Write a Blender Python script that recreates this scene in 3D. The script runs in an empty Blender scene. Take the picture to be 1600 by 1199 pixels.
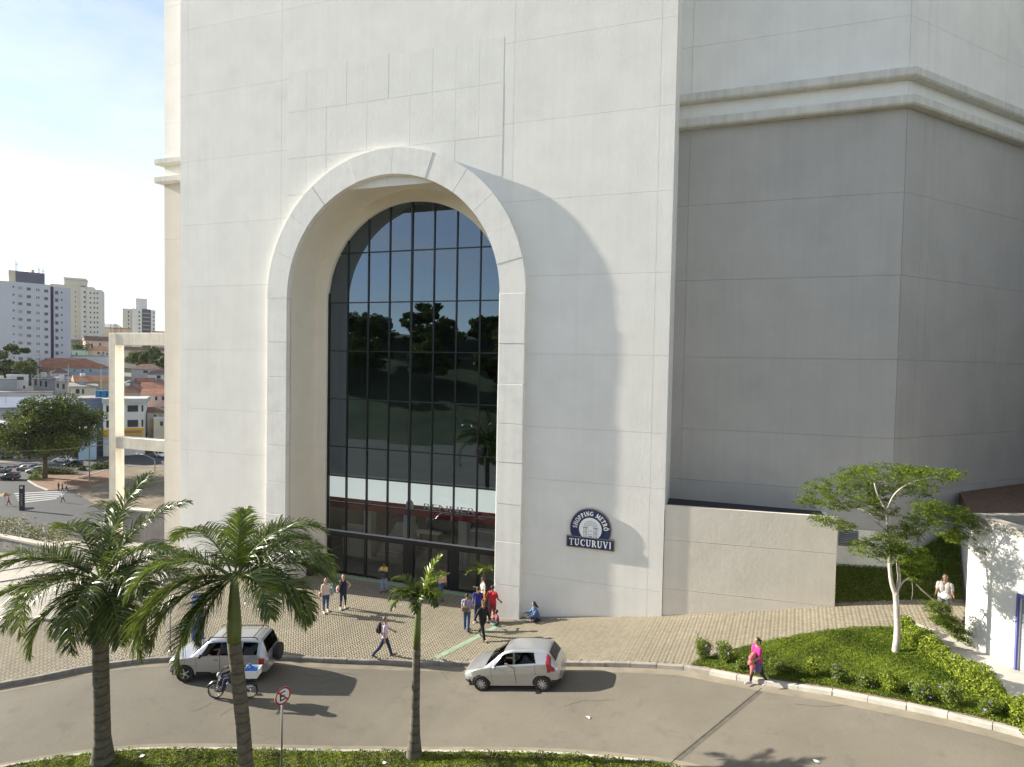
import bpy, bmesh, math, random
import numpy as np
from mathutils import Vector, Matrix

SC = bpy.context.scene
COL = SC.collection
R = math.radians
random.seed(7)
RNG = np.random.default_rng(7)

# ------------------------------------------------------------------ camera
HC = 12.4
FPX = 925.0
YAW, PITCH, ROLL = R(18.6), R(1.85), R(1.08)
CAMP = np.array([0.0, 0.0, HC])
FW = np.array([-math.sin(YAW) * math.cos(PITCH), math.cos(YAW) * math.cos(PITCH), -math.sin(PITCH)])
_r = np.array([math.cos(YAW), math.sin(YAW), 0.0])
_u = np.cross(_r, FW)
RT = math.cos(ROLL) * _r + math.sin(ROLL) * _u
UP = np.cross(RT, FW)
cam_d = bpy.data.cameras.new('camera')
cam_d.sensor_width = 36.0
cam_d.sensor_fit = 'HORIZONTAL'
cam_d.lens = FPX / 1600.0 * 36.0
cam_d.clip_start = 0.1
cam_d.clip_end = 20000
cam = bpy.data.objects.new('camera', cam_d)
COL.objects.link(cam)
cam.matrix_world = Matrix(((RT[0], UP[0], -FW[0], 0), (RT[1], UP[1], -FW[1], 0), (RT[2], UP[2], -FW[2], HC), (0, 0, 0, 1)))
SC.camera = cam

# ------------------------------------------------------------------ sky, sun, exposure
SUN_AZ, SUN_EL = R(4.4), R(22.0)          # travel direction from +X towards +Y
SUN_DIR = Vector((math.cos(SUN_EL) * math.cos(SUN_AZ), math.cos(SUN_EL) * math.sin(SUN_AZ), -math.sin(SUN_EL)))
SKY_STRENGTH, SUN_STRENGTH, EXPOSURE = 0.086, 5.0, 1.42
world = bpy.data.worlds.new('World')
SC.world = world
world.use_nodes = True
wn, wl = world.node_tree.nodes, world.node_tree.links
wn.clear()
w_out = wn.new('ShaderNodeOutputWorld')
w_bg = wn.new('ShaderNodeBackground')
w_sky = wn.new('ShaderNodeTexSky')
w_sky.sky_type = 'NISHITA'
w_sky.sun_disc = False
w_sky.sun_elevation = SUN_EL
# sky rotation: angle of the sun measured clockwise from +Y
_sx, _sy = -SUN_DIR.x, -SUN_DIR.y
w_sky.sun_rotation = math.atan2(_sx, _sy) % (2 * math.pi)
w_sky.altitude = 760
w_sky.air_density = 1.0
w_sky.dust_density = 0.6
w_sky.ozone_density = 1.2
w_tc = wn.new('ShaderNodeTexCoord')
w_map = wn.new('ShaderNodeMapping')
w_map.inputs['Scale'].default_value = (1.0, 1.0, 3.2)
w_map.inputs['Location'].default_value = (2.3, 0.4, 0.9)
w_n = wn.new('ShaderNodeTexNoise')
w_n.inputs['Scale'].default_value = 2.1
w_n.inputs['Detail'].default_value = 9
w_n.inputs['Roughness'].default_value = 0.58
w_n.inputs['Distortion'].default_value = 0.3
w_r = wn.new('ShaderNodeValToRGB')
w_r.color_ramp.elements[0].position = 0.46
w_r.color_ramp.elements[1].position = 0.68
w_r.color_ramp.elements[0].color = (0.20, 0.20, 0.20, 1)
w_r.color_ramp.elements[1].color = (0.9, 0.9, 0.9, 1)
w_mix = wn.new('ShaderNodeMixRGB')
w_mix.inputs['Color2'].default_value = (4.5, 4.55, 4.65, 1)
wl.new(w_tc.outputs['Generated'], w_map.inputs['Vector'])
wl.new(w_map.outputs['Vector'], w_n.inputs['Vector'])
wl.new(w_n.outputs['Fac'], w_r.inputs['Fac'])
wl.new(w_r.outputs['Color'], w_mix.inputs['Fac'])
wl.new(w_sky.outputs['Color'], w_mix.inputs['Color1'])
wl.new(w_mix.outputs['Color'], w_bg.inputs['Color'])
w_bg.inputs['Strength'].default_value = SKY_STRENGTH
wl.new(w_bg.outputs['Background'], w_out.inputs['Surface'])
sun_d = bpy.data.lights.new('sun', 'SUN')
sun_d.energy = SUN_STRENGTH
sun_d.angle = R(0.53)
sun_d.color = (1.0, 0.93, 0.80)
sun = bpy.data.objects.new('sun', sun_d)
COL.objects.link(sun)
sun.rotation_euler = SUN_DIR.to_track_quat('-Z', 'Y').to_euler()
SC.view_settings.view_transform = 'Standard'
SC.view_settings.look = 'None'
SC.view_settings.exposure = EXPOSURE
SC.view_settings.gamma = 1.0
SC.view_settings.use_curve_mapping = False
SC.cycles.max_bounces = 8
SC.cycles.transparent_max_bounces = 16

# ------------------------------------------------------------------ survey helpers (design coordinates of the site)
def ray(x, y):
    return FW + (x - 800.0) / FPX * RT - (y - 599.5) / FPX * UP

def at_z(x, y, z):
    d = ray(x, y)
    return CAMP + d * (z - HC) / d[2]

def at_y(x, y, Y):
    d = ray(x, y)
    return CAMP + d * Y / d[1]

def at_w(x, y, w):
    return CAMP + ray(x, y) * w

_gx = np.linspace(-200, 200, 8001)
def _slope(x):
    s = np.interp(x, [-12.6, -8.0, -2.5, -1.0, 5.0, 9.0, 14.0], [0, 0.16, 0.16, 0.20, 0.20, 0.08, 0.0])
    return s
_gz = -0.33 + np.concatenate([[0], np.cumsum(0.5 * (_slope(_gx[1:]) + _slope(_gx[:-1])) * np.diff(_gx))])
def gh(x):
    return np.interp(x, _gx, _gz)

def on_ground(x, y, dz=0.0):
    p = at_z(x, y, 0.0)
    for _ in range(25):
        p = at_z(x, y, float(gh(p[0])) + dz)
    return p

# ------------------------------------------------------------------ materials
MATS = {}
def nd(nt, kind, **kw):
    n = nt.nodes.new(kind)
    for k, v in kw.items():
        n.inputs[k].default_value = v
    return n

def mat(name, col, rough=0.8, var=0.0, vscale=2.0, bump=0.0, bscale=30.0, metal=0.0, spec=0.5, streak=0.0,
        rnd=0.0, col2=None, transl=0.0, coat=0.0, emit=0.0, detail=6.0, stain=None, stain_scale=0.6, stain_amt=0.0, bdist=0.02, rings=0.0, grain=0.0, objr=0.0):
    if name in MATS:
        return MATS[name]
    m = bpy.data.materials.new(name)
    m.use_nodes = True
    nt = m.node_tree
    b = nt.nodes['Principled BSDF']
    L = nt.links.new
    b.inputs['Roughness'].default_value = rough
    b.inputs['Metallic'].default_value = metal
    b.inputs['Specular IOR Level'].default_value = spec
    if coat:
        b.inputs['Coat Weight'].default_value = coat
        b.inputs['Coat Roughness'].default_value = 0.05
    c4 = (*col, 1.0)
    b.inputs['Base Color'].default_value = c4
    tc = nt.nodes.new('ShaderNodeTexCoord')
    cur = None
    def colour():
        nonlocal cur
        if cur is None:
            rgb = nt.nodes.new('ShaderNodeRGB')
            rgb.outputs[0].default_value = c4
            cur = rgb.outputs[0]
        return cur
    if rnd:
        a = nt.nodes.new('ShaderNodeAttribute')
        a.attribute_name = 'rnd'
        mx = nt.nodes.new('ShaderNodeMixRGB')
        mx.inputs['Color1'].default_value = tuple(max(0, c * (1 - rnd)) for c in col) + (1,)
        mx.inputs['Color2'].default_value = (*(col2 if col2 else tuple(c * (1 + rnd) for c in col)), 1)
        L(a.outputs['Fac'], mx.inputs['Fac'])
        cur = mx.outputs[0]
    if var:
        n = nd(nt, 'ShaderNodeTexNoise', Scale=vscale, Detail=detail, Roughness=0.6)
        L(tc.outputs['Object'], n.inputs['Vector'])
        mr = nd(nt, 'ShaderNodeMapRange')
        mr.inputs['From Min'].default_value = 0.3
        mr.inputs['From Max'].default_value = 0.7
        mr.inputs['To Min'].default_value = 1 - var
        mr.inputs['To Max'].default_value = 1 + var
        L(n.outputs['Fac'], mr.inputs['Value'])
        mx = nt.nodes.new('ShaderNodeMixRGB')
        mx.blend_type = 'MULTIPLY'
        mx.inputs['Fac'].default_value = 1
        L(colour(), mx.inputs['Color1'])
        L(mr.outputs['Result'], mx.inputs['Color2'])
        cur = mx.outputs[0]
    if streak:
        mp = nt.nodes.new('ShaderNodeMapping')
        mp.inputs['Scale'].default_value = (1.7, 1.7, 0.07)
        n = nd(nt, 'ShaderNodeTexNoise', Scale=2.2, Detail=7.0, Roughness=0.65)
        L(tc.outputs['Object'], mp.inputs['Vector'])
        L(mp.outputs[0], n.inputs['Vector'])
        mr = nd(nt, 'ShaderNodeMapRange')
        mr.inputs['From Min'].default_value = 0.42
        mr.inputs['From Max'].default_value = 0.8
        mr.inputs['To Min'].default_value = 1.0
        mr.inputs['To Max'].default_value = 1 - streak
        L(n.outputs['Fac'], mr.inputs['Value'])
        mx = nt.nodes.new('ShaderNodeMixRGB')
        mx.blend_type = 'MULTIPLY'
        mx.inputs['Fac'].default_value = 1
        L(colour(), mx.inputs['Color1'])
        L(mr.outputs['Result'], mx.inputs['Color2'])
        cur = mx.outputs[0]
    if grain:
        n = nd(nt, 'ShaderNodeTexNoise', Scale=55.0, Detail=2.0, Roughness=0.7)
        L(tc.outputs['Object'], n.inputs['Vector'])
        mr = nd(nt, 'ShaderNodeMapRange')
        mr.inputs['From Min'].default_value = 0.3
        mr.inputs['From Max'].default_value = 0.7
        mr.inputs['To Min'].default_value = 1 - grain
        mr.inputs['To Max'].default_value = 1 + grain
        L(n.outputs['Fac'], mr.inputs['Value'])
        mx = nt.nodes.new('ShaderNodeMixRGB')
        mx.blend_type = 'MULTIPLY'
        mx.inputs['Fac'].default_value = 1
        L(colour(), mx.inputs['Color1'])
        L(mr.outputs['Result'], mx.inputs['Color2'])
        cur = mx.outputs[0]
    if objr:
        oi = nt.nodes.new('ShaderNodeObjectInfo')
        mr = nd(nt, 'ShaderNodeMapRange')
        mr.inputs['To Min'].default_value = 1 - objr
        mr.inputs['To Max'].default_value = 1 + objr
        L(oi.outputs['Random'], mr.inputs['Value'])
        mx = nt.nodes.new('ShaderNodeMixRGB')
        mx.blend_type = 'MULTIPLY'
        mx.inputs['Fac'].default_value = 1
        L(colour(), mx.inputs['Color1'])
        L(mr.outputs['Result'], mx.inputs['Color2'])
        cur = mx.outputs[0]
    if rings:
        wv = nd(nt, 'ShaderNodeTexWave', Scale=1.15, Distortion=3.0, Detail=4.0)
        wv.inputs['Detail Scale'].default_value = 2.5
        wv.wave_type = 'BANDS'
        wv.bands_direction = 'Z'
        L(tc.outputs['Object'], wv.inputs['Vector'])
        rp = nt.nodes.new('ShaderNodeValToRGB')
        rp.color_ramp.elements[0].position = 0.02
        rp.color_ramp.elements[0].color = (1 - rings,) * 3 + (1,)
        rp.color_ramp.elements[1].position = 0.22
        L(wv.outputs['Fac'], rp.inputs['Fac'])
        mx = nt.nodes.new('ShaderNodeMixRGB')
        mx.blend_type = 'MULTIPLY'
        mx.inputs['Fac'].default_value = 1
        L(colour(), mx.inputs['Color1'])
        L(rp.outputs[0], mx.inputs['Color2'])
        cur = mx.outputs[0]
    if stain_amt:
        n = nd(nt, 'ShaderNodeTexNoise', Scale=stain_scale, Detail=9.0, Roughness=0.68)
        L(tc.outputs['Object'], n.inputs['Vector'])
        rp = nt.nodes.new('ShaderNodeValToRGB')
        rp.color_ramp.elements[0].position = 0.55
        rp.color_ramp.elements[1].position = 0.72
        rp.color_ramp.elements[1].color = (stain_amt,) * 3 + (1,)
        L(n.outputs['Fac'], rp.inputs['Fac'])
        mx = nt.nodes.new('ShaderNodeMixRGB')
        L(rp.outputs[0], mx.inputs['Fac'])
        L(colour(), mx.inputs['Color1'])
        mx.inputs['Color2'].default_value = (*(stain or tuple(c * 0.5 for c in col)), 1)
        cur = mx.outputs[0]
    if cur is not None:
        L(cur, b.inputs['Base Color'])
    if bump:
        n = nd(nt, 'ShaderNodeTexNoise', Scale=bscale, Detail=5.0, Roughness=0.6)
        L(tc.outputs['Object'], n.inputs['Vector'])
        bp = nd(nt, 'ShaderNodeBump', Strength=bump, Distance=bdist)
        L(n.outputs['Fac'], bp.inputs['Height'])
        L(bp.outputs[0], b.inputs['Normal'])
    if emit:
        b.inputs['Emission Color'].default_value = c4
        b.inputs['Emission Strength'].default_value = emit
    if transl:
        tr = nt.nodes.new('ShaderNodeBsdfTranslucent')
        if cur is not None:
            L(cur, tr.inputs['Color'])
        else:
            tr.inputs['Color'].default_value = c4
        ms = nt.nodes.new('ShaderNodeMixShader')
        ms.inputs['Fac'].default_value = transl
        L(b.outputs[0], ms.inputs[1])
        L(tr.outputs[0], ms.inputs[2])
        L(ms.outputs[0], nt.nodes['Material Output'].inputs['Surface'])
    MATS[name] = m
    return m

def glass_mat(name, tint, refl, ior=1.5, rough=0.0, rcol=(0.8, 0.8, 0.8)):
    m = bpy.data.materials.new(name)
    m.use_nodes = True
    nt = m.node_tree
    nt.nodes.clear()
    L = nt.links.new
    o = nt.nodes.new('ShaderNodeOutputMaterial')
    t = nt.nodes.new('ShaderNodeBsdfTransparent')
    t.inputs['Color'].default_value = (*tint, 1)
    g = nt.nodes.new('ShaderNodeBsdfGlossy')
    g.inputs['Roughness'].default_value = rough
    g.inputs['Color'].default_value = (*rcol, 1)
    fr = nd(nt, 'ShaderNodeFresnel', IOR=ior)
    ad = nt.nodes.new('ShaderNodeMath')
    ad.operation = 'ADD'
    ad.use_clamp = True
    ad.inputs[1].default_value = refl
    L(fr.outputs[0], ad.inputs[0])
    ms = nt.nodes.new('ShaderNodeMixShader')
    L(ad.outputs[0], ms.inputs['Fac'])
    L(t.outputs[0], ms.inputs[1])
    L(g.outputs[0], ms.inputs[2])
    L(ms.outputs[0], o.inputs['Surface'])
    MATS[name] = m
    return m

WALL = mat('stucco_white', (0.83, 0.805, 0.75), 0.9, var=0.05, vscale=0.6, bump=0.16, bscale=7, streak=0.05, bdist=0.03, objr=0.012, grain=0.03, stain_amt=0.10, stain_scale=0.35)
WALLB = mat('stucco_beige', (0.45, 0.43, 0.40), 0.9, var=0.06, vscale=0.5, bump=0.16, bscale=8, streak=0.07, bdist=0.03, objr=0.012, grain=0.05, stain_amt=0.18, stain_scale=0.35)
SURR = mat('surround_render', (0.82, 0.80, 0.75), 0.9, var=0.07, vscale=1.2, bump=0.2, bscale=9, streak=0.09, bdist=0.03, objr=0.02, grain=0.03, stain_amt=0.15, stain_scale=1.2)
REVEAL = mat('reveal_render', (0.76, 0.70, 0.59), 0.9, var=0.04, vscale=1.0, bump=0.2, bscale=14)
CONC = mat('concrete', (0.42, 0.40, 0.36), 0.9, var=0.14, vscale=1.5, bump=0.3, bscale=25, streak=0.1)
CONCP = mat('pale_concrete', (0.36, 0.335, 0.29), 0.9, var=0.1, vscale=1.2, bump=0.2, bscale=25, stain_amt=0.4, stain=(0.33, 0.3, 0.26))
CONCW = mat('weathered_concrete_frame', (0.60, 0.56, 0.48), 0.9, var=0.12, vscale=0.8, streak=0.25, bump=0.2, bscale=10)
ASPH = mat('asphalt', (0.142, 0.126, 0.098), 0.9, var=0.13, vscale=0.35, bump=0.5, bscale=70, stain_amt=0.5, stain=(0.075, 0.068, 0.057), stain_scale=1.1, bdist=0.01, grain=0.24)
ASPHD = mat('street_asphalt', (0.045, 0.045, 0.047), 0.9, var=0.12, vscale=0.3)
PAVER = mat('paver', (0.235, 0.203, 0.145), 0.92, rnd=0.06, col2=(0.272, 0.238, 0.172), var=0.13, vscale=0.35, stain_amt=0.35, stain=(0.20, 0.18, 0.14), stain_scale=0.5)
JOINT = mat('paver_joint', (0.15, 0.13, 0.093), 1.0)
KERB = mat('kerb_granite', (0.26, 0.235, 0.205), 0.9, var=0.25, vscale=2.5, bump=0.35, bscale=30, stain_amt=0.5, stain=(0.14, 0.12, 0.11), stain_scale=1.6)
KERBW = mat('kerb_whitewashed', (0.41, 0.39, 0.34), 0.9, var=0.2, vscale=2, stain_amt=0.9, stain=(0.30, 0.27, 0.23), stain_scale=1.8, bump=0.3, bscale=30)
GUTTER = mat('gutter_concrete', (0.20, 0.175, 0.13), 0.95, var=0.2, vscale=1.6, bump=0.2, bscale=40)
GREENP = mat('green_tactile', (0.24, 0.33, 0.22), 0.9, var=0.2, vscale=3, stain_amt=0.4, stain=(0.26, 0.24, 0.19), stain_scale=2.0)
BLACKM = mat('black_aluminium', (0.012, 0.012, 0.014), 0.38, spec=0.5)
DARKIN = mat('dark_interior', (0.05, 0.05, 0.052), 0.9)
WHITEP = mat('white_paint', (0.80, 0.80, 0.78), 0.6)
GREYP = mat('grey_paint', (0.32, 0.33, 0.34), 0.6)
RUBBER = mat('rubber', (0.018, 0.018, 0.019), 0.75)
STEEL = mat('galvanised_steel', (0.33, 0.34, 0.35), 0.5, metal=0.7, var=0.1)
CHROME = mat('chrome', (0.7, 0.7, 0.72), 0.18, metal=1.0)
SOIL = mat('dry_soil', (0.21, 0.16, 0.10), 1.0, var=0.3, vscale=0.12, bump=0.4, bscale=4)
GL_DARK = glass_mat('tinted_glass', (0.05, 0.055, 0.06), 0.17, 1.55, rcol=(0.56, 0.72, 0.90))
GL_CLEAR = glass_mat('clear_glass', (0.72, 0.75, 0.74), 0.015, 1.5)
GL_CAR = glass_mat('car_glass', (0.10, 0.115, 0.11), 0.0, 1.42)
GL_WIN = glass_mat('far_window_glass', (0.06, 0.07, 0.08), 0.06, 1.5)

# ------------------------------------------------------------------ object helpers
BASE = {}
def link(o, parent=None):
    COL.objects.link(o)
    if parent is not None:
        o.parent = parent
        BASE[o.name] = BASE.get(parent.name, np.zeros(3))
    return o

LABELS = set()
def tag(o, label, cat, group=None, kind=None):
    o['label'] = label
    o['category'] = cat
    if group:
        o['group'] = group
    if kind:
        o['kind'] = kind
    return o

def thing(name, label, cat, loc=(0, 0, 0), rotz=0.0, group=None):
    o = bpy.data.objects.new(name, None)
    o.empty_display_size = 0.3
    COL.objects.link(o)
    o.location = [float(c) for c in loc]
    o.rotation_euler = (0, 0, rotz)
    BASE[o.name] = np.array([float(c) for c in loc])
    return tag(o, label, cat, group)

def struct(o, kind='structure'):
    o['kind'] = kind
    return o

class MB:
    """collects faces; build() links them as one mesh object"""
    def __init__(self):
        self.v, self.f = [], []

    def add(self, verts, faces):
        n = len(self.v)
        self.v.extend([tuple(map(float, p)) for p in verts])
        self.f.extend([tuple(i + n for i in q) for q in faces])
        return self

    def box(self, lo, hi):
        (x0, y0, z0), (x1, y1, z1) = lo, hi
        return self.add([(x0, y0, z0), (x1, y0, z0), (x1, y1, z0), (x0, y1, z0), (x0, y0, z1), (x1, y0, z1), (x1, y1, z1), (x0, y1, z1)],
                        [(0, 3, 2, 1), (4, 5, 6, 7), (0, 1, 5, 4), (1, 2, 6, 5), (2, 3, 7, 6), (3, 0, 4, 7)])

    def bbox(self, lo, hi, b=0.02):
        """box with chamfered edges"""
        lo, hi = np.array(lo, float), np.array(hi, float)
        b = min(b, 0.45 * float((hi - lo).min()))
        bm = bmesh.new()
        bmesh.ops.create_cube(bm, size=1.0)
        for v in bm.verts:
            v.co = Vector([(lo[i] + hi[i]) / 2 + v.co[i] * (hi[i] - lo[i]) for i in range(3)])
        bmesh.ops.bevel(bm, geom=bm.edges[:], offset=b, segments=1, affect='EDGES')
        bm.verts.index_update()
        self.add([v.co[:] for v in bm.verts], [[v.index for v in f.verts] for f in bm.faces])
        bm.free()
        return self

    def obox(self, c, ax, ay, az):
        """box from centre and three half vectors"""
        c, ax, ay, az = (np.array(q, float) for q in (c, ax, ay, az))
        p = [c + sx * ax + sy * ay + sz * az for sz in (-1, 1) for sx, sy in ((-1, -1), (1, -1), (1, 1), (-1, 1))]
        return self.add(p, [(0, 3, 2, 1), (4, 5, 6, 7), (0, 1, 5, 4), (1, 2, 6, 5), (2, 3, 7, 6), (3, 0, 4, 7)])

    def prism(self, poly, z0, z1):
        """vertical extrusion of an XY polygon (ccw); z1 may be a list"""
        n = len(poly)
        zz0 = z0 if hasattr(z0, '__len__') else [z0] * n
        zz1 = z1 if hasattr(z1, '__len__') else [z1] * n
        v = [(p[0], p[1], a) for p, a in zip(poly, zz0)] + [(p[0], p[1], a) for p, a in zip(poly, zz1)]
        f = [tuple(range(n - 1, -1, -1)), tuple(range(n, 2 * n))] + [(i, (i + 1) % n, n + (i + 1) % n, n + i) for i in range(n)]
        return self.add(v, f)

    def tube(self, pts, rad, n=8, cap=True, up=None):
        pts = [np.array(p, float) for p in pts]
        m = len(pts)
        rad = rad if hasattr(rad, '__len__') else [rad] * m
        v = []
        prev = None
        for i in range(m):
            t = pts[min(i + 1, m - 1)] - pts[max(i - 1, 0)]
            t = t / (np.linalg.norm(t) + 1e-9)
            if prev is None:
                a = np.array([0, 0, 1.0]) if abs(t[2]) < 0.9 else np.array([1.0, 0, 0])
                x = np.cross(t, a)
            else:
                x = prev - t * (prev @ t)
            x /= np.linalg.norm(x) + 1e-9
            prev = x
            y = np.cross(t, x)
            for k in range(n):
                an = 2 * math.pi * k / n
                v.append(pts[i] + rad[i] * (math.cos(an) * x + math.sin(an) * y))
        f = []
        for i in range(m - 1):
            for k in range(n):
                f.append((i * n + k, i * n + (k + 1) % n, (i + 1) * n + (k + 1) % n, (i + 1) * n + k))
        if cap:
            f.append(tuple(range(n - 1, -1, -1)))
            f.append(tuple((m - 1) * n + k for k in range(n)))
        return self.add(v, f)

    def lathe(self, prof, n=24, c=(0, 0, 0), axis=2, closed=False):
        """prof: list of (r, h) turned about an axis through c"""
        v, f = [], []
        m = len(prof)
        for r, h in prof:
            for k in range(n):
                an = 2 * math.pi * k / n
                p = [r * math.cos(an), r * math.sin(an), h]
                if axis == 1:
                    p = [p[0], p[2], p[1]]
                elif axis == 0:
                    p = [p[2], p[0], p[1]]
                v.append([p[j] + c[j] for j in range(3)])
        for i in range(m if closed else m - 1):
            j = (i + 1) % m
            for k in range(n):
                f.append((i * n + k, i * n + (k + 1) % n, j * n + (k + 1) % n, j * n + k))
        if not closed:
            f.append(tuple(range(n - 1, -1, -1)))
            f.append(tuple((m - 1) * n + k for k in range(n)))
        return self.add(v, f)

    def ellipsoid(self, c, r, n=12, m=8, rot=None):
        v, f = [], []
        c = np.array(c, float)
        for i in range(1, m):
            th = math.pi * i / m
            for k in range(n):
                an = 2 * math.pi * k / n
                p = np.array([r[0] * math.sin(th) * math.cos(an), r[1] * math.sin(th) * math.sin(an), r[2] * math.cos(th)])
                if rot is not None:
                    p = rot @ p
                v.append(c + p)
        e = np.array([0, 0, r[2]], float)
        e = rot @ e if rot is not None else e
        v.append(c + e)
        v.append(c - e)
        t, bt = len(v) - 2, len(v) - 1
        for i in range(m - 2):
            for k in range(n):
                f.append((i * n + k, (i + 1) * n + k, (i + 1) * n + (k + 1) % n, i * n + (k + 1) % n))
        for k in range(n):
            f.append((t, k, (k + 1) % n))
            f.append((bt, (m - 2) * n + (k + 1) % n, (m - 2) * n + k))
        return self.add(v, f)

    def build(self, name, m, parent=None, smooth=False, world=True):
        me = bpy.data.meshes.new(name)
        off = BASE.get(parent.name, np.zeros(3)) if (parent is not None and world) else np.zeros(3)
        vv = [(p[0] - off[0], p[1] - off[1], p[2] - off[2]) for p in self.v]
        me.from_pydata(vv, [], self.f)
        me.update()
        if m is not None:
            me.materials.append(m)
        if smooth:
            me.polygons.foreach_set('use_smooth', np.ones(len(me.polygons), bool))
            if smooth == 'auto':
                me.set_sharp_from_angle(angle=R(35))
        o = bpy.data.objects.new(name, me)
        link(o, parent)
        return o

def mesh_np(name, verts, faces, m, parent=None, rnd=None, smooth=False, world=True):
    """fast mesh from arrays; all faces have the same number of corners"""
    off = BASE.get(parent.name, np.zeros(3)) if (parent is not None and world) else np.zeros(3)
    verts = np.asarray(verts, np.float32) - off.astype(np.float32)
    faces = np.asarray(faces, np.int32)
    k = faces.shape[1]
    me = bpy.data.meshes.new(name)
    me.vertices.add(len(verts))
    me.vertices.foreach_set('co', verts.ravel())
    me.loops.add(faces.size)
    me.loops.foreach_set('vertex_index', faces.ravel())
    me.polygons.add(len(faces))
    me.polygons.foreach_set('loop_start', np.arange(len(faces), dtype=np.int32) * k)
    me.polygons.foreach_set('loop_total', np.full(len(faces), k, np.int32))
    if smooth:
        me.polygons.foreach_set('use_smooth', np.ones(len(faces), bool))
    if rnd is not None:
        a = me.attributes.new('rnd', 'FLOAT', 'FACE')
        a.data.foreach_set('value', np.asarray(rnd, np.float32))
    me.update(calc_edges=True)
    if m is not None:
        me.materials.append(m)
    o = bpy.data.objects.new(name, me)
    return link(o, parent)

def copy_tree(o, parent=None):
    c = o.copy()
    COL.objects.link(c)
    c.parent = parent
    for ch in list(o.children):
        copy_tree(ch, c)
    return c

def leaf_quads(c, size, up=0.5, aspect=0.5, rng=RNG, bend=True):
    """rhombic leaves at points c (N,3); up = how strongly they face the sky"""
    n = len(c)
    size = np.broadcast_to(size, (n,))
    nrm = rng.normal(size=(n, 3))
    nrm /= np.linalg.norm(nrm, axis=1)[:, None]
    nrm = nrm * (1 - up) + np.array([0, 0, 1.0]) * up
    nrm /= np.linalg.norm(nrm, axis=1)[:, None]
    t = rng.normal(size=(n, 3))
    t -= nrm * (t * nrm).sum(1)[:, None]
    t /= np.linalg.norm(t, axis=1)[:, None] + 1e-9
    b = np.cross(nrm, t)
    s = size[:, None]
    v = np.stack([c - t * s * 0.5, c + b * s * aspect * 0.5 + nrm * s * 0.06, c + t * s * 0.5, c - b * s * aspect * 0.5 + nrm * s * 0.06], 1)
    f = np.arange(n * 4).reshape(n, 4)
    return v.reshape(-1, 3), f

def in_poly(x, y, poly):
    x, y = np.asarray(x), np.asarray(y)
    ins = np.zeros(x.shape, bool)
    n = len(poly)
    for i in range(n):
        x0, y0 = poly[i]
        x1, y1 = poly[(i + 1) % n]
        c = (y0 > y) != (y1 > y)
        with np.errstate(divide='ignore', invalid='ignore'):
            xi = (x1 - x0) * (y - y0) / (y1 - y0 + 1e-12) + x0
        ins ^= c & (x < xi)
    return ins

def smooth_poly(pts, step=0.5):
    """Catmull-Rom through XY(Z) points, resampled"""
    p = np.array(pts, float)
    q = np.vstack([2 * p[0] - p[1], p, 2 * p[-1] - p[-2]])
    out = []
    for i in range(1, len(q) - 2):
        n = max(2, int(np.linalg.norm(q[i + 1] - q[i]) / step))
        for k in range(n):
            t = k / n
            out.append(0.5 * ((2 * q[i]) + (-q[i - 1] + q[i + 1]) * t + (2 * q[i - 1] - 5 * q[i] + 4 * q[i + 1] - q[i + 2]) * t * t
                              + (-q[i - 1] + 3 * q[i] - 3 * q[i + 1] + q[i + 2]) * t ** 3))
    out.append(p[-1])
    return np.array(out)

def offset_line(p, d):
    """shift an XY polyline to its left by d"""
    p = np.asarray(p)[:, :2]
    t = np.gradient(p, axis=0)
    t /= np.linalg.norm(t, axis=1)[:, None]
    return p + np.stack([-t[:, 1], t[:, 0]], 1) * d

def equal_steps(p, step):
    p = np.asarray(p)[:, :2]
    s = np.concatenate([[0], np.cumsum(np.linalg.norm(np.diff(p, axis=0), axis=1))])
    n = max(1, int(round(s[-1] / step)))
    q = np.linspace(0, s[-1], n + 1)
    return np.stack([np.interp(q, s, p[:, 0]), np.interp(q, s, p[:, 1])], 1)

def arc_text(mb_list, *a):
    pass

def text_mesh(body, size, font_shear=0.0, extrude=0.01, bold=0.0, align='CENTER', xscale=1.0):
    cu = bpy.data.curves.new('lettering', 'FONT')
    cu.body = body
    cu.size = size
    cu.extrude = extrude
    cu.offset = bold
    cu.align_x = align
    cu.align_y = 'CENTER'
    o = bpy.data.objects.new('lettering', cu)
    COL.objects.link(o)
    dg = bpy.context.evaluated_depsgraph_get()
    me = bpy.data.meshes.new_from_object(o.evaluated_get(dg))
    bpy.data.objects.remove(o)
    v = np.zeros(len(me.vertices) * 3)
    me.vertices.foreach_get('co', v)
    v = v.reshape(-1, 3)
    v[:, 0] *= xscale
    fs = [tuple(p.vertices) for p in me.polygons]
    bpy.data.meshes.remove(me)
    return v, fs

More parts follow.
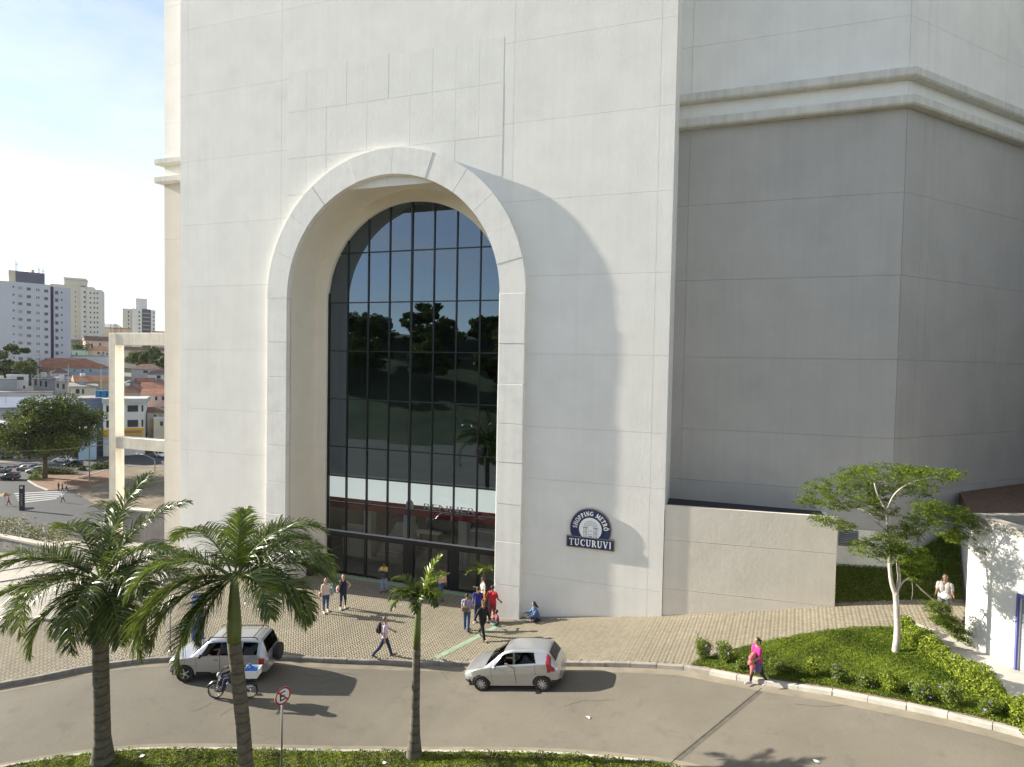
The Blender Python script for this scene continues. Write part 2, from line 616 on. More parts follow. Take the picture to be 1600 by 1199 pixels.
# ================================================================== GROUND, ROAD, PAVEMENT
def sheet(name, poly_xy, m, dz, step=1.0, parent=None, zf=None):
    """triangulated sheet over an XY polygon that follows the ground height"""
    bm = bmesh.new()
    vs = [bm.verts.new((p[0], p[1], 0)) for p in poly_xy]
    bm.faces.new(vs)
    xs = [p[0] for p in poly_xy]
    for x in np.arange(math.floor(min(xs)) + step, max(xs), step):
        if -14 < x < 15:
            bmesh.ops.bisect_plane(bm, geom=bm.verts[:] + bm.edges[:] + bm.faces[:], plane_co=(x, 0, 0), plane_no=(1, 0, 0))
    bmesh.ops.triangulate(bm, faces=bm.faces[:])
    for v in bm.verts:
        v.co.z = (float(gh(v.co.x)) if zf is None else zf(v.co.x, v.co.y)) + dz
    bmesh.ops.recalc_face_normals(bm, faces=bm.faces[:])
    if bm.faces and sum(f.normal.z * f.calc_area() for f in bm.faces) < 0:
        bmesh.ops.reverse_faces(bm, faces=bm.faces[:])
    me = bpy.data.meshes.new(name)
    bm.to_mesh(me)
    bm.free()
    me.materials.append(m)
    o = bpy.data.objects.new(name, me)
    return link(o, parent)

# front kerb of the pavement, then of the planted bed (pixel survey points laid on the ground)
KPX = [(0, 1069), (72, 1056), (144, 1041), (224, 1031), (330, 1026), (443, 1027), (519, 1031), (600, 1034), (690, 1036), (780, 1036), (882, 1036),
       (1000, 1038), (1071, 1042), (1129, 1053), (1175, 1061), (1225, 1069), (1300, 1080), (1374, 1094), (1458, 1111), (1520, 1125), (1600, 1146)]
kp = [on_ground(x, y, -0.02)[:2] for x, y in KPX]
kp = [kp[0] + (kp[0] - kp[1]) * 6] + kp + [kp[-1] + (kp[-1] - kp[-2]) * 4]
KERBLINE = smooth_poly(kp, 0.4)
MPX = [(0, 1197), (80, 1183), (144, 1175), (208, 1169), (300, 1167), (435, 1169), (560, 1171), (640, 1172), (740, 1172), (850, 1174), (960, 1182), (1060, 1195)]
mp_ = [on_ground(x, y, -0.02)[:2] for x, y in MPX]
mp_ = [mp_[0] + (mp_[0] - mp_[1]) * 4] + mp_ + [mp_[-1] + np.array([2.2, -0.9]), mp_[-1] + np.array([4.0, -2.6])]
MEDLINE = smooth_poly(mp_, 0.4)

# large terrain sheet reaching the horizon: valley street level, then the hill with the town
def terr(x, y):
    w = x * FW[0] + y * FW[1]
    return np.interp(w, [-400, 165, 185, 215, 260, 330, 420, 600, 900, 6000], [-14, -14, -12.5, -8.5, -2.0, 6.5, 11.0, 9.0, 4.0, 0.0])
def make_terrain():
    ws = np.concatenate([np.linspace(-200, 150, 12), np.linspace(160, 460, 31), [520, 600, 700, 900, 1300, 2000, 3500, 6500]])
    us = np.concatenate([[-6000, -3000, -1500, -800], np.linspace(-500, 300, 41), [500, 900, 2000, 6000]])
    f2 = np.array([FW[0], FW[1]]) / math.hypot(FW[0], FW[1])
    r2 = np.array([f2[1], -f2[0]])
    v, f = [], []
    for w in ws:
        for u in us:
            p = f2 * w + r2 * u
            v.append((p[0], p[1], float(terr(p[0], p[1])) + (0.5 * math.sin(u * 0.05) if w > 190 else 0)))
    n = len(us)
    for i in range(len(ws) - 1):
        for j in range(n - 1):
            f.append((i * n + j, i * n + j + 1, (i + 1) * n + j + 1, (i + 1) * n + j))
    b = MB()
    b.add(v, f)
    m = mat('valley_ground', (0.16, 0.15, 0.11), 1.0, var=0.35, vscale=0.04, col2=None, bump=0.3, bscale=0.5)
    return struct(b.build('ground', m))
make_terrain()

# the road of the forecourt
road_poly = [(-70, -40), (60, -40), (60, 30), (14, 30)] + [tuple(p) for p in KERBLINE[::-1]] + [(-70, KERBLINE[0][1])]
road_o = struct(sheet('road', road_poly, ASPH, -0.17))
# paler concrete gutters beside the kerbs
def strip(name, line, d0, d1, dz, m, parent=None, kind='structure'):
    a, b = offset_line(line, d0), offset_line(line, d1)
    v = [(p[0], p[1], float(gh(p[0])) + dz) for p in a] + [(p[0], p[1], float(gh(p[0])) + dz) for p in b]
    n = len(a)
    mb = MB()
    mb.add(v, [(i, i + 1, n + i + 1, n + i) for i in range(n - 1)])
    o = mb.build(name, m, parent)
    if kind and parent is None:
        o['kind'] = kind
    return o
strip('gutter', KERBLINE, -0.42, -0.01, -0.165, GUTTER)
strip('gutter', MEDLINE, 0.01, 0.40, -0.165, GUTTER)
# road expansion joint
ja, jb = on_ground(1191, 1076, -0.17), on_ground(1048, 1194, -0.17)
jd = (jb - ja) / np.linalg.norm(jb - ja)
jn = np.array([-jd[1], jd[0], 0])
jl = [ja + (jb - ja) * t for t in np.linspace(0, 1.0, 14)]
strip('road_joint', np.array(jl)[:, :2], -0.07, 0.12, -0.1655, mat('joint_mortar', (0.092, 0.082, 0.065), 0.95, var=0.3, vscale=4))
strip('road_joint', np.array(jl)[:, :2] + np.array([0.0, 0.0]), -0.035, -0.008, -0.162, mat('joint_gap', (0.02, 0.018, 0.015), 1))

def kerb_run(name, line, m_of, width, step, side=1, h0=-0.22, h1=0.0):
    """kerb as a row of single stones"""
    root = bpy.data.objects.new(name, None)
    COL.objects.link(root)
    BASE[root.name] = np.zeros(3)
    root['kind'] = 'structure'
    q = equal_steps(line, step)
    for i in range(len(q) - 1):
        a, b = q[i], q[i + 1]
        d = (b - a) / np.linalg.norm(b - a)
        n = np.array([-d[1], d[0]]) * side
        g = 0.008
        a, b = a + d * g, b - d * g
        jz = random.uniform(-0.012, 0.012)
        jo = random.uniform(-0.012, 0.012)
        a, b = a + n * jo, b + n * jo
        za, zb = float(gh(a[0])), float(gh(b[0]))
        c = 0.025
        P = []
        for p, z in ((a, za), (b, zb)):
            P += [(*p, z + h0), (*p, z + h1 + jz - c), (*(p + n * c), z + h1 + jz), (*(p + n * width), z + h1 + jz), (*(p + n * width), z + h0)]
        mb = MB()
        mb.add(P, [(0, 1, 2, 3, 4), (9, 8, 7, 6, 5), (0, 5, 6, 1), (1, 6, 7, 2), (2, 7, 8, 3), (3, 8, 9, 4)])
        mb.build('kerb_stone', m_of(a), root)
    return root
bedX = on_ground(1085, 1043)[0]
vis = KERBLINE[(KERBLINE[:, 0] > -34) & (KERBLINE[:, 0] < 16)]
kerb_run('pavement_kerb', vis, lambda p: KERBW if p[0] > bedX else KERB, 0.16, 1.0, 1, h1=0.005)
kerb_run('median_kerb', MEDLINE[MEDLINE[:, 0] < 3.5], lambda p: KERBW, 0.13, 1.0, -1, h1=0.0)

# pavement with single pavers (too small to pick apart: one mesh) over its bedding sheet
inner = offset_line(KERBLINE, 0.17)
BEDPX = [(1078, 1040), (1092, 1032), (1140, 1018), (1200, 1003), (1250, 993), (1300, 986), (1350, 982), (1396, 981)]
BEDTOP = [on_ground(x, y)[:2] for x, y in BEDPX]
_in = [tuple(p) for p in inner if -48 < p[0] < BEDTOP[0][0]]
PATHPX = [(1402, 962), (1425, 985), (1460, 1010), (1500, 1035), (1550, 1072), (1600, 1106)]   # outer edge of the hedge
PATH = [on_ground(x, y)[:2] for x, y in PATHPX]
PAVE = _in + [tuple(p) for p in BEDTOP] + [tuple(PATH[0]), (8.72, 24.75), (9.2, 26.4), (9.9, 27.9), (10.1, 28.9), (5.2, 28.1), (-1.85, 27.7), (-1.85, 27.65), (-8.6, 27.7), (-10.4, 30.1), (-21.9, 30.1), (-23.7, 27.7), (-30.6, 27.7),
              (-30.6, 30.6), (-35.2, 30.6), (-35.25, 29.8), (-38.5, 29.5), (-43, 27.5), (-48, 26.3)]
pv = sheet('pavement', PAVE, JOINT, -0.016)
struct(pv)
def pavers(name, poly, L, W, ang, seed):
    rng = np.random.default_rng(seed)
    P = np.array(poly)
    c0 = P.mean(0)
    ca, sa = math.cos(ang), math.sin(ang)
    rot = lambda q: np.stack([q[:, 0] * ca - q[:, 1] * sa, q[:, 0] * sa + q[:, 1] * ca], 1)
    ext = np.abs(P - c0).max() * 1.5
    # herringbone: pairs of L x W pieces
    n = int(ext / W) + 2
    ii, jj = np.meshgrid(np.arange(-n, n), np.arange(-n, n), indexing='ij')
    ii, jj = ii.ravel(), jj.ravel()
    k = (ii - jj) % 4
    h = k == 0       # horizontal starts
    v_ = k == 3      # vertical starts
    cen = np.concatenate([np.stack([(ii[h] + 1) * W, (jj[h] + 0.5) * W], 1), np.stack([(ii[v_] + 0.5) * W, (jj[v_] + 1) * W], 1)])
    hx = np.concatenate([np.full(h.sum(), W), np.full(v_.sum(), W / 2)]) - 0.006
    hy = np.concatenate([np.full(h.sum(), W / 2), np.full(v_.sum(), W)]) - 0.006
    cw = rot(cen) + c0
    ok = in_poly(cw[:, 0], cw[:, 1], poly)
    # keep what the site shows
    ok &= (cw[:, 0] > -40)
    cen, hx, hy = cen[ok], hx[ok], hy[ok]
    N = len(cen)
    dz = rng.normal(0, 0.0010, N)
    b = 0.0045
    out = []
    for inset, zz in ((0.0, -0.005), (b, 0.0)):
        for sx, sy in ((-1, -1), (1, -1), (1, 1), (-1, 1)):
            q = rot(np.stack([cen[:, 0] + sx * (hx - inset), cen[:, 1] + sy * (hy - inset)], 1)) + c0
            out.append(np.stack([q[:, 0], q[:, 1], gh(q[:, 0]) + zz + dz], 1))
    V = np.stack(out, 1).reshape(-1, 3)
    base = np.arange(N)[:, None, None] * 8
    F = np.array([[4, 5, 6, 7], [0, 1, 5, 4], [1, 2, 6, 5], [2, 3, 7, 6], [3, 0, 4, 7]])[None]
    Fa = (base + F).reshape(-1, 4)
    rn = np.repeat(rng.random(N), 5)
    o = mesh_np('pavers', V, Fa, PAVER, pv, rnd=rn)
    o['kind'] = 'stuff'
    return o
pavers('pavers', PAVE, 0.21, 0.105, R(38), 3)

# flush green guidance strips
def ribbon(name, pts, w, dz, m):
    P = [np.array(p[:2]) for p in pts]
    q = equal_steps(np.array(P), 0.5)
    return strip(name, q, -w / 2, w / 2, dz, m)
struct(ribbon('guidance_strip', [on_ground(681, 1028), on_ground(782, 976)], 0.30, 0.006, GREENP))
struct(ribbon('guidance_strip', [(-22.2, 29.75), (-10.0, 29.75)], 0.42, 0.006, GREENP))

# pale concrete landing in the left part of the forecourt
SLABPX = [(-60, 958), (60, 966), (100, 969), (123, 955), (200, 925), (262, 903)]
sl = [at_z(x, y, -0.20)[:2] for x, y in SLABPX]
slab_poly = [tuple(p) for p in sl] + [(-35.15, 29.9), (-38.5, 29.6), (-43, 27.6), (-47, 26.5), (-47, 20)]
mb = MB()
mb.prism(slab_poly, -0.5, -0.20)
struct(mb.build('landing', CONCP))
for k, (y0, y1) in enumerate([(888, 872), (905, 890), (922, 906)]):
    a, b = at_z(-40, y0 + 8, -0.2), at_z(66, y1 + 6, -0.2)
    d = (b - a) / np.linalg.norm(b - a)
    n = np.array([-d[1], d[0], 0])
    mb = MB()
    mb.obox((a + b) / 2 + np.array([0, 0, 0.02 + 0.012 * k]), (b - a) / 2, n * (0.55 - 0.1 * k), (0, 0, 0.03))
    struct(mb.build('landing_step', CONCP))

# parapets at the left rim of the forecourt
def wall_run(name, label, pts, z0, z1, th, m, cm, cat='wall'):
    t = thing(name, label, cat, (pts[0][0], pts[0][1], z0))
    for i in range(len(pts) - 1):
        a, b = np.array([*pts[i][:2], 0.0]), np.array([*pts[i + 1][:2], 0.0])
        d = (b - a) / np.linalg.norm(b - a)
        n = np.array([-d[1], d[0], 0])
        mb = MB()
        mb.obox((a + b) / 2 + np.array([0, 0, (z0 + z1) / 2]), (b - a) / 2 + d * (th / 2 - 0.003 * (i + 1)), n * (th / 2 - 0.002 * i), (0, 0, (z1 - z0) / 2))
        mb.build('wall_face', m, t)
        mb = MB()
        mb.obox((a + b) / 2 + np.array([0, 0, z1 + 0.06 + 0.003 * i]), (b - a) / 2 + d * (th / 2 + 0.05), n * (th / 2 + 0.06), (0, 0, 0.06))
        mb.build('coping', CONCP, t)
    return t
mb = MB()
mb.prism([(-35.1, 29.85), (-35.1, 34.4), (-48, 33.2), (-48, 26.3), (-43, 27.45), (-38.5, 29.45)], -2.6, -2.3)
struct(mb.build('stair_well_floor', CONC))
GRAYW = mat('grey_render', (0.22, 0.21, 0.20), 0.9, var=0.25, vscale=0.8, streak=0.3)
wall_run('parapet', 'low grey parapet with pale coping behind the leftmost palm crown', [(-52, 25.4), (-42.5, 25.2), (-37.8, 24.95)], -16, 0.75, 0.3, GRAYW, CONCP)
wall_run('parapet', 'dark stained parapet with wide white coping beside the building corner', [(-42.0, 33.35), (-35.2, 34.1)], -16, 0.72, 0.55, GRAYW, CONCP)

# ================================================================== THE SHOPPING CENTRE
YF, YS, YG, YR = 27.57, 27.22, 30.15, 30.5
ACX, RO, RI, RG, ZSP = -16.17, 7.6, 6.27, 5.62, 15.85
XL, XR = -30.5, -1.85
ZTOP = 41.0
ZJ = [-1.0, 2.13, 6.87, 9.4, 12.93, 16.68, 20.33, 24.1, 27.97, 31.8, 35.6, ZTOP]
mall = thing('shopping_centre', 'huge white rendered shopping centre with tall arched glass entrance', 'building', (ACX, YF, -0.33))
def arch_z(x, r):
    d = abs(x - ACX)
    return -5.0 if d >= r else ZSP + math.sqrt(r * r - d * d)
# wall shell behind the panels (with the arch cut out), returns, back and roof
RC = 6.95
mb = MB()
xs = sorted(set([XL, XR] + [ACX - RC, ACX + RC] + list(ACX + RC * np.cos(np.linspace(0, math.pi, 49)))))
for a, b in zip(xs[:-1], xs[1:]):
    if b - a < 1e-6:
        continue
    za = arch_z(a + 1e-7, RC) if abs((a + b) / 2 - ACX) < RC else -1.5
    zb = arch_z(b - 1e-7, RC) if abs((a + b) / 2 - ACX) < RC else -1.5
    if abs((a + b) / 2 - ACX) < RC:
        za, zb = max(za, ZSP), max(zb, ZSP)
    mb.add([(a, YF + 0.04, za), (b, YF + 0.04, zb), (b, YF + 0.04, ZTOP - 0.02), (a, YF + 0.04, ZTOP - 0.02)], [(0, 1, 2, 3)])
mb.build('wall_core', WALL, mall)
foot = [(-35.1, YR + 0.04), (XL, YR + 0.04), (XL + 0.01, YF + 0.06), (XR - 0.01, YF + 0.06), (XR, YR + 0.04), (7.84, YR + 0.04), (16.2, 38.9), (25, 30.1), (60, 30.1), (60, 75), (-35.1, 75)]  # far right wing is out of view, added to darken the angled wall
mb = MB()
for i, (a, b) in enumerate(zip(foot, foot[1:] + foot[:1])):
    if i == 2:
        continue
    mb.add([(*a, -15), (*b, -15), (*b, ZTOP - 0.03), (*a, ZTOP - 0.03)], [(0, 1, 2, 3)])
mb.add([(*p, ZTOP - 0.03) for p in foot], [tuple(range(len(foot)))])
mb.build('outer_wall', WALL, mall)

def panel_box(x0, x1, z0, z1, y, th=0.035):
    mb = MB()
    mb.box((x0, y, z0), (x1, y + th, z1))
    return mb
GAP = 0.0042
XJ = [XL, -29.9, -23.15, -9.45, -2.52, XR]
for i in range(len(XJ) - 1):
    for j in range(len(ZJ) - 1):
        x0, x1, z0, z1 = XJ[i] + GAP * (i > 0), XJ[i + 1] - GAP * (i < len(XJ) - 2), ZJ[j] + GAP, ZJ[j + 1] - GAP
        if i in (0, 4) and j % 2 == 0 and j > 0:
            pass
        if x1 < ACX - RC or x0 > ACX + RC:
            mb = panel_box(x0, x1, z0, z1, YF)
        else:
            mb = MB()
            cs = sorted(set([x0, x1] + [x for x in ([ACX - RC, ACX + RC] + list(ACX + RC * np.cos(np.linspace(0, math.pi, 49)))) if x0 < x < x1]))
            for a, b in zip(cs[:-1], cs[1:]):
                mid = (a + b) / 2
                if abs(mid - ACX) < RC:
                    if z1 <= ZSP:
                        continue
                    za, zb = max(z0, max(arch_z(a + 1e-7, RC), ZSP)), max(z0, max(arch_z(b - 1e-7, RC), ZSP))
                    if min(za, zb) >= z1:
                        continue
                    za, zb = min(za, z1), min(zb, z1)
                else:
                    za = zb = z0
                mb.add([(a, YF, za), (b, YF, zb), (b, YF, z1), (a, YF, z1)], [(0, 1, 2, 3)])
                mb.add([(a, YF, za), (b, YF, zb), (b, YF + 0.035, zb), (a, YF + 0.035, za)], [(3, 2, 1, 0)])
                mb.add([(a, YF, z1), (b, YF, z1), (b, YF + 0.035, z1), (a, YF + 0.035, z1)], [(0, 1, 2, 3)])
            if not mb.v:
                continue
        mb.build('wall_panel', WALL, mall)
# ghost of a former panelled sign: faint raised fields above the arch
gx = np.linspace(-22.75, -10.0, 11)
GHOST = mat('stucco_patch', (0.81, 0.79, 0.74), 0.9, var=0.05, vscale=0.7, bump=0.16, bscale=7, streak=0.05, bdist=0.03)
for i in range(10):
    for (za, zb) in ((28.35, 26.15), (26.12, 23.6), (23.57, 21.6)):
        mb = MB()
        x0, x1 = gx[i] + 0.006, gx[i + 1] - 0.006
        z1, z0 = za + random.uniform(-0.05, 0.05) * (za > 28), zb
        d = abs((x0 + x1) / 2 - ACX)
        if d < RO and z0 < ZSP + math.sqrt(RO ** 2 - d ** 2) - 1.2:
            if z1 < ZSP + math.sqrt(RO ** 2 - d ** 2):
                continue
        th = random.uniform(0.004, 0.008)
        t = 0.002
        mb.box((x0, YF - th, z0), (x1, YF - t + 0.0, z1))
        mb.build('wall_patch', GHOST, mall)

# recessed wings: panels in rows, beige below the cornice and white above it
def wing(pts, zrows, m_of, joints=()):
    for (a, b) in zip(pts[:-1], pts[1:]):
        a, b = np.array(a, float), np.array(b, float)
        L = np.linalg.norm(b - a)
        d = (b - a) / L
        n = np.array([d[1], -d[0]])
        cuts = [0.0] + [j for j in joints if 0 < j < L] + [L]
        for s0, s1 in zip(cuts[:-1], cuts[1:]):
            for z0, z1 in zip(zrows[:-1], zrows[1:]):
                p0, p1 = a + d * (s0 + 0.005), a + d * (s1 - (0.005 if s1 < L else 0))
                mb = MB()
                c = (p0 + p1) / 2 + n * 0.015
                mb.obox((*c, (z0 + z1) / 2), (*((p1 - p0) / 2), 0), (*(n * 0.02), 0), (0, 0, (z1 - z0) / 2 - 0.005))
                mb.build('wall_panel', m_of(z0, s0), mall)
ZW = [5.2, 6.87, 9.4, 12.93, 16.68, 20.33, 24.02, 25.55, 27.97, 31.8, 35.6, ZTOP]
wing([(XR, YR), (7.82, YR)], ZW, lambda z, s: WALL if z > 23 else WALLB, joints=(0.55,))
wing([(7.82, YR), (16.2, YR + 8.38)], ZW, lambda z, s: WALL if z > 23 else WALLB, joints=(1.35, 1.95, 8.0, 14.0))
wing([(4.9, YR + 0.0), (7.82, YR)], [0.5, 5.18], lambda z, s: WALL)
wing([(16.2, YR + 8.38), (24.9, YR - 0.32)], ZW, lambda z, s: WALL if z > 23 else WALLB)  # added unseen wing, blocks sky light from the angled wall
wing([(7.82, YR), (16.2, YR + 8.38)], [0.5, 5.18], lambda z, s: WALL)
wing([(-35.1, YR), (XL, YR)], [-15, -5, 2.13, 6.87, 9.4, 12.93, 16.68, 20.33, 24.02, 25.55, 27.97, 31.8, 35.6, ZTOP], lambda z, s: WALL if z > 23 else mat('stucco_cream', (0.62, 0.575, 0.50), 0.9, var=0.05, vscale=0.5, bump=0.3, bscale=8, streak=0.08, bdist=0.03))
# side return of the entrance block
mb = MB()
mb.box((XR - 0.03, YF + 0.05, 5.9), (XR + 0.02, YR - 0.03, ZTOP - 0.05))
mb.build('return_wall', WALL, mall)

def cornice(path, z0, z1, out, m):
    """ledge of constant section along a polyline, mitred"""
    P = [np.array(p, float) for p in path]
    ds = [(b - a) / np.linalg.norm(b - a) for a, b in zip(P[:-1], P[1:])]
    ns = [np.array([d[1], -d[0]]) for d in ds]
    rows = []
    for i, p in enumerate(P):
        if i == 0:
            o = ns[0]
        elif i == len(P) - 1:
            o = ns[-1]
        else:
            o = ns[i - 1] + ns[i]
            o = o / (o @ ns[i])
        q = p + o * out
        e = p - o * 0.02
        rows.append([(*e, z0 - 0.0), (*(p + o * (out - 0.06)), z0), (*q, z0 + 0.07), (*q, z1 - 0.02), (*(p + o * (out - 0.02)), z1), (*e, z1 + 0.10)])
    mb = MB()
    v = [c for r in rows for c in r]
    k = 6
    f = []
    for i in range(len(rows) - 1):
        for j in range(k - 1):
            f.append((i * k + j, (i + 1) * k + j, (i + 1) * k + j + 1, i * k + j + 1))
    f.append(tuple(range(k - 1, -1, -1)))
    f.append(tuple((len(rows) - 1) * k + j for j in range(k)))
    mb.add(v, f)
    return mb.build('cornice', m, mall)
CORN = mat('cornice_render', (0.66, 0.64, 0.58), 0.9, var=0.08, vscale=1.0, streak=0.25, bump=0.15, bscale=10)
for z0, z1 in ((24.0, 24.42), (25.2, 25.6)):
    cornice([(XR + 0.02, YR - 0.02), (7.82, YR - 0.02), (16.2, YR + 8.36), (24.9, YR - 0.34)], z0, z1, 0.42, CORN)
    cornice([(-35.1, YR + 12), (-35.1, YR - 0.02), (XL, YR - 0.02)], z0, z1, 0.42, CORN)

# arch surround of single blocks, standing proud of the wall
def ring_block(a0, a1, ri, ro, y0, y1, n=4):
    mb = MB()
    an = np.linspace(a0, a1, n + 1)
    v = []
    for a in an:
        for (r, y) in ((ri, y0), (ro, y0), (ro, y1), (ri, y1)):
            v.append((ACX + r * math.cos(a), y, ZSP + r * math.sin(a)))
    f = []
    for i in range(n):
        for j in range(4):
            f.append((i * 4 + j, i * 4 + (j + 1) % 4, (i + 1) * 4 + (j + 1) % 4, (i + 1) * 4 + j))
    f += [(3, 2, 1, 0), tuple(n * 4 + j for j in range(4))]
    mb.add(v, f)
    return mb
vcuts = [0, 13, 27, 40, 54, 70, 88, 108, 128, 143, 160, 180]
for k, (a, b) in enumerate(zip(vcuts[:-1], vcuts[1:])):
    j = random.uniform(-0.012, 0.012)
    mb = ring_block(R(a) + 0.0008, R(b) - 0.0008, RI + random.uniform(-0.006, 0.006), RO + random.uniform(-0.01, 0.01), YS + j, YF - 0.002, 6)
    mb.build('arch_block', SURR, mall, smooth='auto')
for s in (-1, 1):
    zc = [-1.2, 1.55, 3.7, 5.55, 7.6, 9.5, 11.45, 13.4, ZSP]
    for k, (z0, z1) in enumerate(zip(zc[:-1], zc[1:])):
        j = random.uniform(-0.010, 0.010)
        x0, x1 = sorted((ACX + s * (RI + random.uniform(-0.005, 0.005)), ACX + s * (RO + random.uniform(-0.008, 0.008))))
        mb = MB()
        mb.bbox((x0, YS + j, z0 + 0.004), (x1, YF - 0.002, z1 - 0.004), 0.018)
        mb.build('arch_block', SURR, mall)
# reveal (jambs and vault) and the narrow inner ring before the glass
mb = MB()
aa = np.linspace(0, math.pi, 65)
prof = [(ACX + RI - 0.012, -1.0)] + [(ACX + (RI - 0.012) * math.cos(a), ZSP + (RI - 0.012) * math.sin(a)) for a in aa] + [(ACX - RI + 0.012, -1.0)]
ys = [YS + 0.34, 28.2, 29.2, 30.0]
v = [(x, y, z) for (x, z) in prof for y in ys]
k = len(ys)
mb.add(v, [(i * k + j, (i + 1) * k + j, (i + 1) * k + j + 1, i * k + j + 1) for i in range(len(prof) - 1) for j in range(k - 1)])
mb.build('arch_reveal', REVEAL, mall, smooth='auto')
mb = MB()
po = [(ACX + (RI + 0.02) * math.cos(a), ZSP + (RI + 0.02) * math.sin(a)) for a in aa]
pi_ = [(ACX + RG * math.cos(a), ZSP + RG * math.sin(a)) for a in aa]
po = [(po[0][0], -1.0)] + po + [(po[-1][0], -1.0)]
pi_ = [(pi_[0][0], -1.0)] + pi_ + [(pi_[-1][0], -1.0)]
n = len(po)
v = [(x, 29.92, z) for x, z in po] + [(x, 29.92, z) for x, z in pi_] + [(x, YG + 0.25, z) for x, z in pi_]
mb.add(v, [(i, i + 1, n + i + 1, n + i) for i in range(n - 1)] + [(n + i, n + i + 1, 2 * n + i + 1, 2 * n + i) for i in range(n - 1)])
mb.build('arch_inner_ring', REVEAL, mall, smooth='auto')

# glazing: every pane and bar on its own
gl = MB()
gl.box((ACX - RG, YG + 0.02, -0.42), (ACX + RG, YG + 0.20, -0.325))
curtain = gl.build('glazing', BLACKM, mall)
MX = [-21.79, -20.45, -19.06, -17.66, -16.25, -14.85, -13.46, -12.06, -10.55]
TZ = [-0.33, 2.2, 3.97, 5.53, 7.3, 10.15, 13.0, 15.85, 18.75, 21.6]
def gtop(x):
    d = abs(x - ACX)
    return ZSP + math.sqrt(max(0.0, RG * RG - d * d))
for x in MX:
    x = min(max(x, ACX - RG + 0.03), ACX + RG - 0.03)
    w = 0.035 if abs(x + 16.25) > 0.01 else 0.055
    if abs(x - ACX) > RG - 0.1:
        w = 0.05
    mb = MB()
    mb.box((x - w, YG - 0.07, 2.2), (x + w, YG + 0.10, gtop(x) - 0.01))
    mb.build('mullion', BLACKM, curtain)
for z in TZ[1:-1]:
    hw = RG if z < ZSP else math.sqrt(RG * RG - (z - ZSP) ** 2)
    h = 0.03 if z > 2.5 else 0.19
    mb = MB()
    mb.box((ACX - hw + 0.02, YG - (0.055 if z > 2.5 else 0.12), z - h), (ACX + hw - 0.02, YG + 0.085, z + (h if z > 2.5 else 0.03)))
    mb.build('transom', BLACKM, curtain)
    if z < 2.5:
        mb = MB()
        mb.box((ACX - hw + 0.05, YG - 0.16, z + 0.035), (ACX + hw - 0.05, YG + 0.02, z + 0.085))
        mb.build('sill_rail', GREYP, curtain)
for i in range(8):
    for j in range(1, 9):
        x0, x1, z0, z1 = max(MX[i], ACX - RG + 0.02), min(MX[i + 1], ACX + RG - 0.02), TZ[j], TZ[j + 1]
        if z0 > ZSP + 0.01 or z1 > ZSP + 0.1:
            q = np.linspace(x0, x1, 7)
            tops = [min(z1, gtop(x)) for x in q]
            if max(tops) <= z0 + 0.05:
                continue
            pts = [(x0, z0), (x1, z0)] + [(x, max(t, z0 + 0.001)) for x, t in zip(q[::-1], tops[::-1])]
        else:
            pts = [(x0, z0), (x1, z0), (x1, z1), (x0, z1)]
        tx, tz = random.gauss(0, 0.003), random.gauss(0, 0.003)
        cx_, cz_ = (x0 + x1) / 2, (z0 + z1) / 2
        mb = MB()
        mb.add([(x, YG + tx * (x - cx_) + tz * (z - cz_), z) for x, z in pts], [tuple(range(len(pts)))])
        mb.build('pane', GL_CLEAR if z1 < 5.6 else GL_DARK, curtain)
# door leaves: framed glass below the thick transom
DX = [-21.72, -20.5, -19.1, -17.68, -16.5, -14.9, -13.7, -13.2, -11.95, -10.6]
for k, (a, b) in enumerate(zip(DX[:-1], DX[1:])):
    if k == 6:
        mb = MB()
        mb.box((a + 0.02, YG - 0.03, -0.33), (b - 0.02, YG + 0.05, 2.0))
        mb.build('door_post', BLACKM, curtain)
        continue
    fr = MB()
    t = 0.10 if k != 0 else 0.15
    fr.box((a, YG - 0.05, -0.33), (a + t, YG + 0.06, 2.0))
    fr.box((b - 0.07, YG - 0.048, -0.33), (b, YG + 0.058, 2.0))
    fr.box((a + t, YG - 0.045, -0.33), (b - 0.07, YG + 0.055, -0.22))
    fr.box((a + t, YG - 0.045, 1.9), (b - 0.07, YG + 0.055, 2.0))
    d_ = fr.build('door_leaf', BLACKM, curtain)
mb = MB()
mb.box((-16.55, YG - 0.09, -0.33), (-15.9, YG + 0.1, 2.0))
mb.build('door_post', BLACKM, curtain)
for k, (a, b) in enumerate(zip(DX[:-1], DX[1:])):
    if k == 6:
        continue
    mb = MB()
    mb.add([(a + 0.09, YG, -0.22), (b - 0.07, YG, -0.22), (b - 0.07, YG + 0.002, 1.9), (a + 0.09, YG + 0.002, 1.9)], [(0, 1, 2, 3)])
    mb.build('door_pane', GL_CLEAR, curtain)

# ---- interior behind the entrance glass
FLOORI = mat('interior_tile', (0.42, 0.39, 0.34), 0.25, var=0.1, vscale=1.5)
mb = MB()
mb.box((-24, YG + 0.22, -0.5), (-8, 46, -0.335))
struct(mb.build('interior_floor', FLOORI))
mb = MB()
mb.box((-24.2, YG + 0.3, -0.3), (-24.0, 46, 26))
mb.box((-8.0, YG + 0.3, -0.3), (-7.8, 46, 26))
mb.box((-24.2, 46, -0.3), (-7.8, 46.2, 26))
mb.box((-24.2, YG + 0.3, 24), (-7.8, 46, 24.2))
struct(mb.build('interior_wall', mat('interior_paint', (0.36, 0.33, 0.27), 0.8, var=0.05)))
mb = MB()
mb.box((-23.9, YG + 0.34, 5.58), (-8.1, 45.9, 6.1))
struct(mb.build('upper_floor_slab', DARKIN))
mb = MB()
mb.box((-23.9, 34.2, 6.15), (-8.1, 34.3, 23.9))  # dark backing wall added to keep the upper panes dark
struct(mb.build('upper_dark_backing', DARKIN))
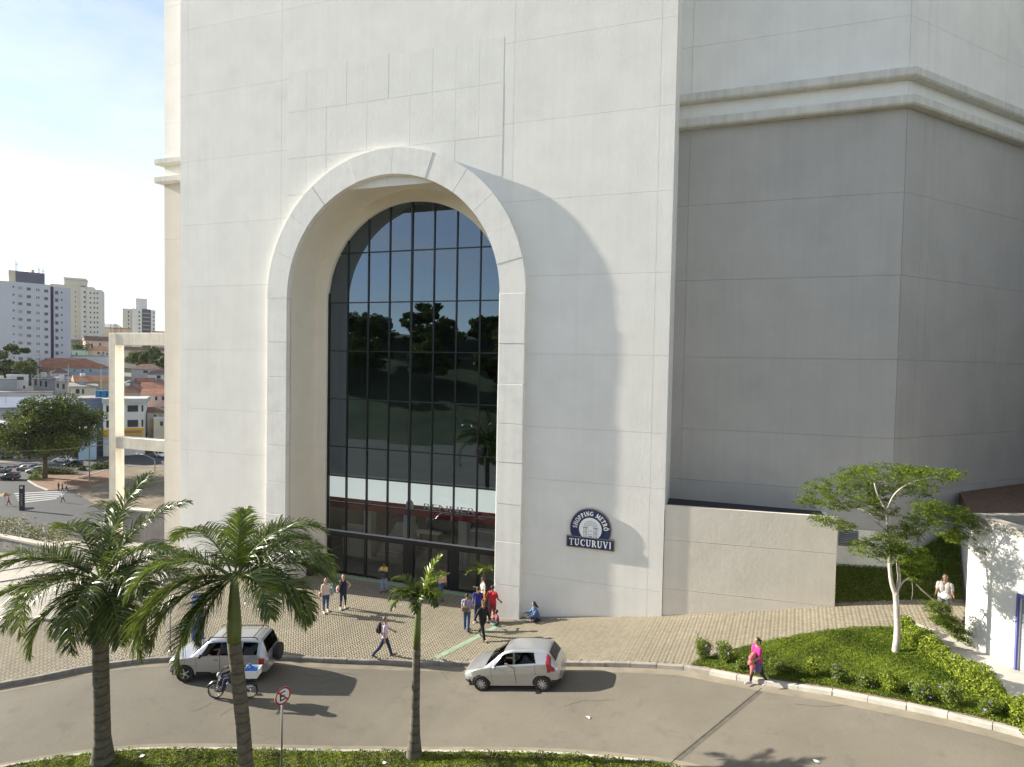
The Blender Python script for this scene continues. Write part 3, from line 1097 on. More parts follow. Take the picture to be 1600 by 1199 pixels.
# storefront fascia inside: white field over a red band with raised lettering
FY = 32.6
zt = float(at_y(512, 776, FY)[2]); zr = float(at_y(770, 813, FY)[2])
zt = (zt + float(at_y(770, 801, FY)[2])) / 2
RED = mat('fascia_red', (0.36, 0.035, 0.04), 0.5)
store = thing('store_front', 'red and white shop fascia with raised letters seen through the entrance glass', 'shop front', (-16, FY, -0.33))
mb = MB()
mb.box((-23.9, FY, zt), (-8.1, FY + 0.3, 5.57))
mb.build('fascia_white_field', mat('fascia_white', (0.80, 0.86, 0.84), 0.45, emit=0.32), store)  # weak emission added to brighten the field in place of interior lighting
mb = MB()
mb.box((-23.9, FY + 0.02, zr - 0.28), (-8.1, FY + 0.32, zt - 0.002))
mb.build('fascia_red_band', RED, store)
xa, xb = float(at_y(662, 795, FY)[0]), float(at_y(742, 805, FY)[0])
v, fs = text_mesh('RENNER', 0.62, extrude=0.02)
sc_ = (xb - xa) / (v[:, 0].max() - v[:, 0].min())
zmid = zt - 0.02
mb = MB()
mb.add([((xa + xb) / 2 + p[0] * sc_, FY - 0.03 - p[2], zmid + p[1] * 0.8) for p in v], [tuple(f) for f in fs])
mb.build('lettering', WHITEP, store)
lx = float(at_y(641, 790, FY)[0])
mb = MB()
for k in range(24):     # round emblem left of the letters: two facing crescents
    pass
for s in (-1, 1):
    cr = []
    for a in np.linspace(R(95), R(265), 15):
        cr.append((lx + s * (0.06 + 0.0) - s * -0.34 * math.cos(a) * 1.0, zmid + 0.36 * math.sin(a)))
    inn = [(lx + s * 0.10 + s * 0.16 * math.cos(a), zmid + 0.30 * math.sin(a)) for a in np.linspace(R(265), R(95), 15)]
    poly = cr + inn
    mb.add([(x, FY - 0.05, z) for x, z in poly], [tuple(range(len(poly)))])
mb.build('emblem', WHITEP, store)
# interior columns, counters and a stair flight glimpsed on the ground floor
for x in (-20.9, -18.0, -14.2, -11.4):
    mb = MB()
    mb.box((x - 0.28, 33.2, -0.33), (x + 0.28, 33.8, zr - 0.3))
    mb.build('column', mat('interior_column', (0.62, 0.60, 0.56), 0.6), store)
for (x0, x1, y0, h, c, lab) in ((-19.4, -17.2, 36.0, 1.1, (0.25, 0.2, 0.14), 'brown counter deep inside the shop left of the middle door post'), (-15.4, -13.0, 37.2, 1.3, (0.45, 0.42, 0.4), 'pale grey counter deep inside the shop right of the middle door post'),
                         (-13, -10.8, 34.9, 1.0, (0.12, 0.1, 0.1), 'dark counter inside the shop behind the right doors'), (-22.6, -21.2, 32.9, 1.9, (0.5, 0.5, 0.52), 'tall pale cabinet inside the leftmost entrance door')):
    t = thing('display_counter', lab, 'counter', ((x0 + x1) / 2, y0, -0.33), group='counters inside the shop')
    mb = MB()
    mb.bbox((x0, y0, -0.33), (x1, y0 + 0.7, -0.33 + h), 0.03)
    mb.build('cabinet', mat('counter_%d' % int(-x0), c, 0.6, var=0.1), t)
    mb = MB()
    mb.bbox((x0 - 0.05, y0 - 0.05, -0.33 + h + 0.002), (x1 + 0.05, y0 + 0.75, -0.33 + h + 0.05), 0.01)
    mb.build('counter_top', WHITEP, t)
mb = MB()
for k in range(9):
    mb.box((-20.6 + k * 0.001, 33.9 + k * 0.3, -0.33), (-19.0 - k * 0.001, 34.2 + k * 0.3, -0.33 + 0.17 * (k + 1)))
tag(mb.build('stair', mat('stair_stone', (0.45, 0.43, 0.4), 0.6)), 'pale stair flight inside behind the left entrance doors', 'stairs')

# ---- low beige wall with the ledge behind it
lw = thing('boundary_wall', 'low beige rendered wall continuing the facade to the right', 'wall', (1.6, 28.1, 1.0))
a, b = np.array([XR + 0.02, 27.63]), np.array([5.2, 27.80])
d = (b - a) / np.linalg.norm(b - a); nrm = np.array([d[1], -d[0]])
WALLB2 = mat('stucco_sand', (0.76, 0.695, 0.60), 0.92, var=0.06, vscale=0.7, bump=0.2, bscale=6, streak=0.07, bdist=0.03)
zl = [[0.0, 2.3, 4.55, 6.12], [0.6, 2.42, 4.68, 6.24]]
for k in range(3):
    P = []
    for e, q in ((0, a), (1, b)):
        z0, z1 = zl[e][k] + 0.005, zl[e][k + 1] - 0.005
        P += [(*q, z0), (*q, z1), (*(q - nrm * 0.12), z1), (*(q - nrm * 0.12), z0)]
    mb = MB()
    mb.add(P, [(0, 4, 5, 1), (1, 5, 6, 2), (3, 7, 4, 0), (0, 1, 2, 3), (7, 6, 5, 4), (2, 6, 7, 3)])
    mb.build('wall_panel', WALLB2, lw)
mb = MB()
P = []
for e, q in ((0, a), (1, b)):
    P += [(*(q - nrm * 0.04), zl[e][0]), (*(q - nrm * 0.04), zl[e][3] - 0.02), (*(q - nrm * 0.28), zl[e][3] - 0.02), (*(q - nrm * 0.28), zl[e][0])]
mb.add(P, [(0, 4, 5, 1), (1, 5, 6, 2), (3, 7, 4, 0), (0, 1, 2, 3), (7, 6, 5, 4), (2, 6, 7, 3)])
mb.build('wall_core', WALLB2, lw)
mb = MB()
mb.box((5.0, 28.06, 0.5), (5.18, YR - 0.05, 5.84))
mb.build('wall_return', WALL, lw)
mb = MB()
mb.prism([(XR + 0.03, 28.05), (4.98, 28.24), (4.98, YR - 0.03), (XR + 0.03, YR - 0.03)], 5.2, 5.86)
mb.build('ledge_roof', mat('bitumen', (0.03, 0.03, 0.033), 0.85, var=0.3, vscale=2), lw)
# louvred vent in the white lower wall
vt = thing('wall_vent', 'small louvred vent high in the shaded white wall behind the tree', 'vent', (6.3, YR - 0.06, 5.0))
mb = MB()
mb.box((5.75, YR - 0.045, 4.35), (6.55, YR - 0.03, 5.1))
mb.build('backing', DARKIN, vt)
for k in range(8):
    z = 4.4 + k * 0.088
    mb = MB()
    mb.obox((6.15, YR - 0.09, z + 0.03), (0.4, 0, 0), (0, 0.035, 0.02), (0, -0.004, 0.006))
    mb.build('slat', GREYP, vt)

# ---- mall sign
SY = YF - 0.122
NAVY = mat('sign_navy', (0.012, 0.026, 0.10), 0.35, coat=0.3)
SGOLD = mat('sign_trim', (0.30, 0.24, 0.17), 0.5)
SGREY = mat('sign_disc', (0.62, 0.65, 0.68), 0.5)
sx0, sx1, sz0, sz1 = -6.31, -4.10, 3.80, 4.26
scx, sr, scz = (sx0 + sx1) / 2, 0.95, 4.70
sign = thing('mall_sign', 'navy blue arched wall sign with white lettering over the pavement', 'sign', (scx, SY, sz0))
mb = MB()
mb.box((sx0 - 0.04, SY + 0.012, sz0 - 0.04), (sx1 + 0.04, SY + 0.13, sz1 + 0.04))
mb.build('plate_trim', SGOLD, sign)
mb = MB()
mb.box((sx0, SY, sz0), (sx1, SY + 0.11, sz1))
plate = mb.build('name_plate', NAVY, sign)
def disc(cx, cz, r, y0, y1, a0, a1, n, m, name):
    an = np.linspace(a0, a1, n)
    poly = [(cx + r * math.cos(a), cz + r * math.sin(a)) for a in an]
    mb = MB()
    k = len(poly)
    mb.add([(x, y0, z) for x, z in poly] + [(x, y1, z) for x, z in poly],
           [tuple(range(k)), tuple(range(2 * k - 1, k - 1, -1))] + [(i, k + i, k + (i + 1) % k, (i + 1) % k) for i in range(k)])
    return mb.build(name, m, sign)
lo = -math.asin((scz - sz1 - 0.045) / sr)
disc(scx, scz, sr + 0.045, SY + 0.014, SY + 0.13, lo, math.pi - lo, 49, SGOLD, 'arch_trim')
arch_panel = disc(scx, scz, sr, SY + 0.002, SY + 0.11, lo, math.pi - lo, 49, NAVY, 'arch_panel')
lo2 = -math.asin((scz - sz1 - 0.05) / 0.54)
disc(scx, scz, 0.54, SY - 0.012, SY + 0.05, lo2, math.pi - lo2, 41, SGREY, 'centre_disc')
# arcade emblem on the disc: nested arches, columns and cornices in dark outline
mb = MB()
def bar(x0, z0, x1, z1, w=0.012, y=SY - 0.018):
    a_, b_ = np.array([x0, z0]), np.array([x1, z1])
    dd = (b_ - a_) / (np.linalg.norm(b_ - a_) + 1e-9)
    nn = np.array([-dd[1], dd[0]]) * w
    mb.add([(*(a_ + nn)[[0]], y, (a_ + nn)[1]), (*(b_ + nn)[[0]], y, (b_ + nn)[1]), (*(b_ - nn)[[0]], y, (b_ - nn)[1]), (*(a_ - nn)[[0]], y, (a_ - nn)[1])], [(0, 1, 2, 3)])
for rr, zc in ((0.31, 4.78), (0.24, 4.76), (0.17, 4.74)):
    pts = [(scx + rr * math.cos(t), zc + rr * math.sin(t)) for t in np.linspace(0, math.pi, 13)]
    for (p, q) in zip(pts[:-1], pts[1:]):
        bar(*p, *q, 0.009)
for s in (-1, 1):
    for xx in (0.31, 0.24, 0.17):
        bar(scx + s * xx, 4.31, scx + s * xx, 4.78, 0.010)
    bar(scx + s * 0.14, 4.77, scx + s * 0.36, 4.77, 0.014)
    bar(scx + s * 0.14, 4.55, scx + s * 0.34, 4.55, 0.008)
for zz in (4.62, 4.46):
    for xx in (-0.09, -0.02, 0.06):
        bar(scx + xx, zz, scx + xx + 0.04, zz, 0.02)
bar(scx - 0.1, 4.36, scx + 0.1, 4.36, 0.02)
mb.build('arcade_emblem', mat('emblem_ink', (0.16, 0.17, 0.22), 0.6), sign)
# serif capitals from strokes: (thick, thin) polylines in a unit box, with foot and head serifs
GLY = {
 'T': ([[(.5, 0), (.5, 1)]], [[(.05, .97), (.95, .97)], [(.05, .97), (.05, .8)], [(.95, .97), (.95, .8)], [(.3, .02), (.7, .02)]], .86),
 'U': ([[(.2, 1), (.2, .32), (.28, .1), (.48, .02)]], [[(.48, .02), (.7, .1), (.8, .32), (.8, 1)], [(.02, .98), (.38, .98)], [(.64, .98), (.98, .98)]], .95),
 'C': ([[(.42, .92), (.2, .75), (.13, .5), (.2, .25), (.42, .07)]], [[(.42, .93), (.65, .98), (.9, .88), (.9, .7)], [(.42, .07), (.68, .02), (.93, .18)]], .9),
 'R': ([[(.2, 0), (.2, 1)], [(.62, .88), (.7, .73), (.62, .58)], [(.46, .5), (.92, .02)]], [[(.2, .97), (.48, .97), (.62, .88)], [(.2, .5), (.48, .5), (.62, .58)], [(.02, .02), (.38, .02)], [(.02, .98), (.2, .98)]], .85),
 'V': ([[(.12, 1), (.5, .02)]], [[(.5, .02), (.86, 1)], [(-.02, .98), (.32, .98)], [(.68, .98), (1.0, .98)]], .92),
 'I': ([[(.5, 0), (.5, 1)]], [[(.2, .02), (.8, .02)], [(.2, .98), (.8, .98)]], .42),
 'S': ([[(.2, .8), (.35, .6), (.65, .45), (.82, .25)]], [[(.8, .78), (.72, .93), (.5, .98), (.3, .93), (.2, .8)], [(.82, .25), (.72, .08), (.5, .02), (.28, .07), (.16, .25)]], .68),
 'H': ([[(.2, 0), (.2, 1)], [(.8, 0), (.8, 1)]], [[(.2, .52), (.8, .52)], [(.02, .02), (.38, .02)], [(.62, .02), (.98, .02)], [(.02, .98), (.38, .98)], [(.62, .98), (.98, .98)]], .98),
 'O': ([[(.35, .95), (.16, .75), (.1, .5), (.16, .25), (.35, .05)], [(.65, .95), (.84, .75), (.9, .5), (.84, .25), (.65, .05)]], [[(.35, .95), (.5, .99), (.65, .95)], [(.35, .05), (.5, .01), (.65, .05)]], 1.0),
 'P': ([[(.25, 0), (.25, 1)], [(.68, .88), (.78, .72), (.68, .55)]], [[(.25, .97), (.52, .97), (.68, .88)], [(.25, .46), (.52, .46), (.68, .55)], [(.05, .02), (.45, .02)], [(.05, .98), (.25, .98)]], .78),
 'N': ([[(.16, .98), (.84, .02)]], [[(.18, 0), (.18, 1)], [(.84, 0), (.84, 1)], [(.02, .02), (.34, .02)], [(.68, .98), (1, .98)]], 1.0),
 'G': ([[(.42, .92), (.2, .75), (.13, .5), (.2, .25), (.42, .07)], [(.82, .1), (.82, .42)]], [[(.42, .93), (.65, .98), (.86, .88), (.86, .74)], [(.42, .07), (.66, .02), (.82, .1)], [(.62, .42), (.98, .42)]], .95),
 'M': ([[(.16, .98), (.5, .1)], [(.86, 0), (.86, 1)]], [[(.5, .1), (.84, .98)], [(.14, 0), (.14, 1)], [(0, .02), (.28, .02)], [(.7, .02), (1, .02)]], 1.15),
 'E': ([[(.25, 0), (.25, 1)]], [[(.05, .98), (.85, .98)], [(.85, .98), (.85, .82)], [(.25, .52), (.68, .52)], [(.05, .02), (.88, .02)], [(.88, .02), (.88, .2)]], .75),
}
def glyph(mb, ch, place, h, y, tk=0.085, tn=0.045):
    hat = ch == 'Ô'
    thick, thin, _ = GLY['O' if hat else ch]
    if hat:
        thin = thin + [[(.3, 1.12), (.5, 1.28), (.7, 1.12)]]
    wd = GLY['O' if hat else ch][2]
    for polys, w in ((thick, tk), (thin, tn)):
        for pl in polys:
            for (p, q) in zip(pl[:-1], pl[1:]):
                a_, b_ = np.array([p[0] * wd * 0.8, p[1]]) * h, np.array([q[0] * wd * 0.8, q[1]]) * h
                dd = b_ - a_
                ln = np.linalg.norm(dd)
                dd = dd / ln
                a_, b_ = a_ - dd * w * h * 0.3, b_ + dd * w * h * 0.3
                nn = np.array([-dd[1], dd[0]]) * w * h
                c4 = [a_ + nn, b_ + nn, b_ - nn, a_ - nn]
                y_ = y + random.uniform(-0.001, 0.001)
                mb.add([(*place(c)[:1], y_, place(c)[1]) for c in c4], [(0, 1, 2, 3)])
def gw(ch, h):
    return GLY['O' if ch == 'Ô' else ch][2] * 0.8 * h
word = 'TUCURUVI'
h = 0.31
tot = sum(gw(c, h) for c in word) + 0.045 * (len(word) - 1)
x = scx - tot / 2
for c in word:
    mb = MB()
    glyph(mb, c, lambda q, x=x: (x + q[0], sz0 + 0.075 + q[1]), h, SY - 0.012)
    mb.build('letter', WHITEP, plate)
    x += gw(c, h) + 0.045
word = 'SHOPPING METRÔ'
h = 0.20
rb = 0.64
wds = [gw(c, h) + 0.028 if c != ' ' else 0.12 for c in word]
tot = sum(wds) / (rb + h * 0.4)
an = math.pi / 2 + tot / 2
for c, w in zip(word, wds):
    th = w / (rb + h * 0.4)
    if c != ' ':
        mb = MB()
        am = an - th / 2
        t_ = np.array([math.sin(am), -math.cos(am)])
        r_ = np.array([math.cos(am), math.sin(am)])
        org = np.array([scx, scz]) + r_ * rb - t_ * gw(c, h) / 2
        glyph(mb, c, lambda q, o=org, t=t_, r=r_: tuple(o + t * q[0] + r * q[1]), h, SY - 0.012, 0.095, 0.06)
        mb.build('letter', WHITEP, arch_panel)
    an -= th

# ---- white annex with the shutter at the right
A0 = np.array([8.71, 24.64]); AD = np.array([0.386, -0.9225]); AN = np.array([-0.9225, -0.386])
annex = thing('annex_building', 'sunlit white annex with blue framed roller shutter at the right edge', 'building', (A0[0], A0[1], 2.9))
ANW = mat('annex_white', (0.74, 0.73, 0.70), 0.9, var=0.05, vscale=1, bump=0.2, bscale=12, streak=0.08)
LA, ZT = 9.5, 7.25
def aw(s, o=0.0):
    return A0 + AD * s + AN * o
j0 = 2.02      # shutter jamb
zb_ = 2.0
mb = MB()
for s0, s1, z0, z1 in ((0, j0, zb_, ZT), (j0, j0 + 3.2, 5.35, ZT), (j0 + 3.2, LA, zb_, ZT)):
    p, q = aw(s0), aw(s1)
    mb.obox((*((p + q) / 2 - AN * 0.125), (z0 + z1) / 2), (*((q - p) / 2), 0), (*(AN * 0.125), 0), (0, 0, (z1 - z0) / 2))
mb.build('wall', ANW, annex)
e0, e1, e2, e3 = aw(0, -0.25), aw(LA, -0.25), aw(LA, -9), aw(0.0, -9)
mb = MB()
for p, q in ((aw(0.01, -0.26), e3), (e3, e2), (e2, e1)):
    mb.add([(*p, zb_ - 3), (*q, zb_ - 3), (*q, ZT - 0.01), (*p, ZT - 0.01)], [(0, 1, 2, 3)])
mb.build('rear_wall', ANW, annex)
mb = MB()
p, q = aw(-0.05), aw(LA)
mb.obox((*((p + q) / 2 - AN * 0.16), ZT + 0.12), (*((q - p) / 2), 0), (*(AN * 0.22), 0), (0, 0, 0.12))
p, q = aw(-0.05, -0.40), aw(-0.05, -9)
mb.obox((*((p + q) / 2 + AD * 0.15), ZT + 0.118), (*((q - p) / 2), 0), (*(AD * 0.15), 0), (0, 0, 0.118))
mb.build('coping', CONCP, annex)
mb = MB()
mb.prism([tuple(e0), tuple(e1), tuple(e2), tuple(e3)][::-1], ZT - 0.4, ZT - 0.25)
mb.build('flat_roof', mat('brown_gravel', (0.13, 0.08, 0.05), 1, var=0.4, vscale=6, bump=0.8, bscale=30), annex)
BLUEF = mat('blue_frame', (0.10, 0.11, 0.32), 0.5)
mb = MB()
p = aw(j0 - 0.04, 0.03)
mb.obox((*p, (2.2 + 5.42) / 2), (*(AD * 0.035), 0), (*(AN * 0.04), 0), (0, 0, (5.42 - 2.2) / 2))
mb.build('shutter_jamb', BLUEF, annex)
mb = MB()
p, q = aw(j0), aw(j0 + 3.2)
mb.obox((*((p + q) / 2 + AN * 0.03), 5.38), (*((q - p) / 2), 0), (*(AN * 0.04), 0), (0, 0, 0.06))
mb.build('shutter_lintel', BLUEF, annex)
SHUT = mat('shutter_steel', (0.30, 0.32, 0.34), 0.45, metal=0.3, var=0.08)
sh = MB()
p, q = aw(j0 + 0.002, -0.08), aw(j0 + 3.198, -0.08)
sh.obox((*((p + q) / 2 - AN * 0.02), 3.6), (*((q - p) / 2), 0), (*(AN * 0.008), 0), (0, 0, 1.72))
shut = sh.build('roller_shutter', SHUT, annex)
for k in range(26):
    z = 2.05 + k * 0.125
    mb = MB()
    mb.obox((*((p + q) / 2 + AN * 0.012), z), (*((q - p) / 2), 0), (*(AN * 0.016), -0.02), (0, 0, 0.05))
    mb.build('slat', SHUT, shut)
# rear roof field beyond the annex, in the shade of the tall wing
mb = MB()
mb.prism([(9.95, 27.9), (14.5, 24.2), (24.5, 30.2), (16.2, 38.6), (11.6, 34.1)], 6.0, 6.6)
t_ = mb.build('roof_terrace', MATS['brown_gravel'])
tag(t_, 'dark brown gravel roof between the annex and the tall shaded wing', 'roof')
mb = MB()
mb.add([(9.95, 27.9, 0.5), (11.6, 34.1, 0.5), (11.6, 34.1, 6.02), (9.95, 27.9, 6.02)], [(0, 1, 2, 3)])
mb.add([(9.95, 27.9, 0.5), (14.5, 24.2, 0.5), (14.5, 24.2, 6.02), (9.95, 27.9, 6.02)], [(0, 1, 2, 3)])
mb.build('side_wall', ANW, t_)
# downpipe on the shaded wall
mb = MB()
mb.tube([(9.3, 31.85, 3.0), (9.3, 31.85, 5.6)], 0.05, 8)
tag(mb.build('downpipe', GREYP), 'thin grey downpipe on the shaded wall behind the tree', 'pipe')
# concrete path along the annex
pp = [tuple(p) for p in PATH] + [tuple(PATH[-1] + (PATH[-1] - PATH[-2]) * 3)] + [tuple(aw(LA - 0.02, 0.0)), tuple(aw(0, 0.0)), (8.72, 24.75)]
struct(sheet('path', pp, CONC, 0.0))

# ================================================================== PLANTING
LEAFG = mat('ground_cover_leaf', (0.09, 0.155, 0.012), 0.6, rnd=0.45, col2=(0.22, 0.30, 0.028), transl=0.3, spec=0.15)
LEAFH = mat('hedge_leaf', (0.15, 0.215, 0.02), 0.55, rnd=0.45, col2=(0.33, 0.40, 0.05), transl=0.3, spec=0.2)
LEAFS = mat('shrub_leaf', (0.095, 0.15, 0.022), 0.55, rnd=0.4, col2=(0.22, 0.28, 0.045), transl=0.25, spec=0.2)
GRASS = mat('median_grass', (0.085, 0.145, 0.009), 0.6, rnd=0.5, col2=(0.24, 0.32, 0.022), transl=0.3, spec=0.15)
FLOWER = mat('violet_flower', (0.22, 0.15, 0.50), 0.6)
PALML = mat('palm_leaflet', (0.055, 0.092, 0.016), 0.33, rnd=0.45, col2=(0.15, 0.20, 0.03), transl=0.28, spec=0.5)
PALMY = mat('young_palm_leaflet', (0.13, 0.20, 0.02), 0.35, rnd=0.3, col2=(0.24, 0.30, 0.03), transl=0.35, spec=0.5)
RACHIS = mat('palm_rachis', (0.10, 0.13, 0.04), 0.5)
TRUNKP = mat('palm_trunk', (0.115, 0.10, 0.072), 0.9, var=0.35, vscale=5, bump=0.6, bscale=22, rings=0.4, stain_amt=0.6, stain=(0.10, 0.12, 0.05), stain_scale=1.2)
CROWNS = mat('crownshaft', (0.10, 0.14, 0.035), 0.45, var=0.25, vscale=2.0)
BARKW = mat('pale_bark', (0.42, 0.38, 0.34), 0.85, var=0.3, vscale=5, bump=0.4, bscale=25)
BARKD = mat('dark_bark', (0.09, 0.07, 0.05), 0.9, var=0.3, vscale=4)
LEAFT = mat('tree_leaf', (0.085, 0.145, 0.014), 0.55, rnd=0.45, col2=(0.21, 0.285, 0.03), transl=0.3, spec=0.2)
LEAFD = mat('far_tree_leaf', (0.042, 0.066, 0.012), 0.6, rnd=0.5, col2=(0.14, 0.18, 0.026), transl=0.2, spec=0.15)

def scatter(poly, n, rng):
    P = np.array(poly)
    lo, hi = P.min(0), P.max(0)
    q = rng.random((int(n * 3.2), 2)) * (hi - lo) + lo
    return q[in_poly(q[:, 0], q[:, 1], poly)][:n]

def lumps(x, y, s, seed=0):
    return (np.sin(x * s + seed) * np.cos(y * s * 1.13 + seed * 2) + np.sin(x * s * 2.3 + y * s * 1.7 + seed) * 0.6 + np.sin(y * s * 3.1 - x * s * 2.9) * 0.35)

# median in the foreground
medpoly = [tuple(p) for p in offset_line(MEDLINE, -0.14)] + [(2.5, 9.0), (-30, 4.0)]
med = struct(sheet('median_soil', medpoly, SOIL, -0.02))
rng = np.random.default_rng(21)
near = [p for p in medpoly]
q = scatter(near, 400000, rng)
pp_, dist = q, q @ FW[:2]
scr = HC + 0
keep = (q @ FW[:2]) > 15.4
q = q[keep][:120000]
hgt = 0.07 + 0.035 * lumps(q[:, 0], q[:, 1], 2.2) + 0.03 * lumps(q[:, 0], q[:, 1], 6.5, 2)
z = gh(q[:, 0]) + np.maximum(0.0, hgt) * rng.random(len(q)) ** 0.5 + 0.0
v, f = leaf_quads(np.column_stack([q, z]), rng.uniform(0.03, 0.075, len(q)), up=0.42, aspect=0.55, rng=rng)
o = mesh_np('ground_cover', v, f, GRASS, rnd=np.clip(0.45 + 0.25 * lumps(q[:, 0], q[:, 1], 1.7, 5) + rng.normal(0, 0.25, len(q)), 0, 1))
tag(o, 'low bright green ground cover on the median in the foreground', 'ground cover', kind='stuff')

# planted bed on the right
kin = offset_line(KERBLINE, 0.17)
bedk = [tuple(p) for p in kin if BEDTOP[0][0] < p[0] < 14]
BED = bedk + [tuple(p + (PATH[-1] - PATH[-2]) * 3) for p in PATH[-1:]] + [tuple(p) for p in PATH[::-1]] + [tuple(p) for p in BEDTOP[::-1]]
struct(sheet('bed_soil', BED, SOIL, -0.015))
rng = np.random.default_rng(22)
q = scatter(BED, 150000, rng)
hgt = 0.10 + 0.018 * lumps(q[:, 0], q[:, 1], 2.0, 1) + 0.022 * lumps(q[:, 0], q[:, 1], 5.5, 3)
z = gh(q[:, 0]) + np.maximum(0.02, hgt) * rng.random(len(q)) ** 0.5
v, f = leaf_quads(np.column_stack([q, z]), rng.uniform(0.025, 0.06, len(q)), up=0.45, aspect=0.55, rng=rng)
o = mesh_np('ground_cover', v, f, LEAFG, rnd=np.clip(0.42 + 0.25 * lumps(q[:, 0], q[:, 1], 1.3, 4) + rng.normal(0, 0.25, len(q)), 0, 1))
tag(o, 'dense dark green ground cover in the kerbed bed under the tree', 'ground cover', kind='stuff')

def hedge_leaves(path, width, height, n, rng, lump=0.25):
    p = equal_steps(np.array(path), 0.1)
    t = rng.random(n) * (len(p) - 1)
    i = t.astype(int)
    c = p[i] + (p[np.minimum(i + 1, len(p) - 1)] - p[i]) * (t - i)[:, None]
    a = rng.uniform(0, math.pi, n)
    r = rng.random(n) ** 0.35
    d = np.gradient(p, axis=0)
    d /= np.linalg.norm(d, axis=1)[:, None]
    nn = np.stack([-d[:, 1], d[:, 0]], 1)[i]
    k = 1 + lump * lumps(c[:, 0], c[:, 1], 3.0, 2)
    xy = c + nn * (np.cos(a) * r * width / 2 * k)[:, None]
    z = gh(xy[:, 0]) + np.sin(a) * r * height * k
    return np.column_stack([xy, z])
rng = np.random.default_rng(23)
hp = [on_ground(x, y)[:2] for x, y in [(1408, 985), (1440, 1015), (1490, 1050), (1545, 1090), (1600, 1128)]]
hp.append(hp[-1] + (hp[-1] - hp[-2]) * 2)
c = hedge_leaves(hp, 0.72, 0.66, 28000, rng)
v, f = leaf_quads(c, rng.uniform(0.04, 0.09, len(c)), up=0.3, aspect=0.6, rng=rng)
hedge = mesh_np('hedge', v, f, LEAFH, rnd=rng.random(len(c)))
tag(hedge, 'light green clipped hedge between the bed and the annex path', 'hedge')
fl = c[rng.random(len(c)) < 0.004] + np.array([0, 0, 0.04])
v, f = leaf_quads(fl, 0.06, up=0.2, aspect=0.9, rng=rng)
mesh_np('flowers', v, f, FLOWER, hedge)['kind'] = 'stuff'

# flowering shrubs standing in the bed
SHR = [(1098, 1030, 1.05, 0.9, 'tallest flowering shrub at the left tip of the bed by the kerb'),
       (1132, 1036, 0.95, 0.85, 'bushy shrub second from the left tip of the bed'),
       (1160, 1048, 0.5, 0.55, 'low violet flowered shrub just left of the woman in pink'),
       (1215, 1052, 0.62, 0.6, 'violet flowered shrub just right of the woman in pink'),
       (1268, 1058, 0.9, 0.5, 'upright pale shrub in the front of the bed, left of centre'),
       (1312, 1068, 0.8, 0.6, 'leafy shrub behind the whitewashed kerb in the middle of the bed'),
       (1348, 1074, 0.5, 0.5, 'short shrub below the pale tree trunk near the kerb'),
       (1392, 1082, 0.9, 0.7, 'taller light green shrub in front of the pale tree trunk'),
       (1440, 1094, 0.75, 0.75, 'round shrub between the hedge and the kerb, right of the tree'),
       (1490, 1106, 0.85, 0.8, 'dense shrub near the right end of the whitewashed kerb'),
       (1545, 1118, 0.6, 0.6, 'shrub merging with the hedge at the right picture edge')]
for k, (px, py, h, w, lab) in enumerate(SHR):
    rng = np.random.default_rng(100 + k)
    h, w = h * 0.72, w * 0.8
    b = on_ground(px, py)
    t = thing('flowering_shrub', lab, 'shrub', b, group='flowering shrubs in the bed')
    mb = MB()
    cs = []
    for s in range(13):
        an = rng.uniform(0, 2 * math.pi)
        r = rng.uniform(0.2, 1) * w * 0.42
        top = np.array([math.cos(an) * r, math.sin(an) * r, h * rng.uniform(0.65, 1.05)])
        bot = top * np.array([0.25, 0.25, 0])
        mb.tube([bot, (bot + top) / 2 + rng.normal(0, 0.02, 3), top], [0.012, 0.009, 0.004], 5)
        m_ = 210
        tt = rng.uniform(0.15, 1.05, m_)
        cs.append(bot + (top - bot) * tt[:, None] + rng.normal(0, 1, (m_, 3)) * np.array([0.075, 0.075, 0.05]))
    mb.build('stem', BARKD, t, world=False)
    cs = np.concatenate(cs)
    cs[:, 2] = np.maximum(cs[:, 2], 0.02)
    v, f = leaf_quads(cs, rng.uniform(0.04, 0.085, len(cs)), up=0.3, aspect=0.5, rng=rng)
    mesh_np('foliage', v, f, LEAFH if k in (4, 7) else LEAFS, t, rnd=rng.random(len(cs)), world=False)
    if k not in (4, 7):
        fl = cs[rng.random(len(cs)) < 0.014] * np.array([1.12, 1.12, 1.02])
        v, f = leaf_quads(fl, 0.07, up=0.1, aspect=0.9, rng=rng)
        mesh_np('flowers', v, f, FLOWER, t, world=False)['kind'] = 'stuff'

# shaded green bank behind the low wall
bank = [(5.22, 28.15), (10.1, 28.9), (11.4, 33.6), (7.8, 30.44), (5.22, 30.44)]
def bank_z(x, y):
    return 2.45 + (x - 5.22) * 0.060 + (y - 28.15) * 0.40
struct(sheet('bank_soil', bank, SOIL, 0.0, zf=bank_z))
rng = np.random.default_rng(24)
q = scatter(bank, 26000, rng)
z = np.array([bank_z(a, b) for a, b in q]) + rng.random(len(q)) * 0.13
v, f = leaf_quads(np.column_stack([q, z]), rng.uniform(0.04, 0.09, len(q)), up=0.45, aspect=0.55, rng=rng)
o = mesh_np('ground_cover', v, f, LEAFG, rnd=rng.random(len(q)))
tag(o, 'shaded dark green planting on the bank behind the low beige wall', 'ground cover', kind='stuff')

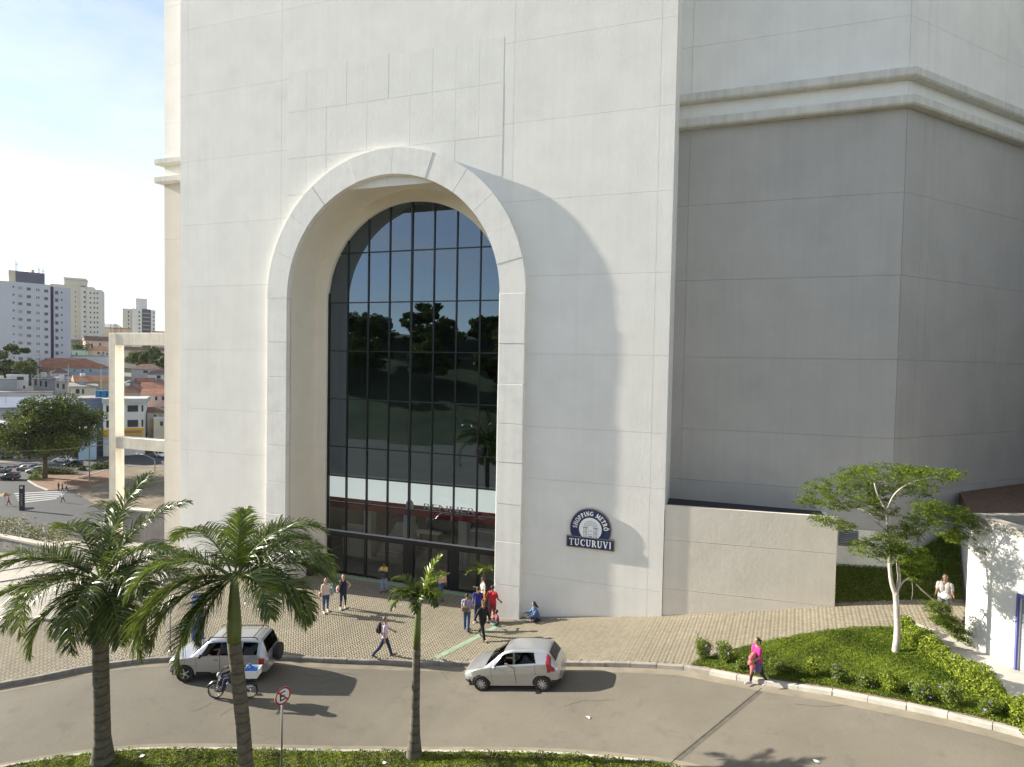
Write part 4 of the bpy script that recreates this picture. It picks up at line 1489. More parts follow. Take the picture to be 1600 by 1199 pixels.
# ---------------------------------------------------------------- palms
def frond_mesh(L, e0, droop, lmax, n, rng, width=0.045, hang=0.55, seg=3, twist=0.0, fold=0.35, pw=1.35):
    """feather frond growing along +X from the origin; returns rachis points and leaflet arrays"""
    ts = np.linspace(0, 1, 25)
    el = e0 - droop * ts ** pw
    st = L / 24
    pts = [np.zeros(3)]
    for k in range(24):
        e = 0.5 * (el[k] + el[k + 1])
        pts.append(pts[-1] + st * np.array([math.cos(e), 0, math.sin(e)]))
    pts = np.array(pts)
    V, F, rn = [], [], []
    base = 0
    for side in (-1, 1):
        for k in range(n):
            t = 0.10 + 0.90 * (k + rng.random() * 0.7) / n
            i = min(int(t * 24), 23)
            u_ = t * 24 - i
            p = pts[i] * (1 - u_) + pts[i + 1] * u_
            tan = pts[i + 1] - pts[i]
            tan /= np.linalg.norm(tan)
            nor = np.cross(tan, np.array([0, 1.0, 0]))
            nor = -nor if nor[2] < 0 else nor
            lat = np.array([0, side, 0.0])
            l = lmax * (math.sin(math.pi * min(1, 0.18 + 0.78 * t)) ** 0.7) * rng.uniform(0.82, 1.1)
            up_ = rng.uniform(-0.15, fold + 0.35)
            fwd = 0.45 + 0.75 * t + rng.normal(0, 0.1)
            d = lat + tan * fwd + nor * up_
            d /= np.linalg.norm(d)
            w = width * rng.uniform(0.8, 1.15)
            # blade half width direction
            bw = np.cross(d, nor)
            bw = tan - d * (tan @ d)
            bw /= np.linalg.norm(bw) + 1e-9
            ra_ = rng.uniform(0.0, 1.15)
            ax = bw * math.cos(ra_) + np.cross(d, bw) * math.sin(ra_)
            cur = p.copy()
            dd = d.copy()
            prof = [0.6, 1.0, 0.7, 0.06] if seg == 3 else [0.7, 0.9, 0.05]
            for s in range(seg + 1):
                V.append(cur - ax * w * 0.5 * prof[s])
                V.append(cur + ax * w * 0.5 * prof[s])
                if s < seg:
                    cur = cur + dd * l / seg
                    dd = dd + np.array([0, 0, -hang * rng.uniform(0.7, 1.3) * (s + 1) / seg])
                    dd /= np.linalg.norm(dd)
            r_ = rng.random()
            for s in range(seg):
                F.append((base + 2 * s, base + 2 * s + 1, base + 2 * s + 3, base + 2 * s + 2))
                rn.append(r_)
            base += 2 * (seg + 1)
    return pts, np.array(V), np.array(F), np.array(rn)

def add_frond(parent, origin, az, L, e0, droop, lmax, n, rng, m, rr=0.03, hang=0.55, width=0.045, seg=3, pw=1.35):
    pts, V, F, rn = frond_mesh(L, e0, droop, lmax, n, rng, width, hang, seg, pw=pw)
    ca, sa = math.cos(az), math.sin(az)
    Rz = np.array([[ca, -sa, 0], [sa, ca, 0], [0, 0, 1]])
    V = V @ Rz.T + origin
    pts = pts @ Rz.T + origin
    fo = mesh_np('frond', V, F, m, parent, rnd=rn, world=False)
    mb = MB()
    mb.tube(pts, np.linspace(rr, 0.004, len(pts)), 6)
    mb.build('rachis', RACHIS, fo, smooth=True, world=False)
    return fo

RA = math.atan2(RT[1], RT[0])
def royal_palm(label, base, trunk, shaft, fronds, seed, lm=PALML, lmax=0.95, n=92, width=0.037, hang=0.85, spear=True, rr=0.035, seg=3, pw=1.35):
    """trunk: list of (dx, dz, radius) seen across; fronds: (azimuth in picture, elevation, droop, length)"""
    rng = np.random.default_rng(seed)
    t = thing('palm_tree', label, 'palm tree', base)
    mb = MB()
    rt2 = np.array([RT[0], RT[1], 0]) / math.hypot(RT[0], RT[1])
    prof = np.array(trunk)
    zz = np.arange(prof[0, 1], prof[-1, 1], 0.035)
    pts = [rt2 * np.interp(z, prof[:, 1], prof[:, 0]) + np.array([0, 0, z]) for z in zz]
    rad = [np.interp(z, prof[:, 1], prof[:, 2]) * (1 + (0.022 if (i % 5 == 0) else 0.0) + rng.normal(0, 0.012)) for i, z in enumerate(zz)]
    mb.tube(pts, rad, 18)
    mb.build('trunk', TRUNKP, t, smooth=True, world=False)
    top = pts[-1]
    mb = MB()
    sp = np.array(shaft)
    mb.tube([top + rt2 * a + np.array([0, 0, b]) for a, b, _ in sp], [c for _, _, c in sp], 16)
    mb.build('crownshaft', CROWNS, t, smooth=True, world=False)
    org = top + rt2 * sp[-1, 0] + np.array([0, 0, sp[-1, 1] - 0.12])
    for k, fr in enumerate(fronds):
        az, e, dr, L = fr[:4]
        m_ = fr[4] if len(fr) > 4 else lm
        off = np.array([math.cos(RA + R(az)), math.sin(RA + R(az)), 0]) * 0.06 + np.array([0, 0, -0.03 * (k % 3)])
        add_frond(t, org + off, RA + R(az), L, R(e), R(dr), lmax * (0.75 + 0.25 * L / 3.0), n, rng, m_, rr, hang, width, seg, pw)
    return t
p1b = on_ground(160, 1190)
royal_palm('large royal palm at the left with thick ringed trunk on the median', p1b,
           [(0.02, -0.1, 0.38), (0.01, 0.25, 0.30), (0, 0.8, 0.235), (-0.03, 2.4, 0.225), (-0.05, 4.0, 0.22)],
           [(0, 0, 0.215), (0.0, 0.35, 0.225), (0.02, 0.9, 0.18), (0.04, 1.55, 0.12), (0.04, 1.95, 0.09)],
           [(60, 84, 45, 3.5), (25, 70, 62, 3.4), (-20, 50, 62, 3.2), (120, 75, 80, 3.2), (5, 20, 55, 2.9), (150, 62, 85, 3.2), (185, 38, 70, 3.6), (200, 12, 55, 3.3),
            (172, 14, 118, 4.2), (215, -18, 75, 2.8), (110, 45, 80, 3.0), (245, 28, 95, 2.9), (285, 18, 100, 2.7), (320, -12, 80, 2.4), (335, 30, 85, 2.7), (262, -35, 60, 2.2), (45, 30, 70, 2.9), (200, -30, 60, 2.0), (235, -42, 45, 1.9), (300, -40, 50, 1.9), (345, -32, 60, 2.0), (20, -18, 65, 2.2), (178, 30, 60, 3.4)], 31)
p2b = on_ground(386, 1276)
royal_palm('large royal palm nearer the centre, trunk in front of the silver car', p2b,
           [(0.08, -0.1, 0.34), (0.05, 0.3, 0.27), (0, 0.9, 0.20), (-0.12, 2.6, 0.185), (-0.38, 4.95, 0.18)],
           [(0, 0, 0.18), (0.0, 0.4, 0.195), (0.0, 0.95, 0.16), (0.0, 1.55, 0.11), (0.0, 1.95, 0.08)],
           [(90, 84, 30, 1.8, PALMY), (40, 62, 105, 3.1), (10, 48, 112, 3.1), (-5, 12, 92, 2.7), (150, 55, 100, 3.1), (178, 34, 90, 3.0), (195, 8, 110, 3.2),
            (190, -10, 78, 3.0), (232, -25, 70, 2.6), (320, 25, 100, 2.3), (352, 6, 85, 2.6), (80, 50, 80, 2.8), (215, 45, 112, 2.9), (62, 40, 75, 2.8), (192, 8, 118, 3.7), (200, -32, 55, 2.0), (225, -42, 45, 1.8), (20, 25, 80, 2.9)], 32)
p3b = on_ground(648, 1183)
royal_palm('slender young palm with a tuft of fronds between the palms and the hatchback', p3b,
           [(-0.02, -0.1, 0.27), (-0.02, 0.2, 0.235), (-0.01, 0.7, 0.17), (0, 1.5, 0.135), (0.01, 3.0, 0.125), (0.02, 3.5, 0.12)],
           [(0, 0, 0.118), (0.01, 0.7, 0.105), (0.03, 1.15, 0.085), (0.05, 1.5, 0.06), (0.06, 1.7, 0.045)],
           [(20, 80, 35, 1.5, PALMY), (-10, 72, 60, 1.3, PALMY), (45, 64, 60, 1.15, PALMY), (-30, 55, 85, 0.9, PALMY), (160, 76, 110, 1.25), (185, 62, 140, 1.15), (222, 56, 140, 1.1), (270, 52, 140, 1.0), (120, 58, 130, 1.0), (320, 52, 130, 0.85), (200, 34, 115, 1.0)], 33,
           lmax=0.42, n=46, width=0.045, hang=0.45, rr=0.018)

def potted_palm(label, base, seed, h, fr, m_):
    rng = np.random.default_rng(seed)
    t = thing('potted_palm', label, 'potted palm', base)
    mb = MB()
    mb.lathe([(0.24, 0), (0.30, 0.42), (0.33, 0.45), (0.33, 0.5), (0.28, 0.5), (0.27, 0.44)], 16)
    mb.build('pot', mat('dark_pot', (0.05, 0.04, 0.045), 0.6), t, smooth='auto', world=False)
    mb = MB()
    zz = np.linspace(0.4, h, 24)
    mb.tube([(0.03 * math.sin(z * 2), 0, z) for z in zz], [0.09 - 0.03 * k / 24 + 0.008 * (k % 2) for k in range(24)], 10)
    mb.build('trunk', TRUNKP, t, smooth=True, world=False)
    for k in range(fr):
        add_frond(t, np.array([0, 0, h - 0.03]), k * 2 * math.pi / fr + rng.uniform(-0.2, 0.2), rng.uniform(0.95, 1.25), R(rng.uniform(15, 70)), R(rng.uniform(70, 110)), 0.26, 30, rng, m_, 0.012, 0.3, 0.028, 2)
    return t
potted_palm('small potted palm at the left jamb of the arch', at_z(480, 893, -0.33) * 1.0, 41, 1.75, 10, PALML)
pr = np.array([-11.0, 28.6, -0.25])
potted_palm('small potted palm with yellow green fronds at the right jamb of the arch', pr, 42, 1.7, 9, PALMY)

# ---------------------------------------------------------------- umbrella-crowned tree in the bed
def px_at(w):
    return lambda x, y, dw=0.0: at_w(x, y, w + dw)
tb = on_ground(1398, 1021)
W0 = float((tb - CAMP) @ FW)
T = px_at(W0)
tree = thing('umbrella_tree', 'pale barked tree with flat layered green crown in the planted bed', 'tree', tb)
mb = MB()
def limb(pts, r0, r1, mbx=None, n=9):
    P = np.array([T(*p) for p in pts])
    P = smooth_poly(P, 0.12)
    (mbx or mb).tube(P, np.linspace(r0, r1, len(P)), n)
    return P
limb([(1398, 1026), (1402, 990), (1401, 950), (1399, 925)], 0.115, 0.085)
limb([(1400, 932), (1393, 910), (1390, 880), (1392, 860)], 0.075, 0.055)
limb([(1400, 930), (1405, 905), (1403, 880), (1408, 850)], 0.06, 0.04)
mb.build('trunk', BARKW, tree, smooth=True)
mb = MB()
limb([(1392, 862), (1388, 840), (1384, 800), (1372, 775), (1366, 755)], 0.05, 0.02)
limb([(1388, 832), (1368, 815), (1350, 795), (1335, 782)], 0.035, 0.012)
limb([(1375, 820), (1355, 800, 0.4), (1320, 790, 0.8), (1290, 775, 1.0)], 0.03, 0.01)
limb([(1384, 800), (1400, 770, -0.4), (1430, 752, -0.8), (1470, 745, -1.0)], 0.032, 0.01)
limb([(1408, 852), (1430, 830), (1470, 815), (1520, 825), (1560, 845)], 0.035, 0.008)
limb([(1405, 870), (1390, 850, -0.8), (1360, 845, -1.2)], 0.025, 0.008)
limb([(1404, 885), (1430, 870, -0.8), (1440, 875, -1.0)], 0.02, 0.008)
limb([(1401, 925), (1412, 908), (1425, 907), (1440, 922), (1455, 935), (1470, 950)], 0.035, 0.012)
limb([(1470, 950), (1482, 972), (1498, 992)], 0.012, 0.006)
limb([(1425, 907), (1426, 925), (1424, 938)], 0.008, 0.004)
mb.build('branch', BARKW, tree, smooth=True)
CL = [(1335, 750, 52, 16), (1395, 737, 62, 15), (1455, 742, 48, 13), (1490, 738, 22, 8), (1290, 762, 38, 16), (1265, 782, 20, 12), (1310, 783, 38, 17), (1360, 772, 42, 20), (1418, 762, 48, 16),
      (1375, 795, 30, 18), (1290, 812, 26, 12), (1318, 822, 22, 10), (1450, 790, 30, 12), (1480, 800, 45, 18), (1440, 815, 36, 18), (1520, 818, 38, 17), (1500, 838, 34, 14), (1552, 838, 32, 14), (1575, 850, 18, 9), (1535, 855, 20, 8),
      (1412, 835, 32, 18), (1385, 848, 36, 18), (1350, 850, 22, 10), (1340, 862, 12, 7), (1415, 865, 34, 20), (1430, 885, 26, 15), (1375, 868, 22, 12), (1445, 878, 14, 10), (1340, 735, 30, 10), (1425, 735, 30, 9),
      (1462, 948, 22, 10), (1478, 968, 24, 14), (1496, 985, 16, 10), (1505, 998, 9, 6), (1430, 907, 10, 4)]
cs, rv = [], []
rng = np.random.default_rng(51)
for (cx_, cy_, rx, ry) in CL:
    dwc = rng.uniform(-1.1, 1.1) if cy_ < 900 else 0.0
    c0 = T(cx_, cy_, dwc)
    m_per = W0 / FPX
    area = rx * ry
    nsp = max(12, int(area / 6)) * (2 if cy_ > 920 else 1)
    for s in range(nsp):
        # a spray: flat fan of leaflets
        d = rng.normal(0, 1, 3)
        d /= np.linalg.norm(d)
        r_ = rng.random() ** 0.4
        c1 = c0 + (RT * d[0] * rx * m_per + np.array([0, 0, 1]) * d[2] * ry * m_per + FW * d[1] * (0.8 * rx * m_per + 0.1)) * r_ * 0.9
        k = 24
        a_ = rng.uniform(0, 2 * math.pi, k)
        q_ = rng.random(k) ** 0.5 * rng.uniform(0.09, 0.17)
        pts = c1 + np.column_stack([np.cos(a_) * q_, np.sin(a_) * q_, rng.normal(0, 0.025, k) - q_ * 0.25])
        cs.append(pts)
        rv.append(np.clip(rng.normal(0.5, 0.2) + rng.normal(0, 0.15, k), 0, 1))
cs = np.concatenate(cs)
rv = np.concatenate(rv)
v, f = leaf_quads(cs, rng.uniform(0.045, 0.085, len(cs)), up=0.62, aspect=0.5, rng=rng)
mesh_np('crown', v, f, LEAFT, tree, rnd=rv)

# generic broad-leaved tree for the town and the park behind the camera
def broad_tree(name, label, base, h, rx, rz, n, seed, m_=None, leaf=0.4, trunk=0.3, group=None, gap=0.0, bark=None, clumps=34):
    rng = np.random.default_rng(seed)
    t = thing(name, label, 'tree', base, group=group)
    mb = MB()
    zc = h - rz
    mb.tube([(0, 0, -0.6), (0.1, 0, h * 0.2), (0.0, 0.1, zc)], [trunk * 1.3, trunk, trunk * 0.6], 8)
    mb.build('trunk', bark or BARKD, t, smooth=True, world=False)
    C_ = []
    mb = MB()
    for k in range(clumps):
        d = rng.normal(0, 1, 3)
        d /= np.linalg.norm(d)
        d[2] = d[2] * 0.9 + 0.12
        r_ = rng.uniform(0.35, 1.05)
        c = np.array([d[0] * rx * r_, d[1] * rx * r_, zc + d[2] * rz * r_])
        C_.append((c, rng.uniform(0.17, 0.33) * rx, rng.uniform(0.15, 0.8)))
        if k % 3 == 0:
            mb.tube([(0, 0, zc * 0.75), c * np.array([0.5, 0.5, 1]) * np.array([1, 1, 0.85]), c], [trunk * 0.35, trunk * 0.2, 0.02], 5)
    mb.build('branch', bark or BARKD, t, smooth=True, world=False)
    k = max(10, n // clumps)
    cs, rv = [], []
    for c, r_, tone in C_:
        d = rng.normal(0, 1, (k, 3))
        d /= np.linalg.norm(d, axis=1)[:, None]
        cs.append(c + d * (r_ * rng.random(k) ** 0.4)[:, None] * np.array([1, 1, 0.75]))
        rv.append(np.clip(tone + rng.normal(0, 0.2, k), 0, 1))
    cs, rv = np.concatenate(cs), np.concatenate(rv)
    v, f = leaf_quads(cs, rng.uniform(0.7, 1.3, len(cs)) * leaf, up=0.4, aspect=0.65, rng=rng)
    mesh_np('crown', v, f, m_ or LEAFD, t, rnd=rv, world=False)
    return t
# sapling behind the left palm that throws its shadow on the pavers
broad_tree('sapling', 'slim round-headed sapling on the pavement behind the left palm fronds', on_ground(36, 979), 2.1, 0.5, 0.5, 900, 61, LEAFS, 0.09, 0.03, clumps=12)
# tree whose tip enters at the right edge
broad_tree('dark_tree', 'dark tree tip entering at the right picture edge', (19.9, 27.2, 6.5), 7.6, 2.3, 2.6, 4200, 62, LEAFD, 0.2, 0.16, clumps=26)

for k, (x, y, h_, r_) in enumerate([(25.5, 23.0, 17, 5.5), (31, 14.0, 16, 6.0), (30.5, 27.0, 18, 5.5)]):  # three trees out of view, added to darken the angled wing wall
    broad_tree('dark_tree', ('unseen dark tree added to shade the wing, outside the right edge beside the annex', 'unseen dark tree added to shade the wing, outside the right edge nearest the viewer', 'unseen dark tree added to shade the wing, outside the right edge by its wall')[k], (x, y, 3.0), h_, r_, 6.5, 5200, 64 + k, LEAFD, 0.55, 0.35, clumps=44)
# olive shrubs behind the left parapet
rng = np.random.default_rng(25)
n_ = 5200
c = np.column_stack([rng.uniform(-54, -38.4, n_), 26.4 + rng.normal(0, 0.55, n_), -0.6 + 2.0 * rng.random(n_) ** 0.6])
c[:, 2] += 0.25 * lumps(c[:, 0], c[:, 1], 1.3, 2)
v, f = leaf_quads(c, rng.uniform(0.10, 0.22, n_), up=0.3, aspect=0.5, rng=rng)
o = mesh_np('hedge', v, f, mat('olive_leaf', (0.10, 0.11, 0.04), 0.6, rnd=0.4, col2=(0.22, 0.21, 0.09), transl=0.2), rnd=rng.random(n_))
tag(o, 'brownish olive hedge behind the low parapet at the left', 'hedge')

# ---------------------------------------------------------------- park and hillside behind the camera (seen mirrored in the glazing)
def hill_z(x, y):
    t = min(1, max(0, (-24 - y) / 46))
    return -0.5 + 21.5 * t * t * (3 - 2 * t) + 1.5 * math.sin(x * 0.035) * t + 12 * min(1, max(0, (-120 - y) / 250)) + 0.9 * math.sin(x * 0.11 + y * 0.07) * t
def hill_mesh():
    X = np.linspace(-260, 200, 47)
    Y = np.linspace(-24, -420, 34)
    v, f = [], []
    for y in Y:
        for x in X:
            z = hill_z(x, y)
            v.append((x, y, z))
    n = len(X)
    for i in range(len(Y) - 1):
        for j in range(n - 1):
            f.append((i * n + j + 1, i * n + j, (i + 1) * n + j, (i + 1) * n + j + 1))
    mb = MB()
    mb.add(v, f)
    return struct(mb.build('hillside', mat('hillside_scrub', (0.045, 0.06, 0.02), 1, var=0.5, vscale=0.15, bump=1.0, bscale=0.8), smooth=True))
hill_mesh()
PARK = [(-62, -60, 26.4, 4.8, 6.0, 'tall dome-crowned park tree behind the viewer'), (-84, -62, 23.6, 6.0, 2.6, 'broad park tree far left of the dome-crowned one behind the viewer'), (-73, -57, 22.8, 5.5, 3.0, 'broad park tree next to the dome-crowned one behind the viewer'),
        (-54, -52, 20.6, 4.5, 3.0, 'park tree behind the viewer just right of the dome-crowned one'), (-46, -58, 22.2, 4.0, 2.6, 'round park tree behind the viewer, second right of the tall one'),
        (-38, -54, 21.0, 4.5, 3.0, 'low park tree behind the viewer, third right of the tall one'), (-94, -55, 22.0, 6, 3.2, 'spreading park tree behind the viewer, leftmost on the slope'), (-29, -60, 22.6, 4.5, 3.0, 'rounded park tree behind the viewer, fourth right of the tall one'),
        (-66, -44, 17.0, 4.5, 3.2, 'squat park tree behind the viewer below the dome-crowned one'), (-50, -42, 16.0, 4.5, 3.2, 'squat park tree behind the viewer close to the forecourt'), (-80, -45, 17.5, 5, 3.2, 'squat park tree behind the viewer, far along the road'), (-36, -41, 15.5, 4.5, 3.2, 'squat park tree behind the viewer, nearest the road bend')]
for k, (x, y, zt_, rx, rz, lab) in enumerate(PARK):
    zb = hill_z(x, y) - 0.3
    broad_tree('park_tree', lab, (x, y, zb), zt_ - zb, rx, rz, 5200, 70 + k, LEAFD, 0.8, 0.45, group='park trees behind the viewer', clumps=44)

# ================================================================== VEHICLES
SILVER = mat('silver_paint', (0.49, 0.495, 0.50), 0.28, metal=0.65, coat=0.8, spec=0.5)
SILVER2 = mat('light_silver_paint', (0.44, 0.45, 0.47), 0.28, metal=0.65, coat=0.8, spec=0.5)
PLASTIC = mat('black_plastic', (0.02, 0.02, 0.022), 0.55)
SEATM = mat('seat_fabric', (0.035, 0.035, 0.04), 0.9)
REDL = mat('tail_lens', (0.35, 0.012, 0.02), 0.15, coat=0.6)
CLEARL = mat('head_lens', (0.62, 0.64, 0.66), 0.1, metal=0.4, coat=1.0)
RIM = mat('alloy_rim', (0.58, 0.58, 0.60), 0.3, metal=0.8)
PLATE = mat('number_plate', (0.45, 0.46, 0.47), 0.5)

def pchip(xs, ys):
    xs, ys = np.array(xs, float), np.array(ys, float)
    d = np.diff(ys) / np.diff(xs)
    m = np.zeros_like(ys)
    m[0], m[-1] = d[0], d[-1]
    for i in range(1, len(xs) - 1):
        m[i] = 0 if d[i - 1] * d[i] <= 0 else 2 * d[i - 1] * d[i] / (d[i - 1] + d[i])
    def f(x):
        x = np.asarray(x, float)
        i = np.clip(np.searchsorted(xs, x) - 1, 0, len(xs) - 2)
        h = xs[i + 1] - xs[i]
        t = np.clip((x - xs[i]) / h, 0, 1)
        return ((2 * t ** 3 - 3 * t ** 2 + 1) * ys[i] + (t ** 3 - 2 * t ** 2 + t) * h * m[i] + (-2 * t ** 3 + 3 * t ** 2) * ys[i + 1] + (t ** 3 - t ** 2) * h * m[i + 1])
    return f

def wheel(parent, x, y, r, wd, side, spokes=8):
    mb = MB()
    prof = [(r * 0.62, -wd / 2), (r * 0.94, -wd / 2), (r, -wd * 0.38), (r, wd * 0.38), (r * 0.94, wd / 2), (r * 0.62, wd / 2)]
    mb.lathe(prof, 28, (x, y, r), axis=1, closed=True)
    ty = mb.build('wheel', RUBBER, parent, smooth='auto', world=False)
    ri = r * 0.66
    mb = MB()
    yo = y + side * wd * 0.36
    mb.lathe([(ri, yo - 0.05 - y), (ri, yo + 0.012 - y), (ri * 0.90, yo + 0.012 - y), (ri * 0.88, yo - 0.05 - y)], 28, (x, y, r), axis=1, closed=True)
    for k in range(spokes):
        a = 2 * math.pi * k / spokes
        dx, dz = math.cos(a), math.sin(a)
        mb.obox((x + dx * ri * 0.5, yo + side * 0.004, r + dz * ri * 0.5), (dx * ri * 0.45, 0, dz * ri * 0.45), (-dz * 0.022, 0, dx * 0.022), (0, 0.012, 0))
    mb.lathe([(0.06, -0.012), (0.06, 0.02), (0.03, 0.024)], 12, (x, yo, r), axis=1)
    mb.build('rim', RIM, ty, smooth='auto', world=False)
    mb = MB()
    mb.lathe([(ri * 0.98, -0.01), (ri * 0.98, 0.01)], 24, (x, y - side * 0.02, r), axis=1)
    mb.build('brake_disc', PLASTIC, ty, world=False)
    return ty

def make_car(name, label, loc, heading, S):
    """front at +X end is x=0 in the spec (x runs rearwards); the car is turned so that the front points along heading"""
    t = thing(name, label, 'car', loc, heading)
    L = S['L']
    roof, belt, botm = pchip(*S['roof']), pchip(*S['belt']), pchip(*S['bot'])
    hwb, hwr = pchip(*S['hwb']), pchip(*S['hwr'])
    seams = S['seams']
    xs = list(np.linspace(0, L, 150))
    for s in seams:
        xs += [s - 0.010, s, s + 0.010]
    xs = np.array(sorted(xs))
    n1, n2, n3 = 16, 14, 12
    rows = []
    for x in xs:
        zt, zb, z0 = float(roof(x)), float(belt(x)), float(botm(x))
        zb = min(zb, zt - 0.02)
        wb, wr = float(hwb(x)), float(hwr(x))
        cab = zt - zb
        k = min(1, max(0, (cab - 0.05) / 0.25))
        wr = wb * 0.90 * (1 - k) + wr * k
        pts = []
        for i in range(n1):
            u = i / n1
            z = z0 + (zb - z0) * u
            bulge = 1 - 0.10 * (1 - u) ** 2 - 0.035 * max(0, u - 0.55) ** 2 * 4
            crease = 0.010 * math.exp(-((u - 0.62) / 0.05) ** 2)
            pts.append((wb * bulge + crease * (wb > 0.7), z))
        y0, zz0 = wb * (1 - 0.035 * 0.2025 * 4), zb
        rr = min(0.09, cab * 0.45)
        for i in range(n2):
            u = i / n2
            pts.append((y0 + (wr - y0) * u ** 1.15, zz0 + (zt - rr * 0.55 - zz0) * u))
        for i in range(n3 + 1):
            u = i / n3
            # rounded shoulder into a gently crowned top
            yy = wr * (1 - u)
            zz = zt - rr * 0.55 * (1 - min(1, u / 0.22)) ** 2 + S.get('crown', 0.03) * (1 - (1 - u) ** 2) * (1 if u > 0 else 0)
            pts.append((yy, zz))
        rows.append(pts)
    nv = n1 + n2 + n3 + 1
    G = np.array(rows)                      # (nx, nv, 2)
    groups = {}
    def put(key, quad):
        groups.setdefault(key, []).append(quad)
    nx = len(xs)
    W = S['wheels']; rw = S['arch_r']
    for i in range(nx - 1):
        xm = (xs[i] + xs[i + 1]) / 2
        seam = any(abs(xm - s) < 0.0101 for s in seams)
        for j in range(nv - 1):
            ym = G[i:i + 2, j:j + 2, 0].mean()
            zm = G[i:i + 2, j:j + 2, 1].mean()
            part = 0 if j < n1 else (1 if j < n1 + n2 else 2)
            key = S['classify'](xm, ym, zm, part, float(belt(xm)), float(roof(xm)), (j - n1 - n2) / n3 if part == 2 else 0)
            if part == 0 and any((xm - wx) ** 2 + (zm - S['wr']) ** 2 < rw * rw for wx in W) :
                continue
            if seam and part < 2 and key in ('front_door', 'rear_door') and zm > botm(xm) + 0.1:
                continue
            if key is None:
                continue
            put(key, (i, j))
    mats = {'body': S['paint'], 'front_door': S['paint'], 'rear_door': S['paint'], 'bumper': S.get('bumper', S['paint']), 'windscreen': GL_CAR, 'rear_window': GL_CAR,
            'headlight': CLEARL, 'tail_light': REDL, 'cladding': PLASTIC, 'grille': PLASTIC, 'pillar': PLASTIC, 'bonnet': S['paint'], 'fog_light': PLASTIC, 'side_window': GL_CAR, 'roof': S['paint']}
    for key, qs in groups.items():
        base = key.split(':')[0]
        for side in ((-1, 1) if base in ('front_door', 'rear_door', 'side_window', 'tail_light', 'headlight', 'fog_light', 'pillar') else (0,)):
            idx, V, F = {}, [], []
            def vid(i, j, s):
                k = (i, j, s if G[i, j, 0] > 1e-6 else 1)
                if k not in idx:
                    idx[k] = len(V)
                    ins = 0.008 if base in ('windscreen', 'rear_window', 'side_window') else 0.0
                    V.append((L / 2 - xs[i], s * (G[i, j, 0] - (ins if j < n1 + n2 else 0)), G[i, j, 1] - (ins if j >= n1 + n2 else 0)))
                return idx[k]
            for (i, j) in qs:
                for s in ((side,) if side else (-1, 1)):
                    q = [vid(i, j, s), vid(i + 1, j, s), vid(i + 1, j + 1, s), vid(i, j + 1, s)]
                    F.append(q if s < 0 else q[::-1])
            # orient every panel outward
            Va = np.array(V)
            acc = 0.0
            for q in F:
                p0, p1_, p2_, p3_ = Va[q[0]], Va[q[1]], Va[q[2]], Va[q[3]]
                acc += np.cross(p2_ - p0, p3_ - p1_) @ ((p0 + p2_) / 2 - np.array([0, 0, 0.75]))
            if acc < 0:
                F = [q[::-1] for q in F]
            mb = MB()
            mb.add(V, F)
            o = mb.build(base, mats[base], t, smooth=True, world=False)
    # end caps
    for i, nm in ((0, 'front_cap'), (nx - 1, 'rear_cap')):
        prof = [(G[i, j, 0], G[i, j, 1]) for j in range(nv)]
        P = [(L / 2 - xs[i], y, z) for y, z in prof] + [(L / 2 - xs[i], -y, z) for y, z in prof[::-1][1:]]
        mb = MB()
        mb.add(P, [tuple(range(len(P)))])
        mb.build(nm, mats['bumper'], t, world=False)
    # underbody, floor, seats, dashboard
    wi = S['W'] / 2 - 0.10
    mb = MB()
    mb.box((-L / 2 + 0.25, -wi, S['z0'] - 0.02), (L / 2 - 0.25, wi, S['z0'] + 0.22))
    mb.box((-L / 2 + 0.12, -wi + 0.04, S['z0'] + 0.221), (-L / 2 + 0.6, wi - 0.04, S['z0'] + 0.50))
    mb.box((L / 2 - 0.95, -wi + 0.08, S['z0'] + 0.221), (L / 2 - 0.2, wi - 0.08, S['z0'] + 0.42))
    mb.build('underbody', PLASTIC, t, world=False)
    for side in (-1, 1):
        for sx in S['seats']:
            mb = MB()
            mb.bbox((sx - 0.25, side * 0.36 - 0.24, S['z0'] + 0.222), (sx + 0.25, side * 0.36 + 0.24, S['z0'] + 0.36), 0.05)
            mb.obox((sx - 0.30, side * 0.36, S['z0'] + 0.62), (0.06, 0, -0.015), (0, 0.23, 0), (-0.07, 0, 0.28))
            mb.bbox((sx - 0.44, side * 0.36 - 0.12, S['z0'] + 0.92), (sx - 0.36, side * 0.36 + 0.12, S['z0'] + 1.06), 0.03)
            mb.build('seat', SEATM, t, world=False)
    mb = MB()
    dx = S['dash']
    mb.bbox((dx - 0.18, -wi + 0.03, S['z0'] + 0.5), (dx + 0.35, wi - 0.03, S['z0'] + 0.70), 0.06)
    mb.build('dashboard', SEATM, t, world=False)
    mb = MB()
    an = np.linspace(0, 2 * math.pi, 21)
    mb.tube([(dx - 0.28 + 0.05 * math.sin(a), 0.36 + 0.18 * math.cos(a), S['z0'] + 0.70 + 0.17 * math.sin(a)) for a in an], 0.014, 6, cap=False)
    mb.build('steering_wheel', PLASTIC, t, world=False)
    for side in (-1, 1):
        for wx in W:
            wheel(t, L / 2 - wx, side * (S['W'] / 2 - S['ww'] / 2 - 0.01), S['wr'], S['ww'], side, S['spokes'])
            mb = MB()
            an = np.linspace(-0.12, math.pi + 0.12, 19)
            mb.tube([(L / 2 - wx + rw * math.cos(a), side * (S['W'] / 2 - 0.075), S['wr'] + rw * math.sin(a)) for a in an], 0.05, 6)
            mb.build('wheel_arch', S.get('archm', PLASTIC), t, smooth=True, world=False)
